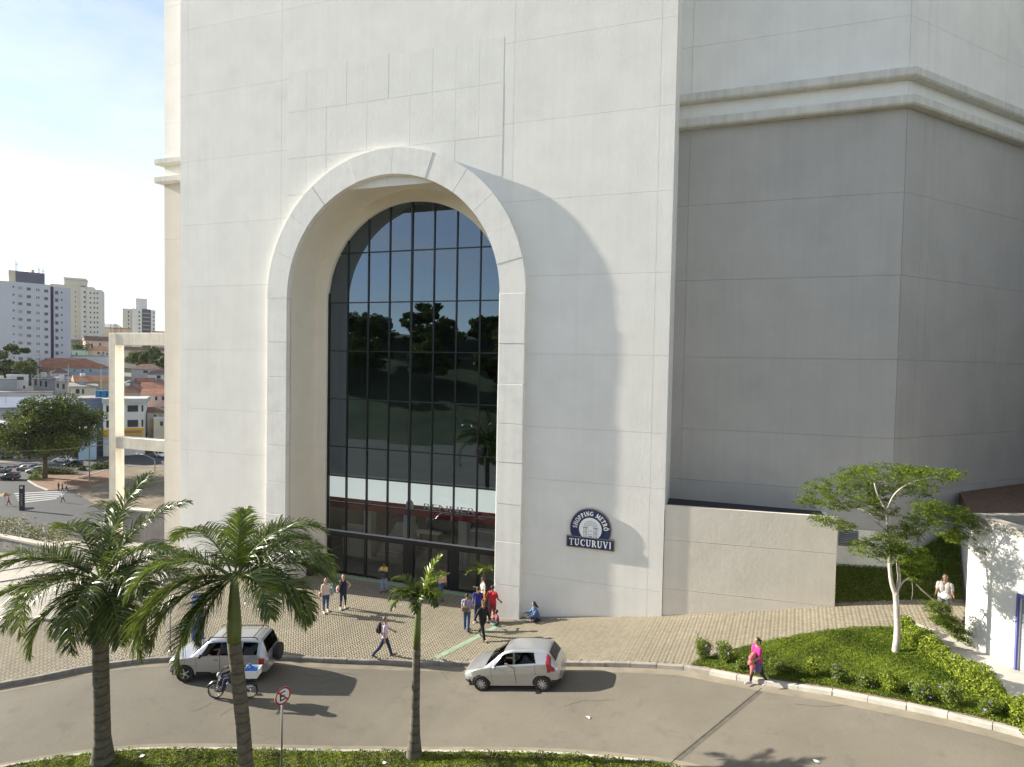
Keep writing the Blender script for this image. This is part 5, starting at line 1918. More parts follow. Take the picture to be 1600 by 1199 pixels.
    # mirrors, handles, number plates
    for side in (-1, 1):
        mx = L / 2 - S['mirror'][0]
        mb = MB()
        mb.ellipsoid((mx, side * (S['W'] / 2 + 0.07), S['mirror'][1]), (0.07, 0.10, 0.07), 10, 7)
        mb.build('side_mirror', S['paint'] if S.get('mirror_paint', True) else PLASTIC, t, smooth=True, world=False)
        for hx in S['handles']:
            mb = MB()
            hz = S['handle_z']
            mb.bbox((L / 2 - hx - 0.09, side * (S['W'] / 2 - 0.028) - 0.018, hz - 0.018), (L / 2 - hx + 0.09, side * (S['W'] / 2 - 0.028) + 0.018, hz + 0.018), 0.008)
            mb.build('door_handle', S.get('handle_m', S['paint']), t, world=False)
    mb = MB()
    mb.box((-L / 2 - 0.012, -0.2, S['plate_z']), (-L / 2 - 0.002, 0.2, S['plate_z'] + 0.13))
    mb.build('number_plate', PLATE, t, world=False)
    mb = MB()
    mb.box((L / 2 + 0.002, -0.2, 0.38), (L / 2 + 0.012, 0.2, 0.51))
    mb.build('number_plate', PLATE, t, world=False)
    return t

# five-door hatchback
def hatch_class(x, y, z, part, zb, zr, u):
    if part == 2:
        if 0.98 < x < 1.74 and u > 0.06:
            return 'windscreen'
        if 3.53 < x < 3.74 and u > 0.12:
            return 'rear_window'
        if x < 0.98:
            return 'bonnet'
        return 'roof'
    if part == 1:
        hz = (z - zb) / max(0.05, zr - zb)
        if 0.10 < hz < 0.84:
            if 1.30 + 0.42 * hz < x < 2.13:
                return 'side_window:f'
            if 2.21 < x < 3.05 - 0.12 * hz + 0.0:
                return 'side_window:r'
            if 2.13 <= x <= 2.21:
                return 'pillar'
        if 3.38 < x < 3.62 and hz < 0.9 and x > 3.40 + 0.15 * hz * 0.4:
            return 'tail_light'
        if zr - zb < 0.06 and x < 0.95:
            return 'bonnet'
        return 'body'
    if x < 0.42 and z > 0.56 and y > 0.42:
        return 'headlight'
    if 3.42 < x < 3.72 and z > 0.74 and y > 0.5:
        return 'tail_light'
    if x < 0.16 and y < 0.5 and 0.3 < z < 0.56:
        return 'grille'
    if x < 0.3 and 0.28 < z < 0.40 and y > 0.5:
        return 'fog_light'
    if x > 3.55 and z < 0.42:
        return 'cladding'
    if 1.22 < x < 2.17 and z > 0.30:
        return 'front_door'
    if 2.17 < x < 2.98 and z > 0.30 and not ((x - 3.08) ** 2 + (z - 0.29) ** 2 < 0.40 ** 2):
        return 'rear_door'
    return 'body'
HATCH = dict(L=3.87, W=1.68, z0=0.22, wr=0.295, ww=0.185, wheels=(0.76, 3.18), arch_r=0.335, spokes=9, paint=SILVER, crown=0.035,
             roof=([0, 0.06, 0.25, 0.6, 0.95, 1.15, 1.5, 1.82, 2.2, 2.7, 3.2, 3.50, 3.66, 3.80, 3.87], [0.56, 0.64, 0.74, 0.84, 0.915, 1.025, 1.235, 1.40, 1.465, 1.46, 1.41, 1.34, 1.13, 0.88, 0.70]),
             belt=([0, 0.06, 0.25, 0.6, 1.0, 1.3, 2.2, 3.0, 3.5, 3.7, 3.87], [0.54, 0.60, 0.70, 0.80, 0.885, 0.91, 0.95, 1.00, 1.02, 0.88, 0.68]),
             bot=([0, 0.15, 0.5, 3.3, 3.7, 3.87], [0.26, 0.21, 0.20, 0.21, 0.27, 0.34]),
             hwb=([0, 0.08, 0.25, 0.55, 1.2, 2.4, 3.2, 3.6, 3.80, 3.87], [0.50, 0.62, 0.74, 0.815, 0.835, 0.838, 0.835, 0.80, 0.72, 0.64]),
             hwr=([0, 1.0, 1.6, 2.4, 3.2, 3.55, 3.87], [0.62, 0.63, 0.565, 0.565, 0.555, 0.56, 0.58]),
             seams=(1.22, 2.17, 2.98), classify=hatch_class, seats=(-0.05, -0.85), dash=0.62, mirror=(1.42, 0.97), handles=(2.02, 2.86), handle_z=0.82, handle_m=CHROME, plate_z=0.62)
pa, pb_ = on_ground(748, 1079, -0.17), on_ground(853, 1080, -0.17)
pa[2] = gh(pa[0]) - 0.17
ctr = (pa + pb_) / 2
head = math.atan2((pa - pb_)[1], (pa - pb_)[0])
nside = np.array([-math.sin(head), math.cos(head), 0])
nside = nside if nside @ FW > 0 else -nside
pal_c = ctr + nside * 0.74 + np.array([0.0, 0, 0])
gslope = (float(gh(pa[0])) - float(gh(pb_[0]))) / np.linalg.norm((pa - pb_)[:2])
hatch = make_car('hatchback', 'silver five-door hatchback with an arm at its open window, by the kerb', (pal_c[0], pal_c[1], float(gh(pal_c[0])) - 0.168), head, HATCH)
hatch.rotation_euler = (0, -math.atan(gslope), head)

# compact off-roader with spare wheel on the tailgate
def suv_class(x, y, z, part, zb, zr, u):
    if part == 2:
        if 1.02 < x < 1.62 and u > 0.06:
            return 'windscreen'
        if 3.74 < x < 3.93 and u > 0.10:
            return 'rear_window'
        if x < 1.0:
            return 'bonnet'
        return 'roof'
    if part == 1:
        hz = (z - zb) / max(0.05, zr - zb)
        if 0.08 < hz < 0.84:
            if 1.34 + 0.36 * hz < x < 2.14:
                return 'side_window:f'
            if 2.20 < x < 2.86:
                return 'side_window:r'
            if 3.02 < x < 3.62:
                return 'side_window:q'
            if 2.14 <= x <= 2.20:
                return 'pillar'
        if zr - zb < 0.06 and x < 0.95:
            return 'bonnet'
        return 'body'
    if z < 0.46 and not (x < 0.12):
        return 'cladding' if z < 0.40 else 'body'
    if x < 0.38 and z > 0.66 and y > 0.48:
        return 'headlight'
    if 3.70 < x < 3.92 and 0.72 < z < 0.98 and y > 0.5:
        return 'tail_light'
    if x < 0.14 and y < 0.5 and 0.42 < z < 0.66:
        return 'grille'
    if 1.22 < x < 2.17 and z > 0.42:
        return 'front_door'
    if 2.17 < x < 2.95 and z > 0.42 and not ((x - 3.2) ** 2 + (z - 0.34) ** 2 < 0.44 ** 2):
        return 'rear_door'
    return 'body'
SUV = dict(L=4.02, W=1.74, z0=0.28, wr=0.345, ww=0.215, wheels=(0.78, 3.27), arch_r=0.40, spokes=5, paint=SILVER2, crown=0.03,
           roof=([0, 0.06, 0.2, 0.6, 0.98, 1.12, 1.4, 1.66, 2.0, 2.8, 3.4, 3.70, 3.84, 3.95, 4.02], [0.70, 0.80, 0.90, 0.985, 1.035, 1.13, 1.39, 1.57, 1.625, 1.64, 1.635, 1.60, 1.34, 1.06, 0.90]),
           belt=([0, 0.06, 0.2, 0.6, 1.0, 1.4, 2.2, 3.0, 3.7, 3.9, 4.02], [0.66, 0.74, 0.84, 0.93, 0.99, 1.03, 1.06, 1.08, 1.09, 1.0, 0.86]),
           bot=([0, 0.15, 0.5, 3.5, 3.85, 4.02], [0.38, 0.32, 0.28, 0.28, 0.36, 0.44]),
           hwb=([0, 0.08, 0.25, 0.5, 1.2, 2.4, 3.3, 3.75, 3.95, 4.02], [0.56, 0.68, 0.79, 0.85, 0.868, 0.87, 0.868, 0.84, 0.78, 0.70]),
           hwr=([0, 1.0, 1.6, 2.4, 3.4, 3.8, 4.02], [0.66, 0.68, 0.63, 0.63, 0.625, 0.63, 0.64]),
           seams=(1.22, 2.17, 2.95), classify=suv_class, seats=(0.0, -0.82), dash=0.68, mirror=(1.42, 1.10), mirror_paint=False, handles=(2.02, 2.82), handle_z=0.92, handle_m=PLASTIC, plate_z=0.5, archm=SILVER2)
ea = on_ground(290, 1065, -0.17)
eb = on_ground(398, 1066, -0.17)
head2 = math.atan2((ea - eb)[1], (ea - eb)[0])
fdir = np.array([math.cos(head2), math.sin(head2), 0])
nside = np.array([-fdir[1], fdir[0], 0])
nside = nside if nside @ FW > 0 else -nside
ec = ea - fdir * (4.02 / 2 - 0.78) + nside * 0.76
suv = make_car('compact_suv', 'silver compact off-roader with spare wheel, half hidden by a palm trunk', (ec[0], ec[1], -0.33 - 0.168), head2, SUV)
# spare wheel, roof rails, tow bar
mb = MB()
mb.lathe([(0.10, -0.10), (0.30, -0.10), (0.335, -0.06), (0.335, 0.08), (0.29, 0.11), (0.10, 0.11)], 26, (-4.02 / 2 - 0.14, -0.10, 0.86), axis=0)
mb.build('spare_wheel', RUBBER, suv, smooth='auto', world=False)
for s in (-1, 1):
    mb = MB()
    mb.tube([(0.42, s * 0.56, 1.62), (0.36, s * 0.56, 1.70), (-1.45, s * 0.56, 1.715), (-1.55, s * 0.56, 1.63)], 0.018, 6)
    mb.build('roof_rail', PLASTIC, suv, world=False)
for xx in (-0.1, -1.35):
    mb = MB()
    mb.tube([(xx, -0.56, 1.70), (xx, 0, 1.725), (xx, 0.56, 1.70)], 0.018, 6)
    mb.build('cross_bar', PLASTIC, suv, world=False)

# ---------------------------------------------------------------- motorcycle with a white delivery crate
mf, mr_ = on_ground(338, 1091, -0.17), on_ground(390, 1091, -0.17)
mc = (mf + mr_) / 2
mh = math.atan2((mf - mr_)[1], (mf - mr_)[0])
moto = thing('motorcycle', 'black motorcycle with white rear crate behind the palm trunk', 'motorcycle', (mc[0], mc[1], -0.498), mh)
BIKEB = mat('bike_black', (0.015, 0.015, 0.02), 0.3, coat=0.5)
wb2, r_ = 0.64, 0.30
for x in (wb2, -wb2):
    mb = MB()
    an = np.linspace(0, 2 * math.pi, 29)[:-1]
    ring = [(r_ - 0.045, -0.04), (r_ - 0.01, -0.045), (r_, 0.0), (r_ - 0.01, 0.045), (r_ - 0.045, 0.04)]
    mb.lathe(ring, 28, (x, 0, r_), axis=1, closed=True)
    w_ = mb.build('wheel', RUBBER, moto, smooth='auto', world=False)
    mb = MB()
    mb.lathe([(r_ - 0.06, -0.02), (r_ - 0.045, -0.025), (r_ - 0.045, 0.025), (r_ - 0.06, 0.02)], 28, (x, 0, r_), axis=1, closed=True)
    for k in range(12):
        a = 2 * math.pi * k / 12
        mb.tube([(x, 0.02 * (-1) ** k, r_), (x + (r_ - 0.05) * math.cos(a), 0, r_ + (r_ - 0.05) * math.sin(a))], 0.004, 4)
    mb.lathe([(0.05, -0.05), (0.05, 0.05)], 12, (x, 0, r_), axis=1)
    mb.build('rim', CHROME, w_, smooth='auto', world=False)
    mb = MB()
    a = np.linspace(0.35, 2.5, 11)
    for s in (-0.055, 0.0, 0.055):
        mb.tube([(x + (r_ + 0.04) * math.cos(t), s, r_ + (r_ + 0.04) * math.sin(t)) for t in a], 0.025, 5)
    mb.build('mudguard', BIKEB, moto, smooth=True, world=False)
for s in (-1, 1):
    mb = MB()
    mb.tube([(wb2, s * 0.08, r_), (wb2 - 0.20, s * 0.08, 0.92)], [0.025, 0.02], 8)
    mb.build('fork_leg', CHROME, moto, smooth=True, world=False)
mb = MB()
mb.tube([(wb2 - 0.24, -0.36, 1.02), (wb2 - 0.20, -0.2, 1.04), (wb2 - 0.20, 0.2, 1.04), (wb2 - 0.24, 0.36, 1.02)], 0.016, 6)
mb.build('handlebar', BIKEB, moto, smooth=True, world=False)
mb = MB()
mb.ellipsoid((wb2 - 0.12, 0, 0.90), (0.09, 0.10, 0.10), 12, 8)
mb.build('headlamp', CLEARL, moto, smooth=True, world=False)
mb = MB()
mb.ellipsoid((0.17, 0, 0.80), (0.27, 0.14, 0.13), 14, 9)
mb.build('fuel_tank', BIKEB, moto, smooth=True, world=False)
mb = MB()
mb.bbox((-0.62, -0.13, 0.74), (-0.02, 0.13, 0.84), 0.04)
mb.build('saddle', SEATM, moto, world=False)
mb = MB()
mb.bbox((-0.10, -0.13, 0.28), (0.24, 0.13, 0.62), 0.04)
mb.lathe([(0.10, -0.17), (0.12, -0.15), (0.12, 0.15), (0.10, 0.17)], 14, (-0.05, 0, 0.38), axis=1)
mb.build('engine', STEEL, moto, world=False)
mb = MB()
mb.tube([(0.25, -0.14, 0.35), (0.0, -0.18, 0.26), (-0.4, -0.18, 0.32), (-0.8, -0.18, 0.40)], [0.025, 0.025, 0.04, 0.045], 8)
mb.build('exhaust', CHROME, moto, smooth=True, world=False)
mb = MB()
for s in (-0.07, 0.07):
    mb.tube([(wb2 - 0.22, s * 0.5, 0.88), (0.1, s, 0.66), (-0.3, s, 0.68), (-0.75, s, 0.76)], 0.022, 6)
    mb.tube([(0.3, s, 0.6), (0.2, s, 0.3), (-0.2, s, 0.3), (-wb2, s, r_)], 0.02, 6)
mb.build('frame', BIKEB, moto, smooth=True, world=False)
mb = MB()
for lo, hi in (((-0.98, -0.24, 0.88), (-0.42, 0.24, 0.90)), ((-0.98, -0.24, 0.90), (-0.96, 0.24, 1.16)), ((-0.44, -0.24, 0.90), (-0.42, 0.24, 1.16)), ((-0.96, -0.24, 0.90), (-0.44, -0.22, 1.16)), ((-0.96, 0.22, 0.90), (-0.44, 0.24, 1.16))):
    mb.box(lo, hi)
mb.box((-1.0, -0.26, 1.14), (-0.985, 0.26, 1.17))
mb.build('crate', WHITEP, moto, world=False)
ca, sa = math.cos(mh), math.sin(mh)
bagp = np.array([mc[0] - 0.70 * ca, mc[1] - 0.70 * sa, -0.498 + 0.905])
rng = np.random.default_rng(5)
mb = MB()
for k in range(3):
    mb.ellipsoid(((k - 1) * 0.14, rng.uniform(-0.05, 0.05), 0.14 + 0.05 * (k == 1)), (0.13, 0.17, 0.15), 12, 8)
mb.tube([(0, 0, 0.28), (0.02, 0.01, 0.36), (0.05, 0.03, 0.42)], [0.07, 0.03, 0.06], 8)
bag = mb.build('plastic_bag', mat('blue_plastic_bag', (0.03, 0.16, 0.62), 0.25, bump=0.8, bscale=14, spec=0.6), smooth=True)
bag.location = bagp
bag.rotation_euler = (0, 0, mh)
tag(bag, 'bright blue plastic bag in the white crate of the motorcycle', 'bag')

# ================================================================== PEOPLE
SKINS = {'light': (0.50, 0.31, 0.22), 'tan': (0.36, 0.21, 0.14), 'brown': (0.20, 0.115, 0.075)}
def cloth(name, c):
    return mat('cloth_' + name, c, 0.9, var=0.12, vscale=9, bump=0.3, bscale=45)

def capsule(mb, a, b, ra, rb, n=10):
    a, b = np.array(a, float), np.array(b, float)
    d = b - a
    L = np.linalg.norm(d)
    if L < 1e-6:
        mb.ellipsoid(a, (ra, ra, ra), n, 6)
        return
    d /= L
    pts, rad = [], []
    for t in (-0.97, -0.8, -0.45):
        pts.append(a + d * ra * t)
        rad.append(ra * math.sqrt(1 - t * t))
    pts += [a, (a + b) / 2, b]
    rad += [ra, (ra + rb) / 2, rb]
    for t in (0.45, 0.8, 0.97):
        pts.append(b + d * rb * t)
        rad.append(rb * math.sqrt(1 - t * t))
    mb.tube(pts, rad, n)

def remeshed(mb, vox, name, m, parent, smooth=3):
    me = bpy.data.meshes.new('tmp')
    me.from_pydata(mb.v, [], mb.f)
    o = bpy.data.objects.new('tmp', me)
    COL.objects.link(o)
    md = o.modifiers.new('r', 'REMESH')
    md.mode = 'VOXEL'
    md.voxel_size = vox
    sm = o.modifiers.new('s', 'SMOOTH')
    sm.factor = 0.5
    sm.iterations = smooth
    dg = bpy.context.evaluated_depsgraph_get()
    nm = bpy.data.meshes.new_from_object(o.evaluated_get(dg))
    bpy.data.objects.remove(o)
    bpy.data.meshes.remove(me)
    nm.materials.clear()
    nm.materials.append(m)
    nm.polygons.foreach_set('use_smooth', np.ones(len(nm.polygons), bool))
    nm.name = name
    ob = bpy.data.objects.new(name, nm)
    return link(ob, parent)

def rot_y(v, a):   # pitch: positive swings forward (+X) for a downward vector
    c, s = math.cos(a), math.sin(a)
    return np.array([v[0] * c - v[2] * s, v[1], v[0] * s + v[2] * c])
def fdown(a, out=0.0):
    """unit vector: straight down swung forward by a and outward by out (towards +Y)"""
    return np.array([math.sin(a) * math.cos(out), math.sin(out), -math.cos(a) * math.cos(out)])

def person(label, loc, heading, h=1.70, legs=((0, 0), (0, 0)), arms=((0, 0.12, 0.1), (0, 0.12, 0.1)), top=('white', (0.8, 0.8, 0.8)), sleeve='short', pants=('jeans', (0.05, 0.08, 0.16)),
           pant_len='long', shoe=(0.05, 0.05, 0.05), hair=('short', (0.02, 0.015, 0.012)), skin='tan', build=1.0, female=False, lean=0.0, sit=None, head_yaw=0.0, head_pitch=0.0, vox=0.016, group=None, simple=False, zoff=0.0):
    """local frame: +X forward, +Y left, z up. legs/arms = (right, left)"""
    t = thing('person', label, 'person', loc, heading, group)
    s = h / 1.72
    b = build
    pel = np.array([0, 0, 0.93])
    leg_pts = []
    if sit == 'floor':
        pel = np.array([0, 0, 0.13])
    elif sit == 'seat':
        pel = np.array([0, 0, 0.55])
    for k, sd in ((0, -1), (1, 1)):
        hip = pel + np.array([0, sd * 0.09 * b, -0.03])
        if sit == 'floor':
            if legs[0] == 'cross':
                knee = hip + np.array([0.34, sd * 0.24, 0.02])
                ank = np.array([0.30, -sd * 0.02 + sd * 0.05, 0.07 + 0.02 * k])
                toe = ank + np.array([0.10, -sd * 0.12, -0.02])
            else:
                knee = hip + np.array([0.36, sd * 0.08, 0.24])
                ank = knee + np.array([0.24, 0.0, -0.30])
                toe = ank + np.array([0.17, 0, -0.03])
        elif sit == 'seat':
            knee = hip + np.array([0.43, sd * 0.06, -0.02])
            ank = knee + np.array([0.10, 0, -0.40])
            toe = ank + np.array([0.17, 0, -0.06])
        else:
            a, kb = legs[k]
            knee = hip + 0.44 * fdown(a, sd * 0.03)
            ank = knee + 0.41 * fdown(a - kb, sd * 0.02)
            toe = ank + rot_y(np.array([0.18, 0, -0.045]), (a - kb) * 0.7)
        leg_pts.append((hip, knee, ank, toe))
    low = min(min(lp[2][2] - 0.075, lp[3][2] - 0.035) for lp in leg_pts) if sit is None else 0.0
    for lp in leg_pts:
        for p in lp:
            p[2] -= low
    pel[2] -= low
    ax = np.array([math.sin(lean), 0, math.cos(lean)])
    waist = pel + ax * 0.14
    chest = pel + ax * 0.36
    sho = pel + ax * 0.49
    neck = pel + ax * 0.56
    hd = neck + np.array([math.sin(lean * 0.5) + 0.02, 0, 1]) * 0.155
    arm_pts = []
    for k, sd in ((0, -1), (1, 1)):
        S_ = sho + np.array([0, sd * 0.185 * (0.92 if female else 1.0) * (0.9 + 0.1 * b), -0.02])
        a, out, eb = arms[k][:3]
        inn = arms[k][3] if len(arms[k]) > 3 else 0.0
        el = S_ + 0.285 * fdown(a, sd * out)
        wr = el + 0.25 * fdown(a + eb, sd * (out - inn))
        hdv = fdown(a + eb * 1.1, sd * (out - inn))
        arm_pts.append((S_, el, wr, hdv))
    # ---------------- body (skin), one continuous mesh
    mb = MB()
    ca, sa_ = math.cos(head_yaw), math.sin(head_yaw)
    Rh = np.array([[ca, -sa_, 0], [sa_, ca, 0], [0, 0, 1.0]]) @ np.array([[math.cos(head_pitch), 0, math.sin(head_pitch)], [0, 1, 0], [-math.sin(head_pitch), 0, math.cos(head_pitch)]])
    def HP(x, y, z):
        return hd + Rh @ np.array([x, y, z])
    mb.ellipsoid(HP(0, 0, 0.02), (0.095, 0.076, 0.105), 14, 10, Rh)
    mb.ellipsoid(HP(0.022, 0, -0.055), (0.066, 0.056, 0.066), 12, 8, Rh)
    capsule(mb, HP(0.088, 0, 0.012), HP(0.108, 0, -0.016), 0.010, 0.015, 8)
    for sd in (-1, 1):
        mb.ellipsoid(HP(-0.005, sd * 0.078, 0.0), (0.022, 0.012, 0.032), 8, 6, Rh)
    capsule(mb, neck - ax * 0.05, hd - np.array([0, 0, 0.06]), 0.058, 0.052)
    tw = 0.92 if female else 1.0
    for sd in (-1, 1):
        capsule(mb, pel + np.array([0, sd * 0.075 * b, -0.02]), waist + np.array([0, sd * 0.06 * b, 0]), 0.105 * b, 0.098 * b * tw)
        capsule(mb, waist + np.array([0, sd * 0.06 * b, 0]), chest + np.array([0.012, sd * 0.078, 0]), 0.098 * b * tw, 0.108 * b)
        capsule(mb, chest + np.array([0.01, sd * 0.078, 0]), sho + np.array([0, sd * 0.09, 0.0]), 0.105 * b, 0.07)
    for (hip, knee, ank, toe) in leg_pts:
        capsule(mb, hip, knee, 0.088 * b, 0.056 * b)
        capsule(mb, knee, ank, 0.055 * b, 0.037)
        capsule(mb, ank, toe, 0.037, 0.03)
    for k, (S_, el, wr, hv) in enumerate(arm_pts):
        capsule(mb, S_, el, 0.055 * b, 0.042 * b)
        capsule(mb, el, wr, 0.041 * b, 0.027)
        sd = (-1, 1)[k]
        # hand: palm, four unequal bent fingers and a thumb leaving its side
        u = hv / np.linalg.norm(hv)
        lat = np.cross(u, np.array([0, sd, 0.0]))
        lat /= np.linalg.norm(lat) + 1e-9
        nrm_ = np.cross(lat, u)
        palm = wr + u * 0.075
        for q in (-0.022, 0.0, 0.022):
            capsule(mb, wr + u * 0.01 + lat * q * 0.7, palm + lat * q, 0.018, 0.017, 8)
        if not simple:
            for q, fl in ((-0.030, 0.055), (-0.010, 0.07), (0.010, 0.076), (0.030, 0.066)):
                k0 = palm + lat * q * 1.15
                k1 = k0 + u * fl * 0.6 + lat * q * 0.25
                k2 = k1 + (u * 0.75 - nrm_ * sd * 0.55) * fl * 0.5
                capsule(mb, k0, k1, 0.0105, 0.0095, 7)
                capsule(mb, k1, k2, 0.0095, 0.008, 7)
            th0 = wr + u * 0.03 + lat * 0.03
            th1 = th0 + (lat * 0.8 + u * 0.6) * 0.035
            capsule(mb, th0, th1, 0.013, 0.011, 7)
            capsule(mb, th1, th1 + (u * 0.9 + lat * 0.1) * 0.032, 0.011, 0.009, 7)
    mb.v = [tuple(np.array(p) * s) for p in mb.v]
    skm = mat('skin_' + skin, SKINS[skin], 0.6, spec=0.35)
    body = remeshed(mb, vox * 0.8 if not simple else vox * 1.3, 'body', skm, t)
    # face details
    if not simple:
        for nm, dx, dz, rr, c in (('eye', 0.083, 0.018, (0.008, 0.013, 0.008), (0.03, 0.02, 0.02)), ('eyebrow', 0.088, 0.042, (0.006, 0.02, 0.005), hair[1])):
            for sd in (-1, 1):
                e = MB()
                e.ellipsoid(HP(dx, sd * 0.033, dz) * s, rr, 8, 6, Rh)
                e.build(nm, mat('face_%s_%.2f' % (nm, c[0]), c, 0.5), t, smooth=True, world=False)
        e = MB()
        e.ellipsoid(HP(0.083, 0, -0.058) * s, (0.007, 0.022, 0.006), 8, 6, Rh)
        e.build('mouth', mat('lips', (0.30, 0.10, 0.09), 0.5), t, smooth=True, world=False)
    # ---------------- shirt
    g = 0.016
    mb = MB()
    for sd in (-1, 1):
        capsule(mb, pel + np.array([0, sd * 0.078 * b, 0.0]), waist + np.array([0, sd * 0.06 * b, 0]), 0.112 * b + g * 0.5, 0.10 * b * tw + g)
        capsule(mb, waist + np.array([0, sd * 0.06 * b, 0]), chest + np.array([0.014, sd * 0.08, 0]), 0.10 * b * tw + g, 0.11 * b + g)
        capsule(mb, chest + np.array([0.012, sd * 0.078, 0]), sho + np.array([0, sd * 0.095, -0.005]), 0.107 * b + g, 0.066 + g * 0.8)
        if female:
            mb.ellipsoid(chest + np.array([0.095 * b, sd * 0.07, 0.0]), (0.06, 0.065, 0.065), 10, 7)
    for (S_, el, wr, hv) in arm_pts:
        if sleeve == 'short':
            capsule(mb, S_, S_ + (el - S_) * 0.62, 0.055 * b + g, 0.052 * b + g)
        elif sleeve == 'long':
            capsule(mb, S_, el, 0.055 * b + g, 0.046 * b + g)
            capsule(mb, el, el + (wr - el) * 0.92, 0.046 * b + g, 0.033 + g)
    mb.v = [tuple(np.array(p) * s) for p in mb.v]
    remeshed(mb, vox, 'shirt', cloth(*top), t)
    # ---------------- trousers
    mb = MB()
    for sd in (-1, 1):
        capsule(mb, pel + np.array([0, sd * 0.076 * b, -0.04]), pel + np.array([0, sd * 0.07 * b, 0.06]), 0.108 * b + g * 0.7, 0.10 * b + g * 0.6)
    for (hip, knee, ank, toe) in leg_pts:
        capsule(mb, hip, knee, 0.092 * b + g * 0.7, 0.062 * b + g)
        if pant_len == 'long':
            capsule(mb, knee, ank + (knee - ank) * 0.08, 0.060 * b + g, 0.050 + g * 0.8)
        elif pant_len == 'tight':
            capsule(mb, knee, ank + (knee - ank) * 0.1, 0.056 * b + g * 0.4, 0.040 + g * 0.3)
    mb.v = [tuple(np.array(p) * s) for p in mb.v]
    remeshed(mb, vox, 'trousers', cloth(*pants), t)
    # ---------------- shoes
    for (hip, knee, ank, toe) in leg_pts:
        d = toe - ank
        d[2] *= 0.2
        d /= np.linalg.norm(d)
        mb = MB()
        capsule(mb, (ank - d * 0.045 + np.array([0, 0, -0.035])), (toe + d * 0.03), 0.045, 0.036, 10)
        capsule(mb, ank + np.array([0, 0, 0.0]), ank - np.array([0, 0, 0.03]), 0.048, 0.046, 10)
        mb.v = [tuple(np.array(p) * s) for p in mb.v]
        remeshed(mb, vox, 'shoe', mat('shoe_%.2f_%.2f' % (shoe[0], shoe[2]), shoe, 0.6), t, 1)
    # ---------------- hair
    kind, hc = hair
    if kind != 'none':
        mb = MB()
        mb.ellipsoid(HP(-0.022, 0, 0.045), (0.092, 0.085, 0.094), 14, 10, Rh)
        if kind == 'long':
            for y_ in (-0.055, 0.0, 0.055):
                capsule(mb, HP(-0.06, y_, 0.02), HP(-0.085, y_ * 1.2, -0.24), 0.045, 0.030)
            for sd in (-1, 1):
                capsule(mb, HP(-0.01, sd * 0.075, 0.02), HP(-0.02, sd * 0.09, -0.16), 0.024, 0.02)
        elif kind == 'tail':
            capsule(mb, HP(-0.09, 0, 0.05), HP(-0.15, 0, 0.0), 0.035, 0.035)
            capsule(mb, HP(-0.15, 0, 0.0), HP(-0.14, 0, -0.14), 0.035, 0.018)
        elif kind == 'curly':
            mb.ellipsoid(HP(-0.03, 0, 0.04), (0.125, 0.125, 0.12), 14, 10, Rh)
        mb.v = [tuple(np.array(p) * s) for p in mb.v]
        hm = mat('hair_%.2f_%.2f' % (hc[0], hc[2]), hc, 0.55, bump=0.6, bscale=60)
        remeshed(mb, vox, 'hair', hm, t, 2)
    J = dict(pel=pel * s, waist=waist * s, chest=chest * s, sho=sho * s, head=hd * s, legs=[[p * s for p in lp] for lp in leg_pts], arms=[(a_[0] * s, a_[1] * s, a_[2] * s, a_[3]) for a_ in arm_pts], s=s)
    return t, J

def world_pt(t, p):
    c, s_ = math.cos(t.rotation_euler.z), math.sin(t.rotation_euler.z)
    return np.array([t.location.x + p[0] * c - p[1] * s_, t.location.y + p[0] * s_ + p[1] * c, t.location.z + p[2]])

def held(name, label, cat, mb, m, t, p, vox=None):
    """a thing carried by a person: own top-level object"""
    w = world_pt(t, p)
    me = mb.build(name, m, None, smooth='auto')
    me.location = w
    me.rotation_euler = (0, 0, t.rotation_euler.z)
    return tag(me, label, cat)

def backpack_mesh():
    mb = MB()
    mb.bbox((-0.10, -0.15, -0.22), (0.07, 0.15, 0.22), 0.06)
    mb.bbox((-0.15, -0.11, -0.18), (-0.09, 0.11, 0.04), 0.03)
    for sd in (-1, 1):
        mb.tube([(0.05, sd * 0.09, 0.20), (0.16, sd * 0.10, 0.22), (0.27, sd * 0.11, 0.10), (0.24, sd * 0.13, -0.08), (0.06, sd * 0.13, -0.19)], 0.016, 6)
    return mb
def bag_mesh(w, h, d, strap=0.2):
    mb = MB()
    mb.bbox((-w / 2, -d / 2, -h / 2), (w / 2, d / 2, h / 2), min(d, h) * 0.3)
    mb.tube([(-w * 0.35, 0, h * 0.45), (-w * 0.2, 0, h * 0.5 + strap), (w * 0.2, 0, h * 0.5 + strap), (w * 0.35, 0, h * 0.45)], 0.012, 6)
    return mb

JEANS = ('jeans', (0.045, 0.085, 0.17))
DJEANS = ('dark_jeans', (0.022, 0.034, 0.065))
TOCAM = lambda p: math.atan2(-p[1], -p[0])                    # heading that faces the camera
PR = RA                                                       # heading: picture right
PL = RA + math.pi

p = on_ground(509, 957)
t, J = person('blonde woman in beige top and blue jeans walking with a teal bag', p, TOCAM(p) + 0.15, 1.66, ((0.10, 0.05), (-0.10, 0.15)), ((0.05, 0.12, 0.5), (-0.1, 0.15, 0.3)), ('beige', (0.62, 0.50, 0.42)), 'long', JEANS, 'tight', (0.7, 0.68, 0.64), ('long', (0.45, 0.30, 0.13)), 'light', female=True)
held('shoulder_bag', 'brown shoulder bag of the blonde woman in beige', 'bag', bag_mesh(0.28, 0.22, 0.12), mat('brown_leather', (0.20, 0.09, 0.05), 0.6), t, J['pel'] + np.array([0.0, -0.27, 0.02]))
held('tote_bag', 'teal tote bag carried by the blonde woman in beige', 'bag', bag_mesh(0.30, 0.34, 0.10), mat('teal_bag', (0.20, 0.42, 0.38), 0.6), t, J['pel'] + np.array([0.0, 0.30, 0.10]))
p = on_ground(536, 951)
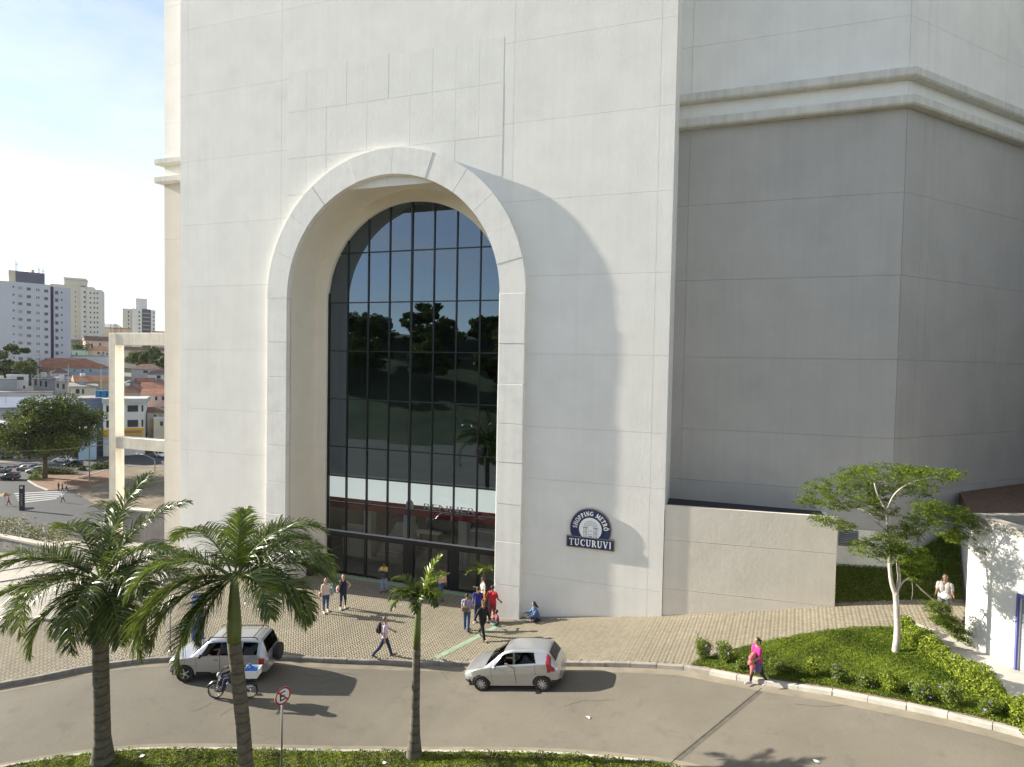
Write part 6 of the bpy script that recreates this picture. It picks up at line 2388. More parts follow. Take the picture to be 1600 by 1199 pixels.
t, J = person('woman in navy sleeveless top and dark jeans, hand on her hip', p, TOCAM(p) - 0.1, 1.67, ((0.12, 0.1), (-0.08, 0.1)), ((0.1, 0.15, 0.7), (-0.2, 0.75, 0.3, 1.3)), ('navy', (0.02, 0.022, 0.05)), 'none', DJEANS, 'tight', (0.6, 0.6, 0.6), ('long', (0.34, 0.20, 0.09)), 'light', female=True)
held('shoulder_bag', 'pale pink handbag of the woman in navy', 'bag', bag_mesh(0.30, 0.24, 0.12), mat('pink_bag', (0.70, 0.45, 0.44), 0.6), t, J['pel'] + np.array([0.03, -0.28, 0.08]))
p = on_ground(600, 926)
t, J = person('woman in yellow top and pale jeans carrying a dark box by the doors', p, TOCAM(p) - 0.5, 1.63, ((0.08, 0.05), (-0.12, 0.15)), ((0.35, 0.1, 1.0), (0.45, 0.1, 1.0)), ('yellow', (0.52, 0.36, 0.10)), 'short', ('pale_jeans', (0.20, 0.27, 0.45)), 'long', (0.03, 0.03, 0.04), ('curly', (0.02, 0.015, 0.012)), 'brown', female=True)
mb = MB()
mb.bbox((-0.17, -0.26, -0.15), (0.17, 0.26, 0.15), 0.02)
held('carry_box', 'dark box held by the woman in yellow', 'box', mb, mat('dark_box', (0.03, 0.03, 0.035), 0.5), t, J['waist'] + np.array([0.36, 0.10, 0.06]))
held('shoulder_bag', 'white handbag of the woman in yellow', 'bag', bag_mesh(0.26, 0.26, 0.1), WHITEP, t, J['pel'] + np.array([0.02, -0.28, 0.08]))
p = on_ground(689, 937)
person('man in salmon shirt and jeans walking towards the doors', p, TOCAM(p) + math.pi + 0.5, 1.75, ((0.28, 0.05), (-0.35, 0.35)), ((-0.2, 0.12, 0.2), (0.25, 0.12, 0.3)), ('salmon', (0.50, 0.34, 0.27)), 'long', JEANS, 'long', (0.06, 0.04, 0.035), ('short', (0.02, 0.015, 0.012)), 'tan')
p = on_ground(601, 1027)
t, J = person('grey-haired man in pink shirt with black backpack striding along the kerb', p, PR + 0.12, 1.74, ((-0.48, 0.25), (0.36, 0.05)), ((-0.05, 0.10, 0.2), (0.55, 0.12, 0.45)), ('pink', (0.62, 0.48, 0.62)), 'short', ('navy_jeans', (0.022, 0.04, 0.09)), 'long', (0.07, 0.06, 0.06), ('short', (0.16, 0.12, 0.10)), 'tan')
held('backpack', 'black backpack worn by the man in the pink shirt', 'backpack', backpack_mesh(), mat('black_nylon', (0.022, 0.016, 0.025), 0.8), t, J['chest'] + np.array([-0.22, 0, 0.0]))
p = on_ground(729, 986)
t, J = person('man in checked shirt and jeans seen from behind with a brown bag', p, TOCAM(p) + math.pi - 0.2, 1.72, ((-0.15, 0.25), (0.18, 0.05)), ((0.2, 0.2, 1.2), (0.1, 0.2, 1.0)), ('checked', (0.30, 0.30, 0.40)), 'short', JEANS, 'long', (0.03, 0.03, 0.03), ('short', (0.02, 0.015, 0.012)), 'tan')
held('shoulder_bag', 'brown bag on the back of the man in the checked shirt', 'bag', bag_mesh(0.12, 0.26, 0.36, 0.25), MATS['brown_leather'], t, J['waist'] + np.array([-0.20, 0.05, 0.02]))
p = on_ground(754, 999)
person('man all in black walking past the pillar, arm swung out', p, PR - 0.9, 1.76, ((0.38, 0.05), (-0.42, 0.25)), ((-0.35, 0.35, 0.2), (0.3, 0.12, 0.3)), ('black', (0.012, 0.012, 0.014)), 'long', ('black_trousers', (0.012, 0.012, 0.015)), 'long', (0.02, 0.02, 0.02), ('short', (0.02, 0.015, 0.012)), 'tan')
p = on_ground(754, 953)
person('woman in white top and orange skirt standing by the right jamb', p, PL + 0.3, 1.64, ((0.03, 0.0), (-0.05, 0.05)), ((0.35, 0.1, 1.3), (0.2, 0.15, 1.1)), ('white_top', (0.62, 0.60, 0.58)), 'short', ('orange', (0.62, 0.23, 0.02)), 'tight', (0.2, 0.12, 0.08), ('curly', (0.03, 0.018, 0.012)), 'tan', female=True)
p = on_ground(769, 972)
person('person in red shirt and red trousers leaning at the pillar', p, TOCAM(p) + 2.6, 1.72, ((0.1, 0.1), (-0.1, 0.05)), ((0.3, 0.2, 0.5), (-0.1, 0.5, 0.5)), ('red', (0.50, 0.02, 0.03)), 'short', ('dark_red', (0.26, 0.03, 0.05)), 'long', (0.4, 0.35, 0.3), ('short', (0.025, 0.018, 0.015)), 'brown')
p = on_ground(746, 972)
person('person in blue shirt half hidden behind the man in black', p, TOCAM(p) + math.pi, 1.66, ((0.05, 0), (-0.05, 0.05)), ((0.1, 0.15, 0.4), (0.1, 0.15, 0.4)), ('blue', (0.03, 0.03, 0.20)), 'short', DJEANS, 'long', (0.5, 0.5, 0.5), ('short', (0.02, 0.015, 0.012)), 'tan')
p = on_ground(777, 975)
person('child in dark pink top sitting on the ground against the pillar', p, PL + 0.5, 1.22, ('cross', 0), ((0.5, 0.15, 0.8), (0.5, 0.15, 0.8)), ('dark_pink', (0.24, 0.05, 0.09)), 'short', ('teal_trousers', (0.03, 0.09, 0.11)), 'long', (0.5, 0.5, 0.5), ('curly', (0.015, 0.012, 0.01)), 'brown', sit='floor', lean=0.15)
p = on_ground(840, 969)
person('person in denim jacket sitting cross-legged on the ground by the facade', p, PL + 0.35, 1.68, ('cross', 0), ((0.6, 0.12, 0.9), (0.6, 0.12, 0.9)), ('denim', (0.09, 0.16, 0.30)), 'long', ('black_leggings', (0.018, 0.018, 0.022)), 'long', (0.45, 0.32, 0.27), ('long', (0.02, 0.012, 0.01)), 'light', sit='floor', lean=0.32, head_pitch=0.5)
p = on_ground(1181, 1071, -0.165)
t, J = person('woman in magenta shirt with a pink jacket over her arm, stepping along the kerb', p, PL + 0.25, 1.60, ((0.20, 0.05), (-0.34, 0.30)), ((-0.25, 0.2, 0.7), (0.2, 0.12, 1.0)), ('magenta', (0.42, 0.025, 0.17)), 'short', ('black_capri', (0.02, 0.018, 0.025)), 'tight', (0.50, 0.45, 0.62), ('tail', (0.03, 0.018, 0.014)), 'tan', build=1.14, female=True)
mb = MB()
rng = np.random.default_rng(3)
for k in range(7):
    mb.ellipsoid((rng.uniform(-0.08, 0.08), rng.uniform(-0.06, 0.06), -0.07 * k + 0.12), (0.10, 0.09, 0.09), 10, 7)
mb.tube([(0.02, 0.02, -0.25), (0.06, 0.05, -0.42), (0.10, 0.06, -0.52)], [0.05, 0.05, 0.02], 8)
me_t = bpy.data.objects.new('tmp_root', None); COL.objects.link(me_t); BASE['tmp_root'] = np.zeros(3)
jk = remeshed(mb, 0.02, 'carried_jacket', cloth('coral', (0.48, 0.13, 0.14)), None, 3)
bpy.data.objects.remove(me_t)
jk.location = world_pt(t, J['waist'] + np.array([0.26, 0.12, 0.0])); jk.rotation_euler = (0, 0, t.rotation_euler.z)
tag(jk, 'coral pink jacket draped over the arm of the woman in magenta', 'jacket')
mb = MB()
mb.lathe([(0.19, 0.02), (0.21, -0.12), (0.19, -0.30), (0.17, -0.36)], 14, (0, 0, 0))
sk = mb.build('overskirt', cloth('slate', (0.10, 0.10, 0.20)), t, smooth='auto', world=False)
sk.location = J['pel'] + np.array([0, 0, 0.0])
p = on_ground(1474, 972)
t, J = person('man in pale grey shirt with backpack straps on the shaded path by the annex', p, TOCAM(p), 1.74, ((0.15, 0.05), (-0.15, 0.15)), ((0.35, 0.15, 1.0), (0.3, 0.15, 1.1)), ('pale_grey', (0.30, 0.285, 0.27)), 'short', ('grey_trousers', (0.10, 0.10, 0.12)), 'long', (0.05, 0.05, 0.05), ('short', (0.02, 0.015, 0.012)), 'brown', build=1.1)
held('backpack', 'dark backpack worn by the man on the annex path', 'backpack', backpack_mesh(), mat('navy_nylon', (0.02, 0.022, 0.035), 0.8), t, J['chest'] + np.array([-0.23, 0, 0.0]))
mb = MB()
mb.ellipsoid((0, 0, 0), (0.10, 0.16, 0.12), 12, 8)
mb.tube([(0, 0, 0.1), (0.02, 0, 0.18)], [0.05, 0.03], 8)
held('carrier_bag', 'white carrier bag in the hands of the man on the annex path', 'bag', mb, WHITEP, t, J['waist'] + np.array([0.34, 0.0, -0.02]))
# seated and standing people near the left jamb, partly behind fronds
p = at_z(497, 893, -0.33)
person('person sitting by the left jamb beside the potted palm', p, PR - 0.6, 1.64, ('x', 0), ((0.5, 0.1, 0.9), (0.5, 0.1, 0.9)), ('mauve', (0.22, 0.17, 0.21)), 'short', ('dark_trousers', (0.03, 0.03, 0.04)), 'long', (0.04, 0.04, 0.04), ('short', (0.02, 0.015, 0.012)), 'brown', sit='seat', lean=0.12)
bc = MB()
bc.bbox((-0.2, -0.9, 0.0), (0.2, 0.9, 0.42), 0.03)
bn = bc.build('stone_bench', mat('dark_bench', (0.06, 0.035, 0.045), 0.6))
bn.location = (p[0] - 0.02, p[1] + 0.05, -0.33)
tag(bn, 'low dark bench at the left jamb of the arch', 'bench')
p = on_ground(438, 905)
person('person in white shirt half hidden behind palm fronds near the arch', p, TOCAM(p) + 1.2, 1.68, ((0.1, 0), (-0.1, 0.1)), ((0.2, 0.1, 0.8), (0.1, 0.1, 0.3)), ('off_white', (0.60, 0.58, 0.60)), 'short', DJEANS, 'long', (0.3, 0.3, 0.3), ('short', (0.10, 0.05, 0.03)), 'tan')
p = on_ground(207, 908)
person('person in dark clothes on the pale landing behind the left palm', p, PL + 0.6, 1.70, ((0.2, 0.05), (-0.25, 0.2)), ((0.1, 0.1, 0.3), (-0.1, 0.1, 0.3)), ('dark_green', (0.03, 0.045, 0.04)), 'long', ('charcoal', (0.03, 0.03, 0.035)), 'long', (0.05, 0.05, 0.05), ('short', (0.02, 0.015, 0.012)), 'tan')

# drivers and rider
def in_car(car, S, side, label, topc, skin, arm_out):
    c, s_ = math.cos(car.rotation_euler.z), math.sin(car.rotation_euler.z)
    lx, ly = S['seats'][0] - 0.02, side * 0.36
    loc = (car.location.x + lx * c - ly * s_, car.location.y + lx * s_ + ly * c, car.location.z + S['z0'] + 0.36 - 0.42)
    arms = [(0.9, 0.15, 0.5), (0.9, 0.15, 0.5)]
    if arm_out:
        arms[1 if side > 0 else 0] = (0.35, 0.75, 1.5, 0.4)
    return person(label, loc, car.rotation_euler.z, 1.62, ('x', 0), tuple(arms), topc, 'short', DJEANS, 'long', (0.04, 0.04, 0.04), ('short', (0.03, 0.02, 0.015)), skin, sit='seat', lean=-0.12)
near_h = 1 if (np.array([-math.sin(hatch.rotation_euler.z), math.cos(hatch.rotation_euler.z)]) @ FW[:2]) < 0 else -1
near_s = 1 if (np.array([-math.sin(suv.rotation_euler.z), math.cos(suv.rotation_euler.z)]) @ FW[:2]) < 0 else -1
in_car(hatch, HATCH, near_h, 'driver in green shirt at the open window of the hatchback', ('green', (0.05, 0.22, 0.10)), 'light', True)
in_car(suv, SUV, near_s, 'driver at the open window of the compact off-roader', ('rust', (0.35, 0.14, 0.08)), 'tan', True)
# the near front windows are wound down
for car, ns in ((hatch, near_h), (suv, near_s)):
    for ch in list(car.children):
        if ch.name.startswith('side_window'):
            xs_ = np.array([v.co.x for v in ch.data.vertices]); ys_ = np.array([v.co.y for v in ch.data.vertices])
            if ys_.mean() * ns > 0 and xs_.mean() > -0.05:
                bpy.data.objects.remove(ch)
c, s_ = math.cos(mh), math.sin(mh)
t, J = person('motorcycle rider in dark jacket and helmet behind the palm trunk', (mc[0] - 0.20 * c, mc[1] - 0.20 * s_, -0.498 + 0.30), mh, 1.70, ('x', 0), ((0.95, 0.12, 0.35), (0.95, 0.12, 0.35)), ('dark_jacket', (0.03, 0.03, 0.035)), 'long', DJEANS, 'long', (0.03, 0.03, 0.03), ('none', (0.02, 0.02, 0.02)), 'tan', sit='seat', lean=0.12)
mb = MB()
mb.ellipsoid((0, 0, 0), (0.15, 0.135, 0.15), 16, 10)
hl = mb.build('helmet', mat('helmet_black', (0.02, 0.02, 0.025), 0.2, coat=0.8), t, smooth=True, world=False)
hl.location = J['head'] + np.array([-0.01, 0, 0.02])

# ================================================================== THE TOWN IN THE VALLEY
def rgbm(name, c, rough=0.9, var=0.12, vs=0.25, **k):
    return mat(name, c, rough, var=var, vscale=vs, **k)
TILE = {'red': rgbm('roof_red_tile', (0.27, 0.115, 0.065), var=0.3, vs=0.6), 'brown': rgbm('roof_brown_tile', (0.17, 0.09, 0.06), var=0.3, vs=0.6), 'orange': rgbm('roof_orange_tile', (0.36, 0.17, 0.085), var=0.25, vs=0.6),
        'dark': rgbm('roof_dark_tile', (0.06, 0.052, 0.05), var=0.3, vs=0.6), 'grey': rgbm('roof_fibre_cement', (0.22, 0.21, 0.20), var=0.3, vs=0.5), 'blue': rgbm('roof_blue_sheet', (0.16, 0.20, 0.27), var=0.15, vs=0.4), 'mauve': rgbm('roof_mauve', (0.20, 0.12, 0.10), var=0.3, vs=0.6)}
PAINT = {'white': rgbm('town_white', (0.60, 0.60, 0.58)), 'cream': rgbm('town_cream', (0.55, 0.49, 0.37)), 'grey': rgbm('town_grey', (0.32, 0.32, 0.33)), 'beige': rgbm('town_beige', (0.46, 0.39, 0.30)), 'mint': rgbm('town_mint', (0.33, 0.45, 0.34)),
         'pink': rgbm('town_pink', (0.55, 0.40, 0.33)), 'blue': rgbm('town_slate_blue', (0.11, 0.14, 0.22), var=0.15), 'sky': rgbm('town_light_blue', (0.36, 0.50, 0.62)), 'dirty': rgbm('town_dirty_white', (0.45, 0.45, 0.44), streak=0.3), 'brick': rgbm('town_brick', (0.34, 0.17, 0.11))}
WDARK = mat('window_recess', (0.03, 0.035, 0.045), 0.2, spec=0.6)
WFRAME = mat('window_frame_paint', (0.50, 0.50, 0.50), 0.7)

def local_axes(rot):
    f2 = np.array([FW[0], FW[1]]) / math.hypot(FW[0], FW[1])
    c, s = math.cos(rot), math.sin(rot)
    fr = np.array([f2[0] * c - f2[1] * s, f2[0] * s + f2[1] * c])      # pointing away from the viewer
    return np.array([fr[1], -fr[0]]), fr                               # (to the right, away)

class Block:
    """box building: local u to the right along its front, d away from the viewer"""
    def __init__(self, name, label, cat, x0, x1, w, rot=0.0, ybase=None, group=None):
        a, b = at_w(x0, 560, w), at_w(x1, 560, w)
        th = math.atan((800 - (x0 + x1) / 2) / FPX)      # fronts look across the valley to the forecourt
        self.cs = math.cos(th)
        rot = rot + th * 0.96
        self.W = (x1 - x0) * w / FPX * self.cs
        c = (a + b) / 2
        self.u, self.d = local_axes(rot)
        self.w = w
        zt = float(terr(c[0], c[1])) if ybase is None else float(at_w(x0, ybase, w)[2])
        self.z0 = zt
        self.t = thing(name, label, cat, (c[0], c[1], zt), 0, group)
        self.c = c[:2]
    def zpx(self, y, x=None):
        """height of a picture row on the front face"""
        return float(at_w(60 if x is None else x, y, self.w)[2])
    def P(self, u, d, z):
        q = self.c + self.u * u + self.d * d
        return (q[0], q[1], z)
    def box(self, name, u0, u1, d0, d1, z0, z1, m, parent=None):
        mb = MB()
        mb.add([self.P(*p) for p in ((u0, d0, z0), (u1, d0, z0), (u1, d1, z0), (u0, d1, z0), (u0, d0, z1), (u1, d0, z1), (u1, d1, z1), (u0, d1, z1))],
               [(0, 3, 2, 1), (4, 5, 6, 7), (0, 1, 5, 4), (1, 2, 6, 5), (2, 3, 7, 6), (3, 0, 4, 7)])
        return mb.build(name, m, parent or self.t)
    def window(self, u0, u1, z0, z1, d=0.0, m=None, frame=True):
        f = self.box('window', u0 - 0.07, u1 + 0.07, d - 0.05, d + 0.02, z0 - 0.07, z1 + 0.07, WFRAME) if frame else self.t
        self.box('pane', u0, u1, d - 0.07, d - 0.03, z0, z1, m or WDARK, f)
    def roof(self, kind, D, zt, rh, m, ov=0.5):
        W = self.W
        h = W / 2 + ov
        mb = MB()
        a, b = -ov, D + ov
        th = 0.18
        if kind == 'flat':
            o = self.box('roof', -W / 2 - 0.1, W / 2 + 0.1, -0.1, D + 0.1, zt + 0.002, zt + rh, m)
            return o
        if kind == 'gx':       # ridge runs across the picture
            V = [(-h, a, zt), (h, a, zt), (h, (a + b) / 2, zt + rh), (-h, (a + b) / 2, zt + rh), (-h, b, zt), (h, b, zt)]
            F = [(0, 1, 2, 3), (3, 2, 5, 4), (0, 3, 4), (1, 5, 2), (0, 4, 5, 1)]
        elif kind == 'gd':     # ridge runs away: gable faces the viewer
            V = [(-h, a, zt), (h, a, zt), (0, a, zt + rh), (-h, b, zt), (h, b, zt), (0, b, zt + rh)]
            F = [(0, 2, 5, 3), (1, 4, 5, 2), (0, 1, 2), (3, 5, 4), (0, 3, 4, 1)]
        elif kind == 'hip':
            k = min(h * 0.6, (b - a) / 2)
            V = [(-h, a, zt), (h, a, zt), (h, b, zt), (-h, b, zt), (-h + k, (a + b) / 2, zt + rh), (h - k, (a + b) / 2, zt + rh)]
            F = [(0, 1, 5, 4), (1, 2, 5), (2, 3, 4, 5), (3, 0, 4), (0, 3, 2, 1)]
        else:                  # mono pitch rising away
            V = [(-h, a, zt), (h, a, zt), (h, b, zt + rh), (-h, b, zt + rh), (-h, a, zt - th), (h, a, zt - th), (h, b, zt + rh - th), (-h, b, zt + rh - th)]
            F = [(0, 1, 2, 3), (7, 6, 5, 4), (0, 4, 5, 1), (1, 5, 6, 2), (2, 6, 7, 3), (3, 7, 4, 0)]
        mb.add([self.P(*p) for p in V], F)
        return mb.build('roof', m, self.t)

def house(label, x0, x1, ytop, w, paint, tile, kind='gx', rh=1.6, D=8.0, rot=0.0, wins=(), door=None, name='house', cat='house'):
    b = Block(name, label, cat, x0, x1, w, rot)
    zt = b.zpx(ytop, (x0 + x1) / 2)
    b.box('wall', -b.W / 2, b.W / 2, 0, D, min(b.z0, zt - 3) - 2.5, zt, PAINT[paint] if isinstance(paint, str) else paint)
    b.roof(kind, D, zt + 0.003, rh, TILE[tile] if isinstance(tile, str) else tile)
    for (u0, u1, y0, y1) in wins:      # picture columns and rows
        uu0, uu1 = (u0 - (x0 + x1) / 2) * w / FPX * b.cs, (u1 - (x0 + x1) / 2) * w / FPX * b.cs
        b.window(uu0, uu1, b.zpx(y1, u0), b.zpx(y0, u0))
    if kind in ('gx', 'mono', 'flat', 'hip') and random.random() < 0.6:
        uu = random.uniform(-0.3, 0.3) * b.W
        zz = zt + (rh if kind == 'flat' else rh * 0.45)
        b.box('water_tank', uu - 0.6, uu + 0.6, D * 0.4, D * 0.4 + 1.1, zz, zz + (0.9 if kind == 'flat' else 1.6), random.choice([MATS['town_grey'], MATS['town_white'], MATS['town_dirty_white']]))
        mb = MB()
        uu = random.uniform(-0.4, 0.4) * b.W
        mb.tube([b.P(uu, D * 0.3, zz - 0.4), b.P(uu, D * 0.3, zz + 2.6)], 0.05, 4)
        mb.tube([b.P(uu - 0.6, D * 0.3, zz + 2.3), b.P(uu + 0.6, D * 0.3, zz + 2.3)], 0.04, 4)
        mb.build('aerial', STEEL, b.t)
    if door:
        u0, u1, y0, y1 = door
        b.box('door', (u0 - (x0 + x1) / 2) * w / FPX * b.cs, (u1 - (x0 + x1) / 2) * w / FPX * b.cs, -0.06, 0.02, b.zpx(y1, u0), b.zpx(y0, u0), TILE['brown'])
    return b

# ---- apartment towers
b = Block('apartment_tower', 'pale lilac apartment tower with dark roof house and antennas, farthest left', 'building', -12, 114, 214, R(7))
LIL = rgbm('tower_lilac', (0.50, 0.51, 0.545), var=0.04)
LIL2 = rgbm('tower_lilac_wing', (0.47, 0.475, 0.52), var=0.04)
PURP = rgbm('tower_slot', (0.10, 0.06, 0.12))
W = b.W
px2u = lambda x, b=b: (x - 51) * 214 / FPX * b.cs
zt1 = b.zpx(443, 40)
b.box('wall', px2u(-12), px2u(80), 0, 13, b.z0 - 6, zt1, LIL)
b.box('wall', px2u(85.5), px2u(114), 0.5, 12.5, b.z0 - 6, zt1 - 0.6, LIL2)
b.box('stair_slot', px2u(80), px2u(85.5), 1.2, 12, b.z0 - 6, zt1 - 0.5, PURP)
DKP = rgbm('tower_penthouse_dark', (0.14, 0.135, 0.17))
rfh = b.box('roof_house', px2u(27), px2u(73), 3, 10, zt1 + 0.01, b.zpx(425, 50), DKP)
b.box('roof_house', px2u(16), px2u(26.8), 3, 10, zt1 + 0.01, b.zpx(424, 20), PAINT['cream'])
b.box('water_tank', px2u(52), px2u(57), 4, 6, b.zpx(425, 50) + 0.01, b.zpx(420, 50), PAINT['cream'])
for xa, ht in ((27.5, 405), (63, 410), (70, 412)):
    mb = MB()
    for k in range(3):
        uu = px2u(xa + k * 1.6)
        mb.tube([b.P(uu, 5, b.zpx(425, 50)), b.P(uu, 5, b.zpx(ht + k * 3, 50))], 0.09, 5)
    mb.tube([b.P(px2u(xa - 1), 5, b.zpx(ht + 9, 50)), b.P(px2u(xa + 4.5), 5, b.zpx(ht + 9, 50))], 0.08, 5)
    mb.build('antenna', STEEL, rfh)
for k in range(10):
    y = 449 + 12.05 * k
    sl = 0.055
    for (xa, xb, hh) in ((21, 23.5, 3.0), (29.5, 35.5, 4.5), (42.5, 48.8, 4.5), (57.5, 59.0, 4.0), (60.8, 62.3, 4.0), (70, 76, 4.5)):
        yy = y + (xa - 21) * sl
        cur = random.random() < 0.33 and 29 < xa < 36
        b.window(px2u(xa), px2u(xb), b.zpx(yy + hh, xa), b.zpx(yy, xa), 0.0, PAINT['grey'] if cur else None)
    for (xa, xb, hh) in ((88, 93, 5.5), (97.5, 100, 3)):
        yy = y + (xa - 21) * sl
        b.window(px2u(xa), px2u(xb), b.zpx(yy + hh, xa), b.zpx(yy, xa), 0.5)

b = Block('apartment_tower', 'tall cream apartment tower just right of the lilac tower', 'building', 113, 160, 340, R(-4))
CRM = rgbm('tower_cream', (0.56, 0.52, 0.42), var=0.05)
CRM2 = rgbm('tower_cream_light', (0.62, 0.59, 0.52), var=0.05)
px2u = lambda x, b=b: (x - 136.5) * 340 / FPX * b.cs
b.box('wall', px2u(80), px2u(126), 1.0, 18, b.z0 - 6, b.zpx(447, 110), CRM)
b.box('wall', px2u(126.2), px2u(134), 0.2, 17, b.z0 - 6, b.zpx(449, 130), CRM2)
b.box('wall', px2u(134.2), px2u(160), 0.6, 17, b.z0 - 6, b.zpx(452.5, 150), CRM2)
b.box('roof_house', px2u(100), px2u(133), 3, 14, b.zpx(446.5, 110), b.zpx(438, 115), CRM)
b.box('roof_house', px2u(134), px2u(146), 3, 14, b.zpx(452, 140), b.zpx(448, 140), CRM2)
b.box('roof_slab', px2u(99), px2u(134), 2.5, 14.5, b.zpx(437.8, 115), b.zpx(435, 115), CRM2)
for k in range(10):
    y = 456 + 7.62 * k
    b.window(px2u(131), px2u(134), b.zpx(y + 2.6, 132), b.zpx(y, 132), 0.2)
    for xa in (117.5,):
        b.window(px2u(xa), px2u(xa + 1.2), b.zpx(y + 2.2, xa), b.zpx(y, xa), 1.0, frame=True)
    for xa in (140.5, 146.5, 151.5):
        b.window(px2u(xa), px2u(xa + 2.2), b.zpx(y + 3.4, xa), b.zpx(y + 0.8, xa), 0.6)

b = Block('apartment_tower', 'smaller white apartment tower with dark balcony stack, beside the mall edge', 'building', 193, 243, 420, R(6))
WHT = rgbm('tower_white', (0.62, 0.61, 0.58), var=0.05)
px2u = lambda x, b=b: (x - 218) * 420 / FPX * b.cs
b.box('wall', px2u(192), px2u(206.5), 2.0, 20, b.z0 - 8, b.zpx(483, 200), rgbm('tower_white_shade', (0.50, 0.50, 0.44)))
b.box('wall', px2u(206.7), px2u(222), 0.0, 18, b.z0 - 8, b.zpx(482.5, 215), WHT)
b.box('wall', px2u(236), px2u(243.5), 0.0, 18, b.z0 - 8, b.zpx(484, 240), WHT)
blk = b.box('balcony_stack', px2u(222.2), px2u(235.8), 0.6, 18, b.z0 - 8, b.zpx(483, 230), rgbm('tower_dark_panel', (0.11, 0.11, 0.12)))
b.box('roof_house', px2u(213), px2u(231), 4, 14, b.zpx(482.3, 220), b.zpx(466, 220), WHT)
for k in range(7):
    y = 487 + 6.25 * k
    b.window(px2u(216.5), px2u(218.8), b.zpx(y + 2.4, 217), b.zpx(y, 217), 0.0)
    b.window(px2u(239.5), px2u(241.5), b.zpx(y + 2.6, 240), b.zpx(y + 0.6, 240), 0.0)
    b.box('balcony', px2u(223.5), px2u(234.5), -0.4, 0.58, b.zpx(y + 3.6, 228), b.zpx(y + 1.8, 228), MATS['town_grey'], blk)
    b.window(px2u(200.5), px2u(202.5), b.zpx(y + 2.6, 200), b.zpx(y, 200), 2.0)

# ---- far ridge
def ridge():
    f2 = np.array([FW[0], FW[1]]) / math.hypot(FW[0], FW[1])
    r2 = np.array([f2[1], -f2[0]])
    v, f = [], []
    us = np.linspace(-6500, 1500, 120)
    rng = np.random.default_rng(9)
    ph = rng.uniform(0, 6, 5)
    for d, hs in ((4300, 0.0), (4700, 0.55), (5200, 1.0), (6200, 0.3)):
        for u in us:
            hgt = 320 + 55 * math.sin(u * 0.0021 + ph[0]) + 38 * math.sin(u * 0.0053 + ph[1]) + 16 * math.sin(u * 0.013 + ph[2]) + 8 * math.sin(u * 0.03 + ph[3])
            p_ = f2 * d + r2 * u
            v.append((p_[0], p_[1], -20 + hs * hgt))
    n = len(us)
    for i in range(3):
        for j in range(n - 1):
            f.append((i * n + j, i * n + j + 1, (i + 1) * n + j + 1, (i + 1) * n + j))
    mb = MB()
    mb.add(v, f)
    struct(mb.build('hills', rgbm('ridge_forest', (0.05, 0.075, 0.035), vs=0.01, var=0.3), smooth=True))
ridge()

# ---- houses on the slope, from the back to the front
house('tan house with stepped roof on the skyline behind the concrete frame', 163, 205, 514, 390, 'beige', 'orange', 'flat', 0.6, 10)
house('low cream building on the skyline right of the small tower', 238, 262, 519, 380, 'cream', 'orange', 'flat', 0.5, 10)
house('house with dark red roof below the cream tower', 112, 136, 537, 330, 'mint', 'mauve', 'gx', 2.2, 9, wins=((117, 120, 540, 545), (126, 129, 540, 545)))
house('peach house with brown gable roof below the cream tower', 134, 173, 533, 320, 'pink', 'brown', 'gx', 2.6, 9, R(10), wins=((142, 145, 537, 543), (155, 158, 536, 541)))
house('cream villa with orange hip roof and dark windows', 138, 173, 548, 290, 'cream', 'orange', 'hip', 2.4, 9, wins=((152, 156, 550, 554), (160, 163, 550, 556), (166, 169, 551, 555)))
house('mint green house wall beside the lilac tower foot', 114, 136, 548, 280, 'mint', 'grey', 'flat', 0.3, 8, wins=((118, 121, 551, 556),))
house('long cream house with brown roof under the top beam', 190, 262, 548, 330, 'cream', 'brown', 'gx', 2.0, 9, wins=((205, 208, 552, 556), (222, 225, 552, 556), (242, 246, 552, 556)))
house('long white shed with charcoal roof below the lilac tower', 22, 112, 557, 226, 'white', 'dark', 'gx', 2.0, 10, R(4), wins=((38, 43, 561, 564), (60, 68, 561, 564), (92, 97, 561, 564)))
house('white wall house behind the long red roof', 104, 176, 557, 235, 'white', 'grey', 'flat', 0.3, 6)
house('long hall with broad red-brown tile roof', 38, 176, 575, 212, 'dirty', 'red', 'hip', 3.4, 15, R(3), wins=((115, 118, 578, 582), (128, 131, 578, 582), (140, 144, 578, 582)))
house('pale blue sheet-roofed shed in front of the long hall', 104, 174, 587, 204, 'white', 'blue', 'mono', 1.3, 6)
house('cluttered small house with patched brown roof', 44, 78, 583, 202, 'dirty', 'brown', 'gx', 2.0, 8, R(-6), wins=((50, 53, 587, 592), (62, 66, 588, 593)))
house('small white gable house by the lane', 80, 106, 583, 200, 'white', 'mauve', 'gd', 1.8, 7, R(5), wins=((88, 91, 587, 591),))
house('terrace of narrow shops along the lane, grey and white', 52, 86, 592, 192, 'grey', 'grey', 'mono', 0.8, 6, R(-12), wins=((54, 57, 594, 602), (62, 65, 595, 604), (70, 74, 596, 605)))
house('white and mint corner shop at the end of the lane', 86, 116, 596, 186, 'dirty', 'grey', 'mono', 0.7, 6, R(-10), wins=((88, 92, 599, 606), (97, 101, 600, 608)))
house('white flat-roofed house with dark terrace window at the far left', 10, 44, 588, 184, 'white', 'white_slab' if False else PAINT['white'], 'flat', 0.4, 7, wins=((26, 37, 589, 594), (36, 39, 603, 608)))
house('grey blank-walled building left of the white house', -12, 26, 594, 180, 'grey', 'grey', 'flat', 0.3, 6)
house('house with long orange gable roof left of the concrete post', 119, 176, 597, 182, 'beige', 'orange', 'gx', 2.0, 8, R(8), wins=((125, 131, 604, 611), (140, 143, 600, 606)), door=(133, 136, 604, 614))
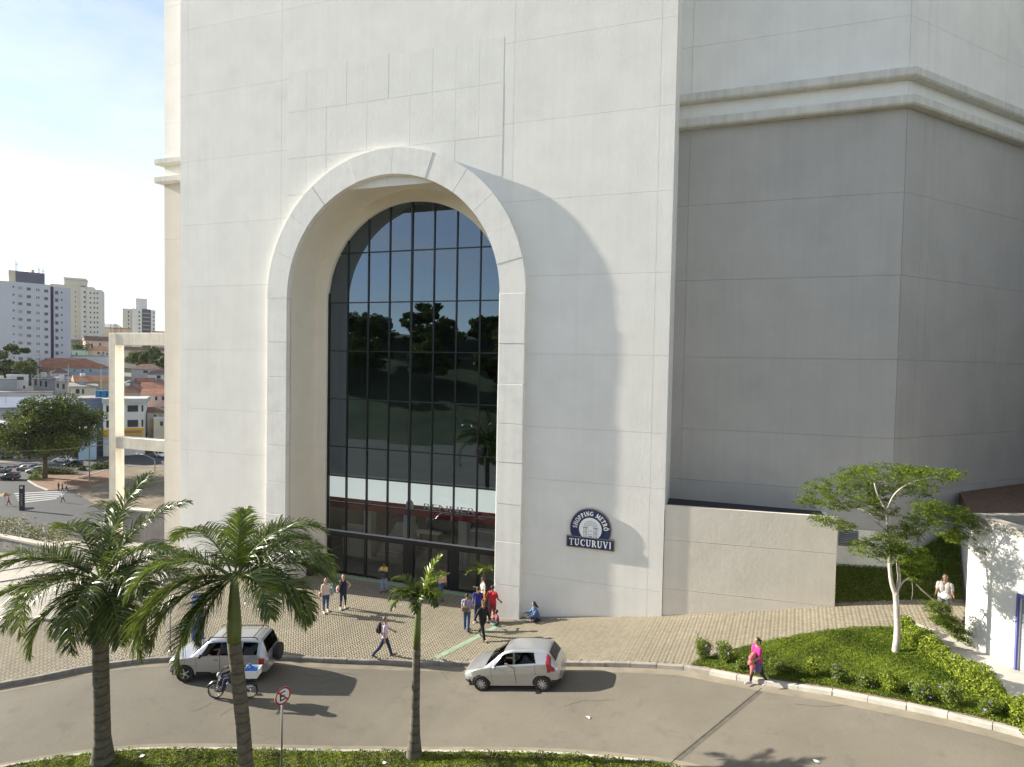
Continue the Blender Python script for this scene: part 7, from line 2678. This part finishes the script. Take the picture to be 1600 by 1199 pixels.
house('house with grey verandah roof above the blue tanks', 110, 150, 604, 176, 'cream', 'grey', 'mono', 1.0, 6, wins=((118, 124, 608, 615), (128, 131, 608, 616)))
house('grey two-storey house with brown hip roof right of the post', 205, 250, 577, 235, 'dirty', 'brown', 'hip', 2.0, 9, R(-8), wins=((224, 231, 579, 583), (238, 243, 579, 583)))
house('small white house with brown roof at the mall edge', 231, 262, 585, 215, 'white', 'brown', 'hip', 1.5, 8, wins=((245, 251, 587, 592),))
house('house with red roof and pale gable in the middle right', 218, 244, 598, 200, 'beige', 'red', 'gx', 1.5, 8, R(12))
house('mint-walled house with grey gable at the mall edge', 236, 262, 599, 197, 'mint', 'grey', 'gd', 1.6, 8, wins=((244, 248, 600, 604),))
house('low beige house with wide grey gable beside the post', 186, 222, 603, 190, 'beige', 'grey', 'gd', 1.7, 9, R(6))
house('house with broad brown hip roof beside the post', 186, 224, 614, 180, 'beige', 'brown', 'hip', 2.4, 9)
house('row house with dark red roof above the pink house', 221, 262, 608, 186, 'cream', 'red', 'gx', 2.0, 8, R(-5))
house('pink stucco house with arched window and red roof at the mall edge', 222, 262, 617, 172, 'pink', 'red', 'gx', 1.6, 8, R(-5), wins=((231, 235, 619, 625), (242, 246, 620, 626), (253, 257, 620, 626)))
house('small brown-roofed house low at the mall edge', 230, 262, 645, 166, 'beige', 'brown', 'gx', 1.3, 7, wins=((240, 244, 648, 654),))
house('white house with yellow wall low at the mall edge', 240, 262, 655, 163, 'cream', 'white_slab' if False else PAINT['white'], 'flat', 0.3, 7, wins=((250, 255, 659, 666),))

# long street-front buildings
b = house('long grey retaining building with an orange patch, far left', -12, 84, 614, 176, 'dirty', 'grey', 'flat', 0.25, 8)
b.box('patch', (50 - 36) * 176 / FPX, (66 - 36) * 176 / FPX, -0.05, 0.02, b.zpx(623.5, 50), b.zpx(619, 50), PAINT['brick'])
house('wide shed with blue-grey sheet roof behind the street tree', -12, 124, 636, 164, 'grey', 'blue', 'mono', 2.2, 11)
house('white awning-roofed shop front behind the street tree, far left', -12, 34, 662, 156, 'white', PAINT['white'], 'mono', 1.0, 6)
b = house('slate blue blank-walled building beside the concrete post', 121, 162, 624, 160, 'blue', 'grey', 'flat', 0.3, 12)
b = Block('commercial_building', 'cream two-storey commercial building with yellow awning behind the post', 'building', 161, 226, 158, R(-5))
px2u = lambda x, b=b: (x - 193.5) * 158 / FPX * b.cs
b.box('wall', px2u(161), px2u(226), 0, 10, b.z0 - 2, b.zpx(630, 193), PAINT['white'])
b.box('roof_slab', px2u(160), px2u(230), -1.0, 10.5, b.zpx(629.8, 193), b.zpx(623, 193), PAINT['dirty'])
for y0, y1 in ((634, 644), (657, 668)):
    for xa, xb in ((166, 171), (199, 216), (221.5, 224.5)):
        b.window(px2u(xa), px2u(xb), b.zpx(y1, 193), b.zpx(y0, 193))
b.box('awning', px2u(162), px2u(225), -1.2, 0.0, b.zpx(680, 193), b.zpx(670, 193), rgbm('awning_yellow', (0.62, 0.36, 0.03)))
b.box('awning_band', px2u(192), px2u(222), -1.3, -1.21, b.zpx(677, 193), b.zpx(673, 193), PAINT['brick'])
b = house('light blue shop house with dark window below the slate blue wall', 122, 150, 672, 150, 'sky', PAINT['white'], 'flat', 0.5, 8, wins=((128, 140, 677, 684),))
# tanks
for k, xx in enumerate((145.5, 155.5, 166)):
    p_ = at_w(xx, 624, 159)
    mb = MB()
    zb = float(at_w(xx, 623.5, 159)[2]); zt = float(at_w(xx, 612.5, 159)[2])
    mb.lathe([(0.70, 0), (0.78, 0.3), (0.82, (zt - zb) - 0.25), (0.84, (zt - zb) - 0.2), (0.84, (zt - zb) - 0.1), (0.3, zt - zb)], 16, (0, 0, 0))
    o = mb.build('water_tank', rgbm('tank_blue', (0.02, 0.16, 0.36), 0.4), smooth='auto')
    o.location = (p_[0] , p_[1] + 1.5, zb + 0.35)
    tag(o, ('leftmost', 'middle', 'rightmost')[k] + ' of three blue water tanks on the slate blue building', 'water tank', 'blue water tanks on the roof')
# shop front in the shade under the tree
b = Block('shop', 'dark shop front with yellow lettered pillar under the street tree', 'shop', -12, 42, 150, R(3))
px2u = lambda x, b=b: (x - 15) * 150 / FPX * b.cs
b.box('wall', px2u(-12), px2u(42), 0, 8, b.z0 - 1, b.zpx(690, 15), PAINT['grey'])
b.box('sign_pillar', px2u(25), px2u(30.5), -0.4, -0.02, b.zpx(731, 15), b.zpx(709, 15), rgbm('pillar_yellow', (0.55, 0.42, 0.03)))
b.box('white_pillar', px2u(20), px2u(24.8), -0.3, -0.02, b.zpx(731, 15), b.zpx(714, 15), PAINT['white'])
b.box('white_pillar', px2u(32.5), px2u(35), -0.3, -0.02, b.zpx(731, 15), b.zpx(709, 15), PAINT['white'])
b.box('opening', px2u(0), px2u(19), -0.05, 0.02, b.zpx(731, 15), b.zpx(713, 15), DARKIN)
for k in range(4):
    b.box('lettering', px2u(26), px2u(29.5), -0.44, -0.41, b.zpx(714.5 + k * 4, 15), b.zpx(712 + k * 4, 15), DARKIN)

# ---- valley street
ZV = -14.0
def vpoly(name, px, dz, m, struct_=True, z=None):
    pts = [at_z(x, y, ZV)[:2] for x, y in px]
    mb = MB()
    n = len(pts)
    mb.add([(p[0], p[1], ZV + dz) for p in pts], [tuple(range(n))])
    o = mb.build(name, m)
    # face upward
    if o.data.polygons[0].normal.z < 0:
        o.data.flip_normals()
    return struct(o) if struct_ else o
vpoly('street', [(-80, 840), (330, 840), (330, 705), (230, 700), (120, 716), (-80, 728)], 0.02, ASPHD)
island = vpoly('traffic_island', [(58, 760), (75, 766), (120, 764), (172, 752), (172, 733), (130, 740), (60, 742), (44, 752)], 0.14, rgbm('island_earth', (0.17, 0.09, 0.045), var=0.3, vs=0.5))
dry = vpoly('dry_verge', [(120, 772), (150, 790), (300, 800), (300, 727), (240, 728), (205, 729), (150, 740), (110, 752)], 0.10, rgbm('dry_grass', (0.15, 0.115, 0.072), var=0.4, vs=0.4, bump=0.5, bscale=3))
def vkerb(name, px, h=0.22, w=0.25, m=None):
    pts = [at_z(x, y, ZV)[:2] for x, y in px]
    mb = MB()
    for a, c in zip(pts[:-1], pts[1:]):
        d = (c - a) / np.linalg.norm(c - a)
        n = np.array([-d[1], d[0]]) * w / 2
        mb.prism([tuple(a - n), tuple(c - n), tuple(c + n), tuple(a + n)], ZV, ZV + h)
    return struct(mb.build(name, m or CONC))
vkerb('verge_kerb', [(112, 751), (150, 740), (172, 734), (205, 729), (258, 732)])
vkerb('verge_kerb', [(190, 766), (225, 760), (262, 752)], m=rgbm('verge_edge', (0.18, 0.14, 0.10)))
vkerb('island_kerb', [(44, 752), (58, 760.5), (75, 767), (105, 766), (122, 764)])
for k in range(5):
    vpoly('crossing_stripe', [(22 + k * 2, 771 + k * 3.6), (104 - k * 4, 767.2 + k * 2.9), (105 - k * 4, 768.4 + k * 2.9), (22.5 + k * 2, 772.5 + k * 3.6)], 0.032, mat('road_paint', (0.36, 0.36, 0.35), 0.8, var=0.2, vscale=1))
# hedges and bushes along the island
def bush(label, px, py, r, h, n, seed, m_=LEAFD, length=0.0, name='bush', cat='bush'):
    rng = np.random.default_rng(seed)
    p_ = at_z(px, py, ZV)
    t = thing(name, label, cat, p_)
    d = rng.normal(0, 1, (n, 3))
    d /= np.linalg.norm(d, axis=1)[:, None]
    c_ = d * (rng.random(n) ** 0.35)[:, None] * np.array([r, r, h])
    rt2 = np.array([RT[0], RT[1], 0.12])
    c_ += rt2 * (rng.random(n)[:, None] - 0.5) * length
    c_[:, 2] = np.abs(c_[:, 2]) * (1 + 0.2 * np.sin(c_[:, 0] * 2.0))
    v, f = leaf_quads(c_, rng.uniform(0.16, 0.32, n), up=0.35, aspect=0.7, rng=rng)
    mesh_np('foliage', v, f, m_, t, rnd=rng.random(n), world=False)
    mb = MB()
    mb.tube([(0, 0, -0.1), (0, 0, h * 0.7)], 0.06, 5)
    mb.build('stem', BARKD, t, world=False)
bush('clipped dark hedge on the traffic island below the street tree', 86, 741, 1.2, 1.7, 2600, 81, length=8.5, name='hedge', cat='hedge')
bush('pale bush at the left end of the traffic island', 56, 750, 1.5, 1.9, 900, 82, LEAFS)
bush('small round bush left of the concrete post, second from the post', 128, 735, 0.9, 1.2, 500, 83)
bush('round bush nearer the concrete post', 151, 733, 1.3, 1.7, 800, 84)
bush('round bush right against the concrete post', 166, 732, 1.2, 1.9, 800, 85)
bush('dark spreading shrub behind the lower beam of the frame', 232, 706, 4.2, 5.8, 3000, 86)
bush('dark bushes on the slate roof edge above the street', 104, 652, 3.2, 5.2, 1500, 87)
# trees
def vtree(label, px, py, h, rx, rz, n, seed, leaf=0.45, w=None, m_=None, tr=0.3, name='street_tree', clumps=34):
    p_ = at_z(px, py, ZV) if w is None else None
    if w is not None:
        p_ = at_w(px, py, w)
        p_[2] = terr(p_[0], p_[1]) if False else p_[2]
    return broad_tree(name, label, p_, h, rx, rz, n, seed, m_, leaf, tr, clumps=clumps)
vtree('big leafy street tree on the traffic island at the left', 70, 748, 17.5, 9.8, 7.4, 34000, 91, 0.45, tr=0.42, clumps=80)
vtree('dark tree at the far left edge below the lilac tower', 12, 612, 15, 7.0, 7.0, 13000, 92, 0.5, w=195)
vtree('bushy tree framed by the concrete post and top beam, left', 214, 578, 9, 5.5, 4.5, 5200, 93, 0.5, w=262)
vtree('bushy tree framed by the concrete post and top beam, right', 231, 576, 9.5, 5.0, 4.5, 5200, 94, 0.5, w=256)
vtree('dark tree against the mall edge under the top beam', 253, 584, 10, 5.0, 5.0, 5200, 95, 0.5, w=250)
vtree('small tree among the mint and peach houses', 128, 552, 5, 4.5, 2.4, 1500, 96, 0.5, w=286)
vtree('small dark tree by the long shed, left of the lane', 47, 600, 8, 3.2, 3.6, 1500, 97, 0.4, w=190)

vtree('dark low tree in front of the shops at the far left', -6, 724, 9, 5.5, 4.6, 4500, 98, 0.42, tr=0.25)
vtree('dark street tree between the slate blue wall and the post', 118, 714, 9.5, 4.6, 4.4, 4500, 99, 0.42, tr=0.25)
vtree('low dark tree behind the lower beam beside the mall', 246, 700, 9.5, 5.0, 4.6, 3600, 100, 0.42, tr=0.25)

# cars in the valley street: copies of the hatchback in other colours, without their fine parts
def far_car(label, px, py, heading, paint, spec=HATCH, z=ZV):
    p_ = at_z(px, py, z)
    t = thing('parked_car' if False else 'street_car', label, 'car', (p_[0], p_[1], z + 0.03), heading, 'cars in the valley street')
    for ch in hatch.children:
        nm = ch.name.split('.')[0]
        if nm in ('seat', 'dashboard', 'steering_wheel', 'door_handle', 'number_plate', 'fog_light', 'grille'):
            continue
        c_ = ch.copy()
        if ch.data.materials and ch.data.materials[0] in (SILVER, CHROME):
            c_.data = ch.data.copy()
            c_.data.materials[0] = paint
        COL.objects.link(c_)
        c_.parent = t
        for g in ch.children:
            g2 = g.copy()
            COL.objects.link(g2)
            g2.parent = c_
    return t
CARB = mat('car_black', (0.015, 0.02, 0.02), 0.25, coat=0.8)
CARG = mat('car_grey', (0.30, 0.31, 0.32), 0.3, metal=0.5, coat=0.8)
CARW = mat('car_white', (0.70, 0.71, 0.72), 0.3, coat=0.8)
far_car('dark green-black car driving at the far left edge of the street', 14, 750, PL + 0.15, CARB)
far_car('grey car ahead of the shop under the street tree', 40, 736, PL - 0.1, CARG)
far_car('white car half hidden by the island hedge', 57, 739, PL + 0.5, CARW)
far_car('black car with glinting bonnet behind the hedge', 115, 729, PL + 0.4, CARB)
far_car('second grey car at the left edge beyond the dark one', 2, 738, PL, CARG)
far_car('white car seen between the lower beam and the mall edge', 250, 714, TOCAM(at_z(250, 714, ZV)) + 0.4, CARW)
far_car('white car glinting in the shade behind the street tree', 97, 722, PL + 0.3, CARW)

# people in the valley
for k, (px, py, lab, tc_, pc_) in enumerate([(91.5, 768, 'leftmost of three walkers on the island, in black', (0.02, 0.02, 0.025), (0.02, 0.02, 0.02)), (97.5, 768.5, 'middle of three walkers on the island, in brown', (0.10, 0.06, 0.04), (0.02, 0.02, 0.03)),
                                             (104, 768, 'rightmost of three walkers on the island, in dark trousers and pale top', (0.40, 0.42, 0.45), (0.04, 0.02, 0.03)), (13.5, 790, 'vendor in pink beside the umbrella on the valley pavement', (0.45, 0.05, 0.20), (0.20, 0.03, 0.10)),
                                             (98, 785, 'walker in pale blue shirt on the crossing', (0.50, 0.60, 0.70), (0.05, 0.06, 0.1))]):
    q = at_z(px, py, ZV + 0.1)
    person(lab, q, PL + 0.3 * k, 1.72, ((0.25, 0.1), (-0.3, 0.2)), ((0.1, 0.1, 0.2), (-0.1, 0.1, 0.2)), ('far%d' % k, tc_), 'short', ('fartr%d' % k, pc_), 'long', (0.03, 0.03, 0.03), ('short', (0.02, 0.015, 0.012)), 'tan', simple=True, vox=0.03)
q = at_z(8, 792, ZV)
um = thing('market_umbrella', 'red and green vendor umbrella at the left edge of the valley', 'umbrella', q)
mb = MB(); mb.tube([(0, 0, 0), (0, 0, 2.3)], 0.03, 6); mb.build('pole', STEEL, um, world=False)
for k in range(8):
    a0, a1 = k * math.pi / 4, (k + 1) * math.pi / 4
    mb = MB()
    mb.add([(0, 0, 2.5), (1.1 * math.cos(a0), 1.1 * math.sin(a0), 2.0), (1.1 * math.cos(a1), 1.1 * math.sin(a1), 2.0)], [(0, 1, 2)])
    mb.build('canopy_panel', mat('umb_red', (0.45, 0.05, 0.05), 0.8) if k % 2 else mat('umb_green', (0.12, 0.35, 0.15), 0.8), um, world=False)
q = at_z(34.5, 798, ZV)
tm = thing('street_totem', 'tall black information totem in the valley left of the palms', 'totem', q, RA + 0.2)
mb = MB(); mb.bbox((-0.38, -0.14, 0), (0.38, 0.14, 4.35), 0.03); mb.build('body', mat('totem_black', (0.015, 0.016, 0.02), 0.4), tm, world=False)
mb = MB()
for k in range(20):
    pass
an = np.linspace(0, 2 * math.pi, 20)[:-1]
mb.add([(0.22 * math.cos(a), -0.15, 3.95 + 0.22 * math.sin(a)) for a in an], [tuple(range(19))[::-1]])
mb.build('round_mark', mat('totem_grey', (0.45, 0.47, 0.5), 0.6), tm, world=False)
mb = MB()
for k in range(7):
    mb.box((-0.12, -0.155, 0.9 + 0.3 * k), (0.12, -0.143, 1.1 + 0.3 * k))
mb.build('vertical_marks', mat('totem_grey2', (0.16, 0.17, 0.19), 0.6), tm, world=False)

# ---- concrete portal frame left of the mall
pc = at_w(182, 600, 60)
fx, fy_ = pc[0], pc[1]
fr = thing('concrete_frame', 'unfinished concrete post and beam frame left of the mall', 'frame', (fx, fy_, -14.0))
ztop, zl_ = float(at_w(182, 521, 60)[2]), float(at_w(182, 682, 60)[2])
mb = MB(); mb.bbox((fx - 0.45, fy_ - 0.5, -14.2), (fx + 0.45, fy_ + 0.5, ztop), 0.04); mb.build('post', CONCW, fr)
mb = MB(); mb.bbox((fx + 0.452, fy_ - 0.42, ztop - 1.2), (fx + 22, fy_ + 0.42, ztop + 0.02), 0.04); mb.build('top_beam', CONCW, fr)
mb = MB(); mb.bbox((fx + 0.452, fy_ - 0.42, zl_ - 1.15), (fx + 22, fy_ + 0.42, zl_), 0.04); mb.build('lower_beam', CONCW, fr)
mb = MB(); mb.bbox((fx + 21.4, fy_ - 0.5, -14.2), (fx + 22.3, fy_ + 0.5, ztop - 0.02), 0.04)
RUST = mat('rusty_rebar', (0.05, 0.035, 0.03), 0.9)
for k, (dx, dy) in enumerate(((-0.36, -0.3), (-0.28, 0.3), (0.16, -0.35), (0.34, 0.25), (0.30, -0.3))):
    mb = MB(); mb.tube([(fx + dx, fy_ + dy, ztop - 0.3), (fx + dx, fy_ + dy, ztop + 1.3 + 0.1 * (k % 2))], 0.022, 5)
    mb.build('rebar', RUST, fr)
# poles, wires and the street lamp
def pole(label, px, py, ht, w=None, r=0.13, m_=None, arm=True):
    p_ = at_z(px, py, ZV) if w is None else at_w(px, py, w)
    t = thing('utility_pole', label, 'pole', p_)
    mb = MB(); mb.tube([(0, 0, -0.5), (0, 0, ht)], [r, r * 0.7], 7); mb.build('shaft', m_ or CONC, t, world=False)
    if arm:
        mb = MB(); mb.obox((0, 0, ht - 0.5), (RT[0] * 0.9, RT[1] * 0.9, 0), (-RT[1] * 0.06, RT[0] * 0.06, 0), (0, 0, 0.06)); mb.build('cross_arm', BARKD, t, world=False)
    return p_
pole('utility pole on the lane in front of the lilac tower', 59.5, 602, 10.2, w=190, r=0.16)
pole('utility pole by the white shop at the end of the lane', 107, 613, 8.2, w=180, r=0.15)
pole('slim utility pole beside the concrete post above the blue tanks', 158, 612, 7.2, w=170, r=0.12)
pole('greenish pole rising from the verge above the left palm', 140, 764, 8.4, r=0.14, m_=rgbm('pole_green', (0.16, 0.17, 0.09)), arm=False)
p_ = at_z(242, 737, ZV)
lamp = thing('street_lamp', 'curved street lamp seen under the lower beam', 'street lamp', p_)
e = at_w(215, 709, float((p_ - CAMP) @ FW)) - p_
k_ = at_w(240, 717, float((p_ - CAMP) @ FW)) - p_
mb = MB(); mb.tube([(0, 0, 0), (0, 0, k_[2] * 0.85), k_, e * 0.5 + k_ * 0.5 + np.array([0, 0, 0.2]), e], [0.10, 0.09, 0.08, 0.07, 0.06], 6); mb.build('mast', STEEL, lamp, smooth=True, world=False)
mb = MB(); mb.ellipsoid(e, (0.5, 0.3, 0.14), 10, 6); mb.build('lantern', GREYP, lamp, smooth=True, world=False)
for k, (ya, yb, xa, xb, lab) in enumerate([(705, 693, -10, 176, 'thick sagging cable across the street tree'), (686, 684, 120, 176, 'upper thin cable left of the concrete post'), (697, 690, 120, 176, 'lower thin cable left of the concrete post'), (612, 606, 60, 172, 'cable along the lane houses')]):
    w_ = 105 if k < 3 else 178
    a, c_ = at_w(xa, ya, w_), at_w(xb, yb, w_)
    mb = MB()
    mb.tube([a + (c_ - a) * s_ - np.array([0, 0, 1.0]) * 0.5 * math.sin(math.pi * s_) for s_ in np.linspace(0, 1, 12)], 0.045 if k == 0 else 0.025, 5)
    tag(mb.build('overhead_cable', mat('cable', (0.12, 0.10, 0.08), 0.8)), lab, 'cable')

# ================================================================== FORECOURT FURNITURE
# no-parking sign on the median
sp = on_ground(440, 1207)
ns = thing('no_parking_sign', 'round red and white no-parking sign on a grey post on the median', 'traffic sign', sp, TOCAM(sp) + 0.55)
mb = MB(); mb.tube([(0, 0, -0.1), (0, 0, 2.62)], 0.03, 10); mb.build('post', STEEL, ns, smooth=True, world=False)
zc = 2.42
def sdisc(r0, r1, x, m_, name, n=32):
    mb = MB()
    an = np.linspace(0, 2 * math.pi, n + 1)[:-1]
    if r0 == 0:
        mb.add([(x, r1 * math.cos(a), zc + r1 * math.sin(a)) for a in an] + [(x - 0.006, r1 * math.cos(a), zc + r1 * math.sin(a)) for a in an], [tuple(range(n)), tuple(range(2 * n - 1, n - 1, -1))] + [(i, n + i, n + (i + 1) % n, (i + 1) % n) for i in range(n)])
    else:
        mb.add([(x, r * math.cos(a), zc + r * math.sin(a)) for r in (r0, r1) for a in an], [(i, (i + 1) % n, n + (i + 1) % n, n + i) for i in range(n)])
    return mb.build(name, m_, ns, world=False)
SRED = mat('sign_red', (0.42, 0.015, 0.03), 0.5)
sdisc(0, 0.27, 0.045, WHITEP, 'plate')
sdisc(0.215, 0.27, 0.050, SRED, 'red_ring')
mb = MB()
for (y0, y1, z0, z1) in ((-0.10, -0.055, -0.14, 0.14), (-0.0551, 0.08, 0.10, 0.14), (-0.0551, 0.08, -0.14, -0.10), (-0.0551, 0.06, -0.02, 0.02)):
    mb.box((0.0455, y0, zc + z0), (0.0505, y1, zc + z1))
mb.build('letter', mat('sign_black', (0.01, 0.01, 0.012), 0.5), ns, world=False)
mb = MB()
mb.obox((0.0535, 0, zc), (0.001, 0, 0), (0, 0.0155, 0.0155), (0, -0.155, 0.155))
mb.build('red_bar', SRED, ns, world=False)
# blue totem by the kerb
q = on_ground(309, 1001)
bt = thing('blue_totem', 'slim blue totem on the pavement behind the second palm', 'totem', q, RA + 0.25)
mb = MB(); mb.bbox((-0.24, -0.12, 0), (0.24, 0.12, 2.1), 0.04); mb.build('body', mat('totem_blue', (0.09, 0.13, 0.34), 0.4, var=0.06, vscale=1), bt, world=False)
mb = MB(); mb.bbox((-0.28, -0.16, -0.02), (0.28, 0.16, 0.08), 0.02); mb.build('plinth', GREYP, bt, world=False)
mb = MB(); mb.box((-0.2, -0.128, 1.35), (0.2, -0.122, 2.0)); mb.build('panel', mat('totem_panel', (0.30, 0.38, 0.62), 0.4), bt, world=False)
# slim grey post beside the off-roader
q = on_ground(266, 1018)
gp = thing('slim_post', 'slim grey post at the kerb in front of the off-roader', 'post', q)
mb = MB(); mb.tube([(0, 0, 0), (0, 0, 2.4)], 0.03, 8); mb.build('shaft', STEEL, gp, smooth=True, world=False)
mb = MB(); mb.lathe([(0.07, 0), (0.07, 0.02), (0.035, 0.05)], 10); mb.build('foot', STEEL, gp, world=False)
# hairline cracks in the road
for k, pl in enumerate([[(470, 1052), (500, 1058), (525, 1052), (560, 1055)], [(300, 1112), (318, 1106), (330, 1099)], [(345, 1118), (360, 1108), (378, 1102)], [(500, 1068), (530, 1061), (558, 1059)], [(690, 1050), (700, 1062), (712, 1070)], [(610, 1080), (640, 1072)], [(880, 1105), (910, 1096), (960, 1094)], [(1240, 1100), (1285, 1104), (1330, 1101)]]):
    q = smooth_poly([on_ground(x, y, -0.17)[:2] for x, y in pl], 0.1)
    q = q + np.random.default_rng(k).normal(0, 0.012, q.shape)
    strip('road_crack', q, -0.011, 0.011, -0.1662, mat('crack', (0.075, 0.065, 0.052), 1))
# litter on the grass and road
for k, (px, py, lab) in enumerate([(222, 1182, 'white paper scrap on the grass right of the left palm'), (601, 1193, 'white paper scrap on the grass left of the young palm'), (919, 1122, 'white paper scrap on the road below the hatchback'), (1276, 1191, 'tiny white scrap on the road near the lower right')]):
    q = on_ground(px, py, 0.09 if k < 2 else -0.16)
    rng = np.random.default_rng(k)
    mb = MB()
    v_ = [(x * 0.06 + rng.normal(0, 0.015), y * 0.045 + rng.normal(0, 0.015), rng.uniform(0.0, 0.05)) for x in (-1, 0, 1) for y in (-1, 0, 1)]
    mb.add(v_, [(0, 3, 4, 1), (1, 4, 5, 2), (3, 6, 7, 4), (4, 7, 8, 5)])
    o = mb.build('paper_scrap', WHITEP)
    o.location = q
    tag(o, lab, 'litter')

# ================================================================== AIR
hz_m = bpy.data.materials.new('haze_air')
hz_m.use_nodes = True
hz_m.node_tree.nodes.clear()
_o = hz_m.node_tree.nodes.new('ShaderNodeOutputMaterial')
_v = hz_m.node_tree.nodes.new('ShaderNodeVolumePrincipled')
_v.inputs['Color'].default_value = (0.80, 0.88, 1.0, 1)
_v.inputs['Density'].default_value = 0.00005
_v.inputs['Anisotropy'].default_value = 0.2
hz_m.node_tree.links.new(_v.outputs[0], _o.inputs['Volume'])
mb = MB()
mb.box((-9500, -9500, -30), (9500, 9500, 520))
hz = mb.build('haze', hz_m)
tag(hz, 'thin pale air between the town and the far hills', 'haze', kind='stuff')
SC.cycles.volume_bounces = 0
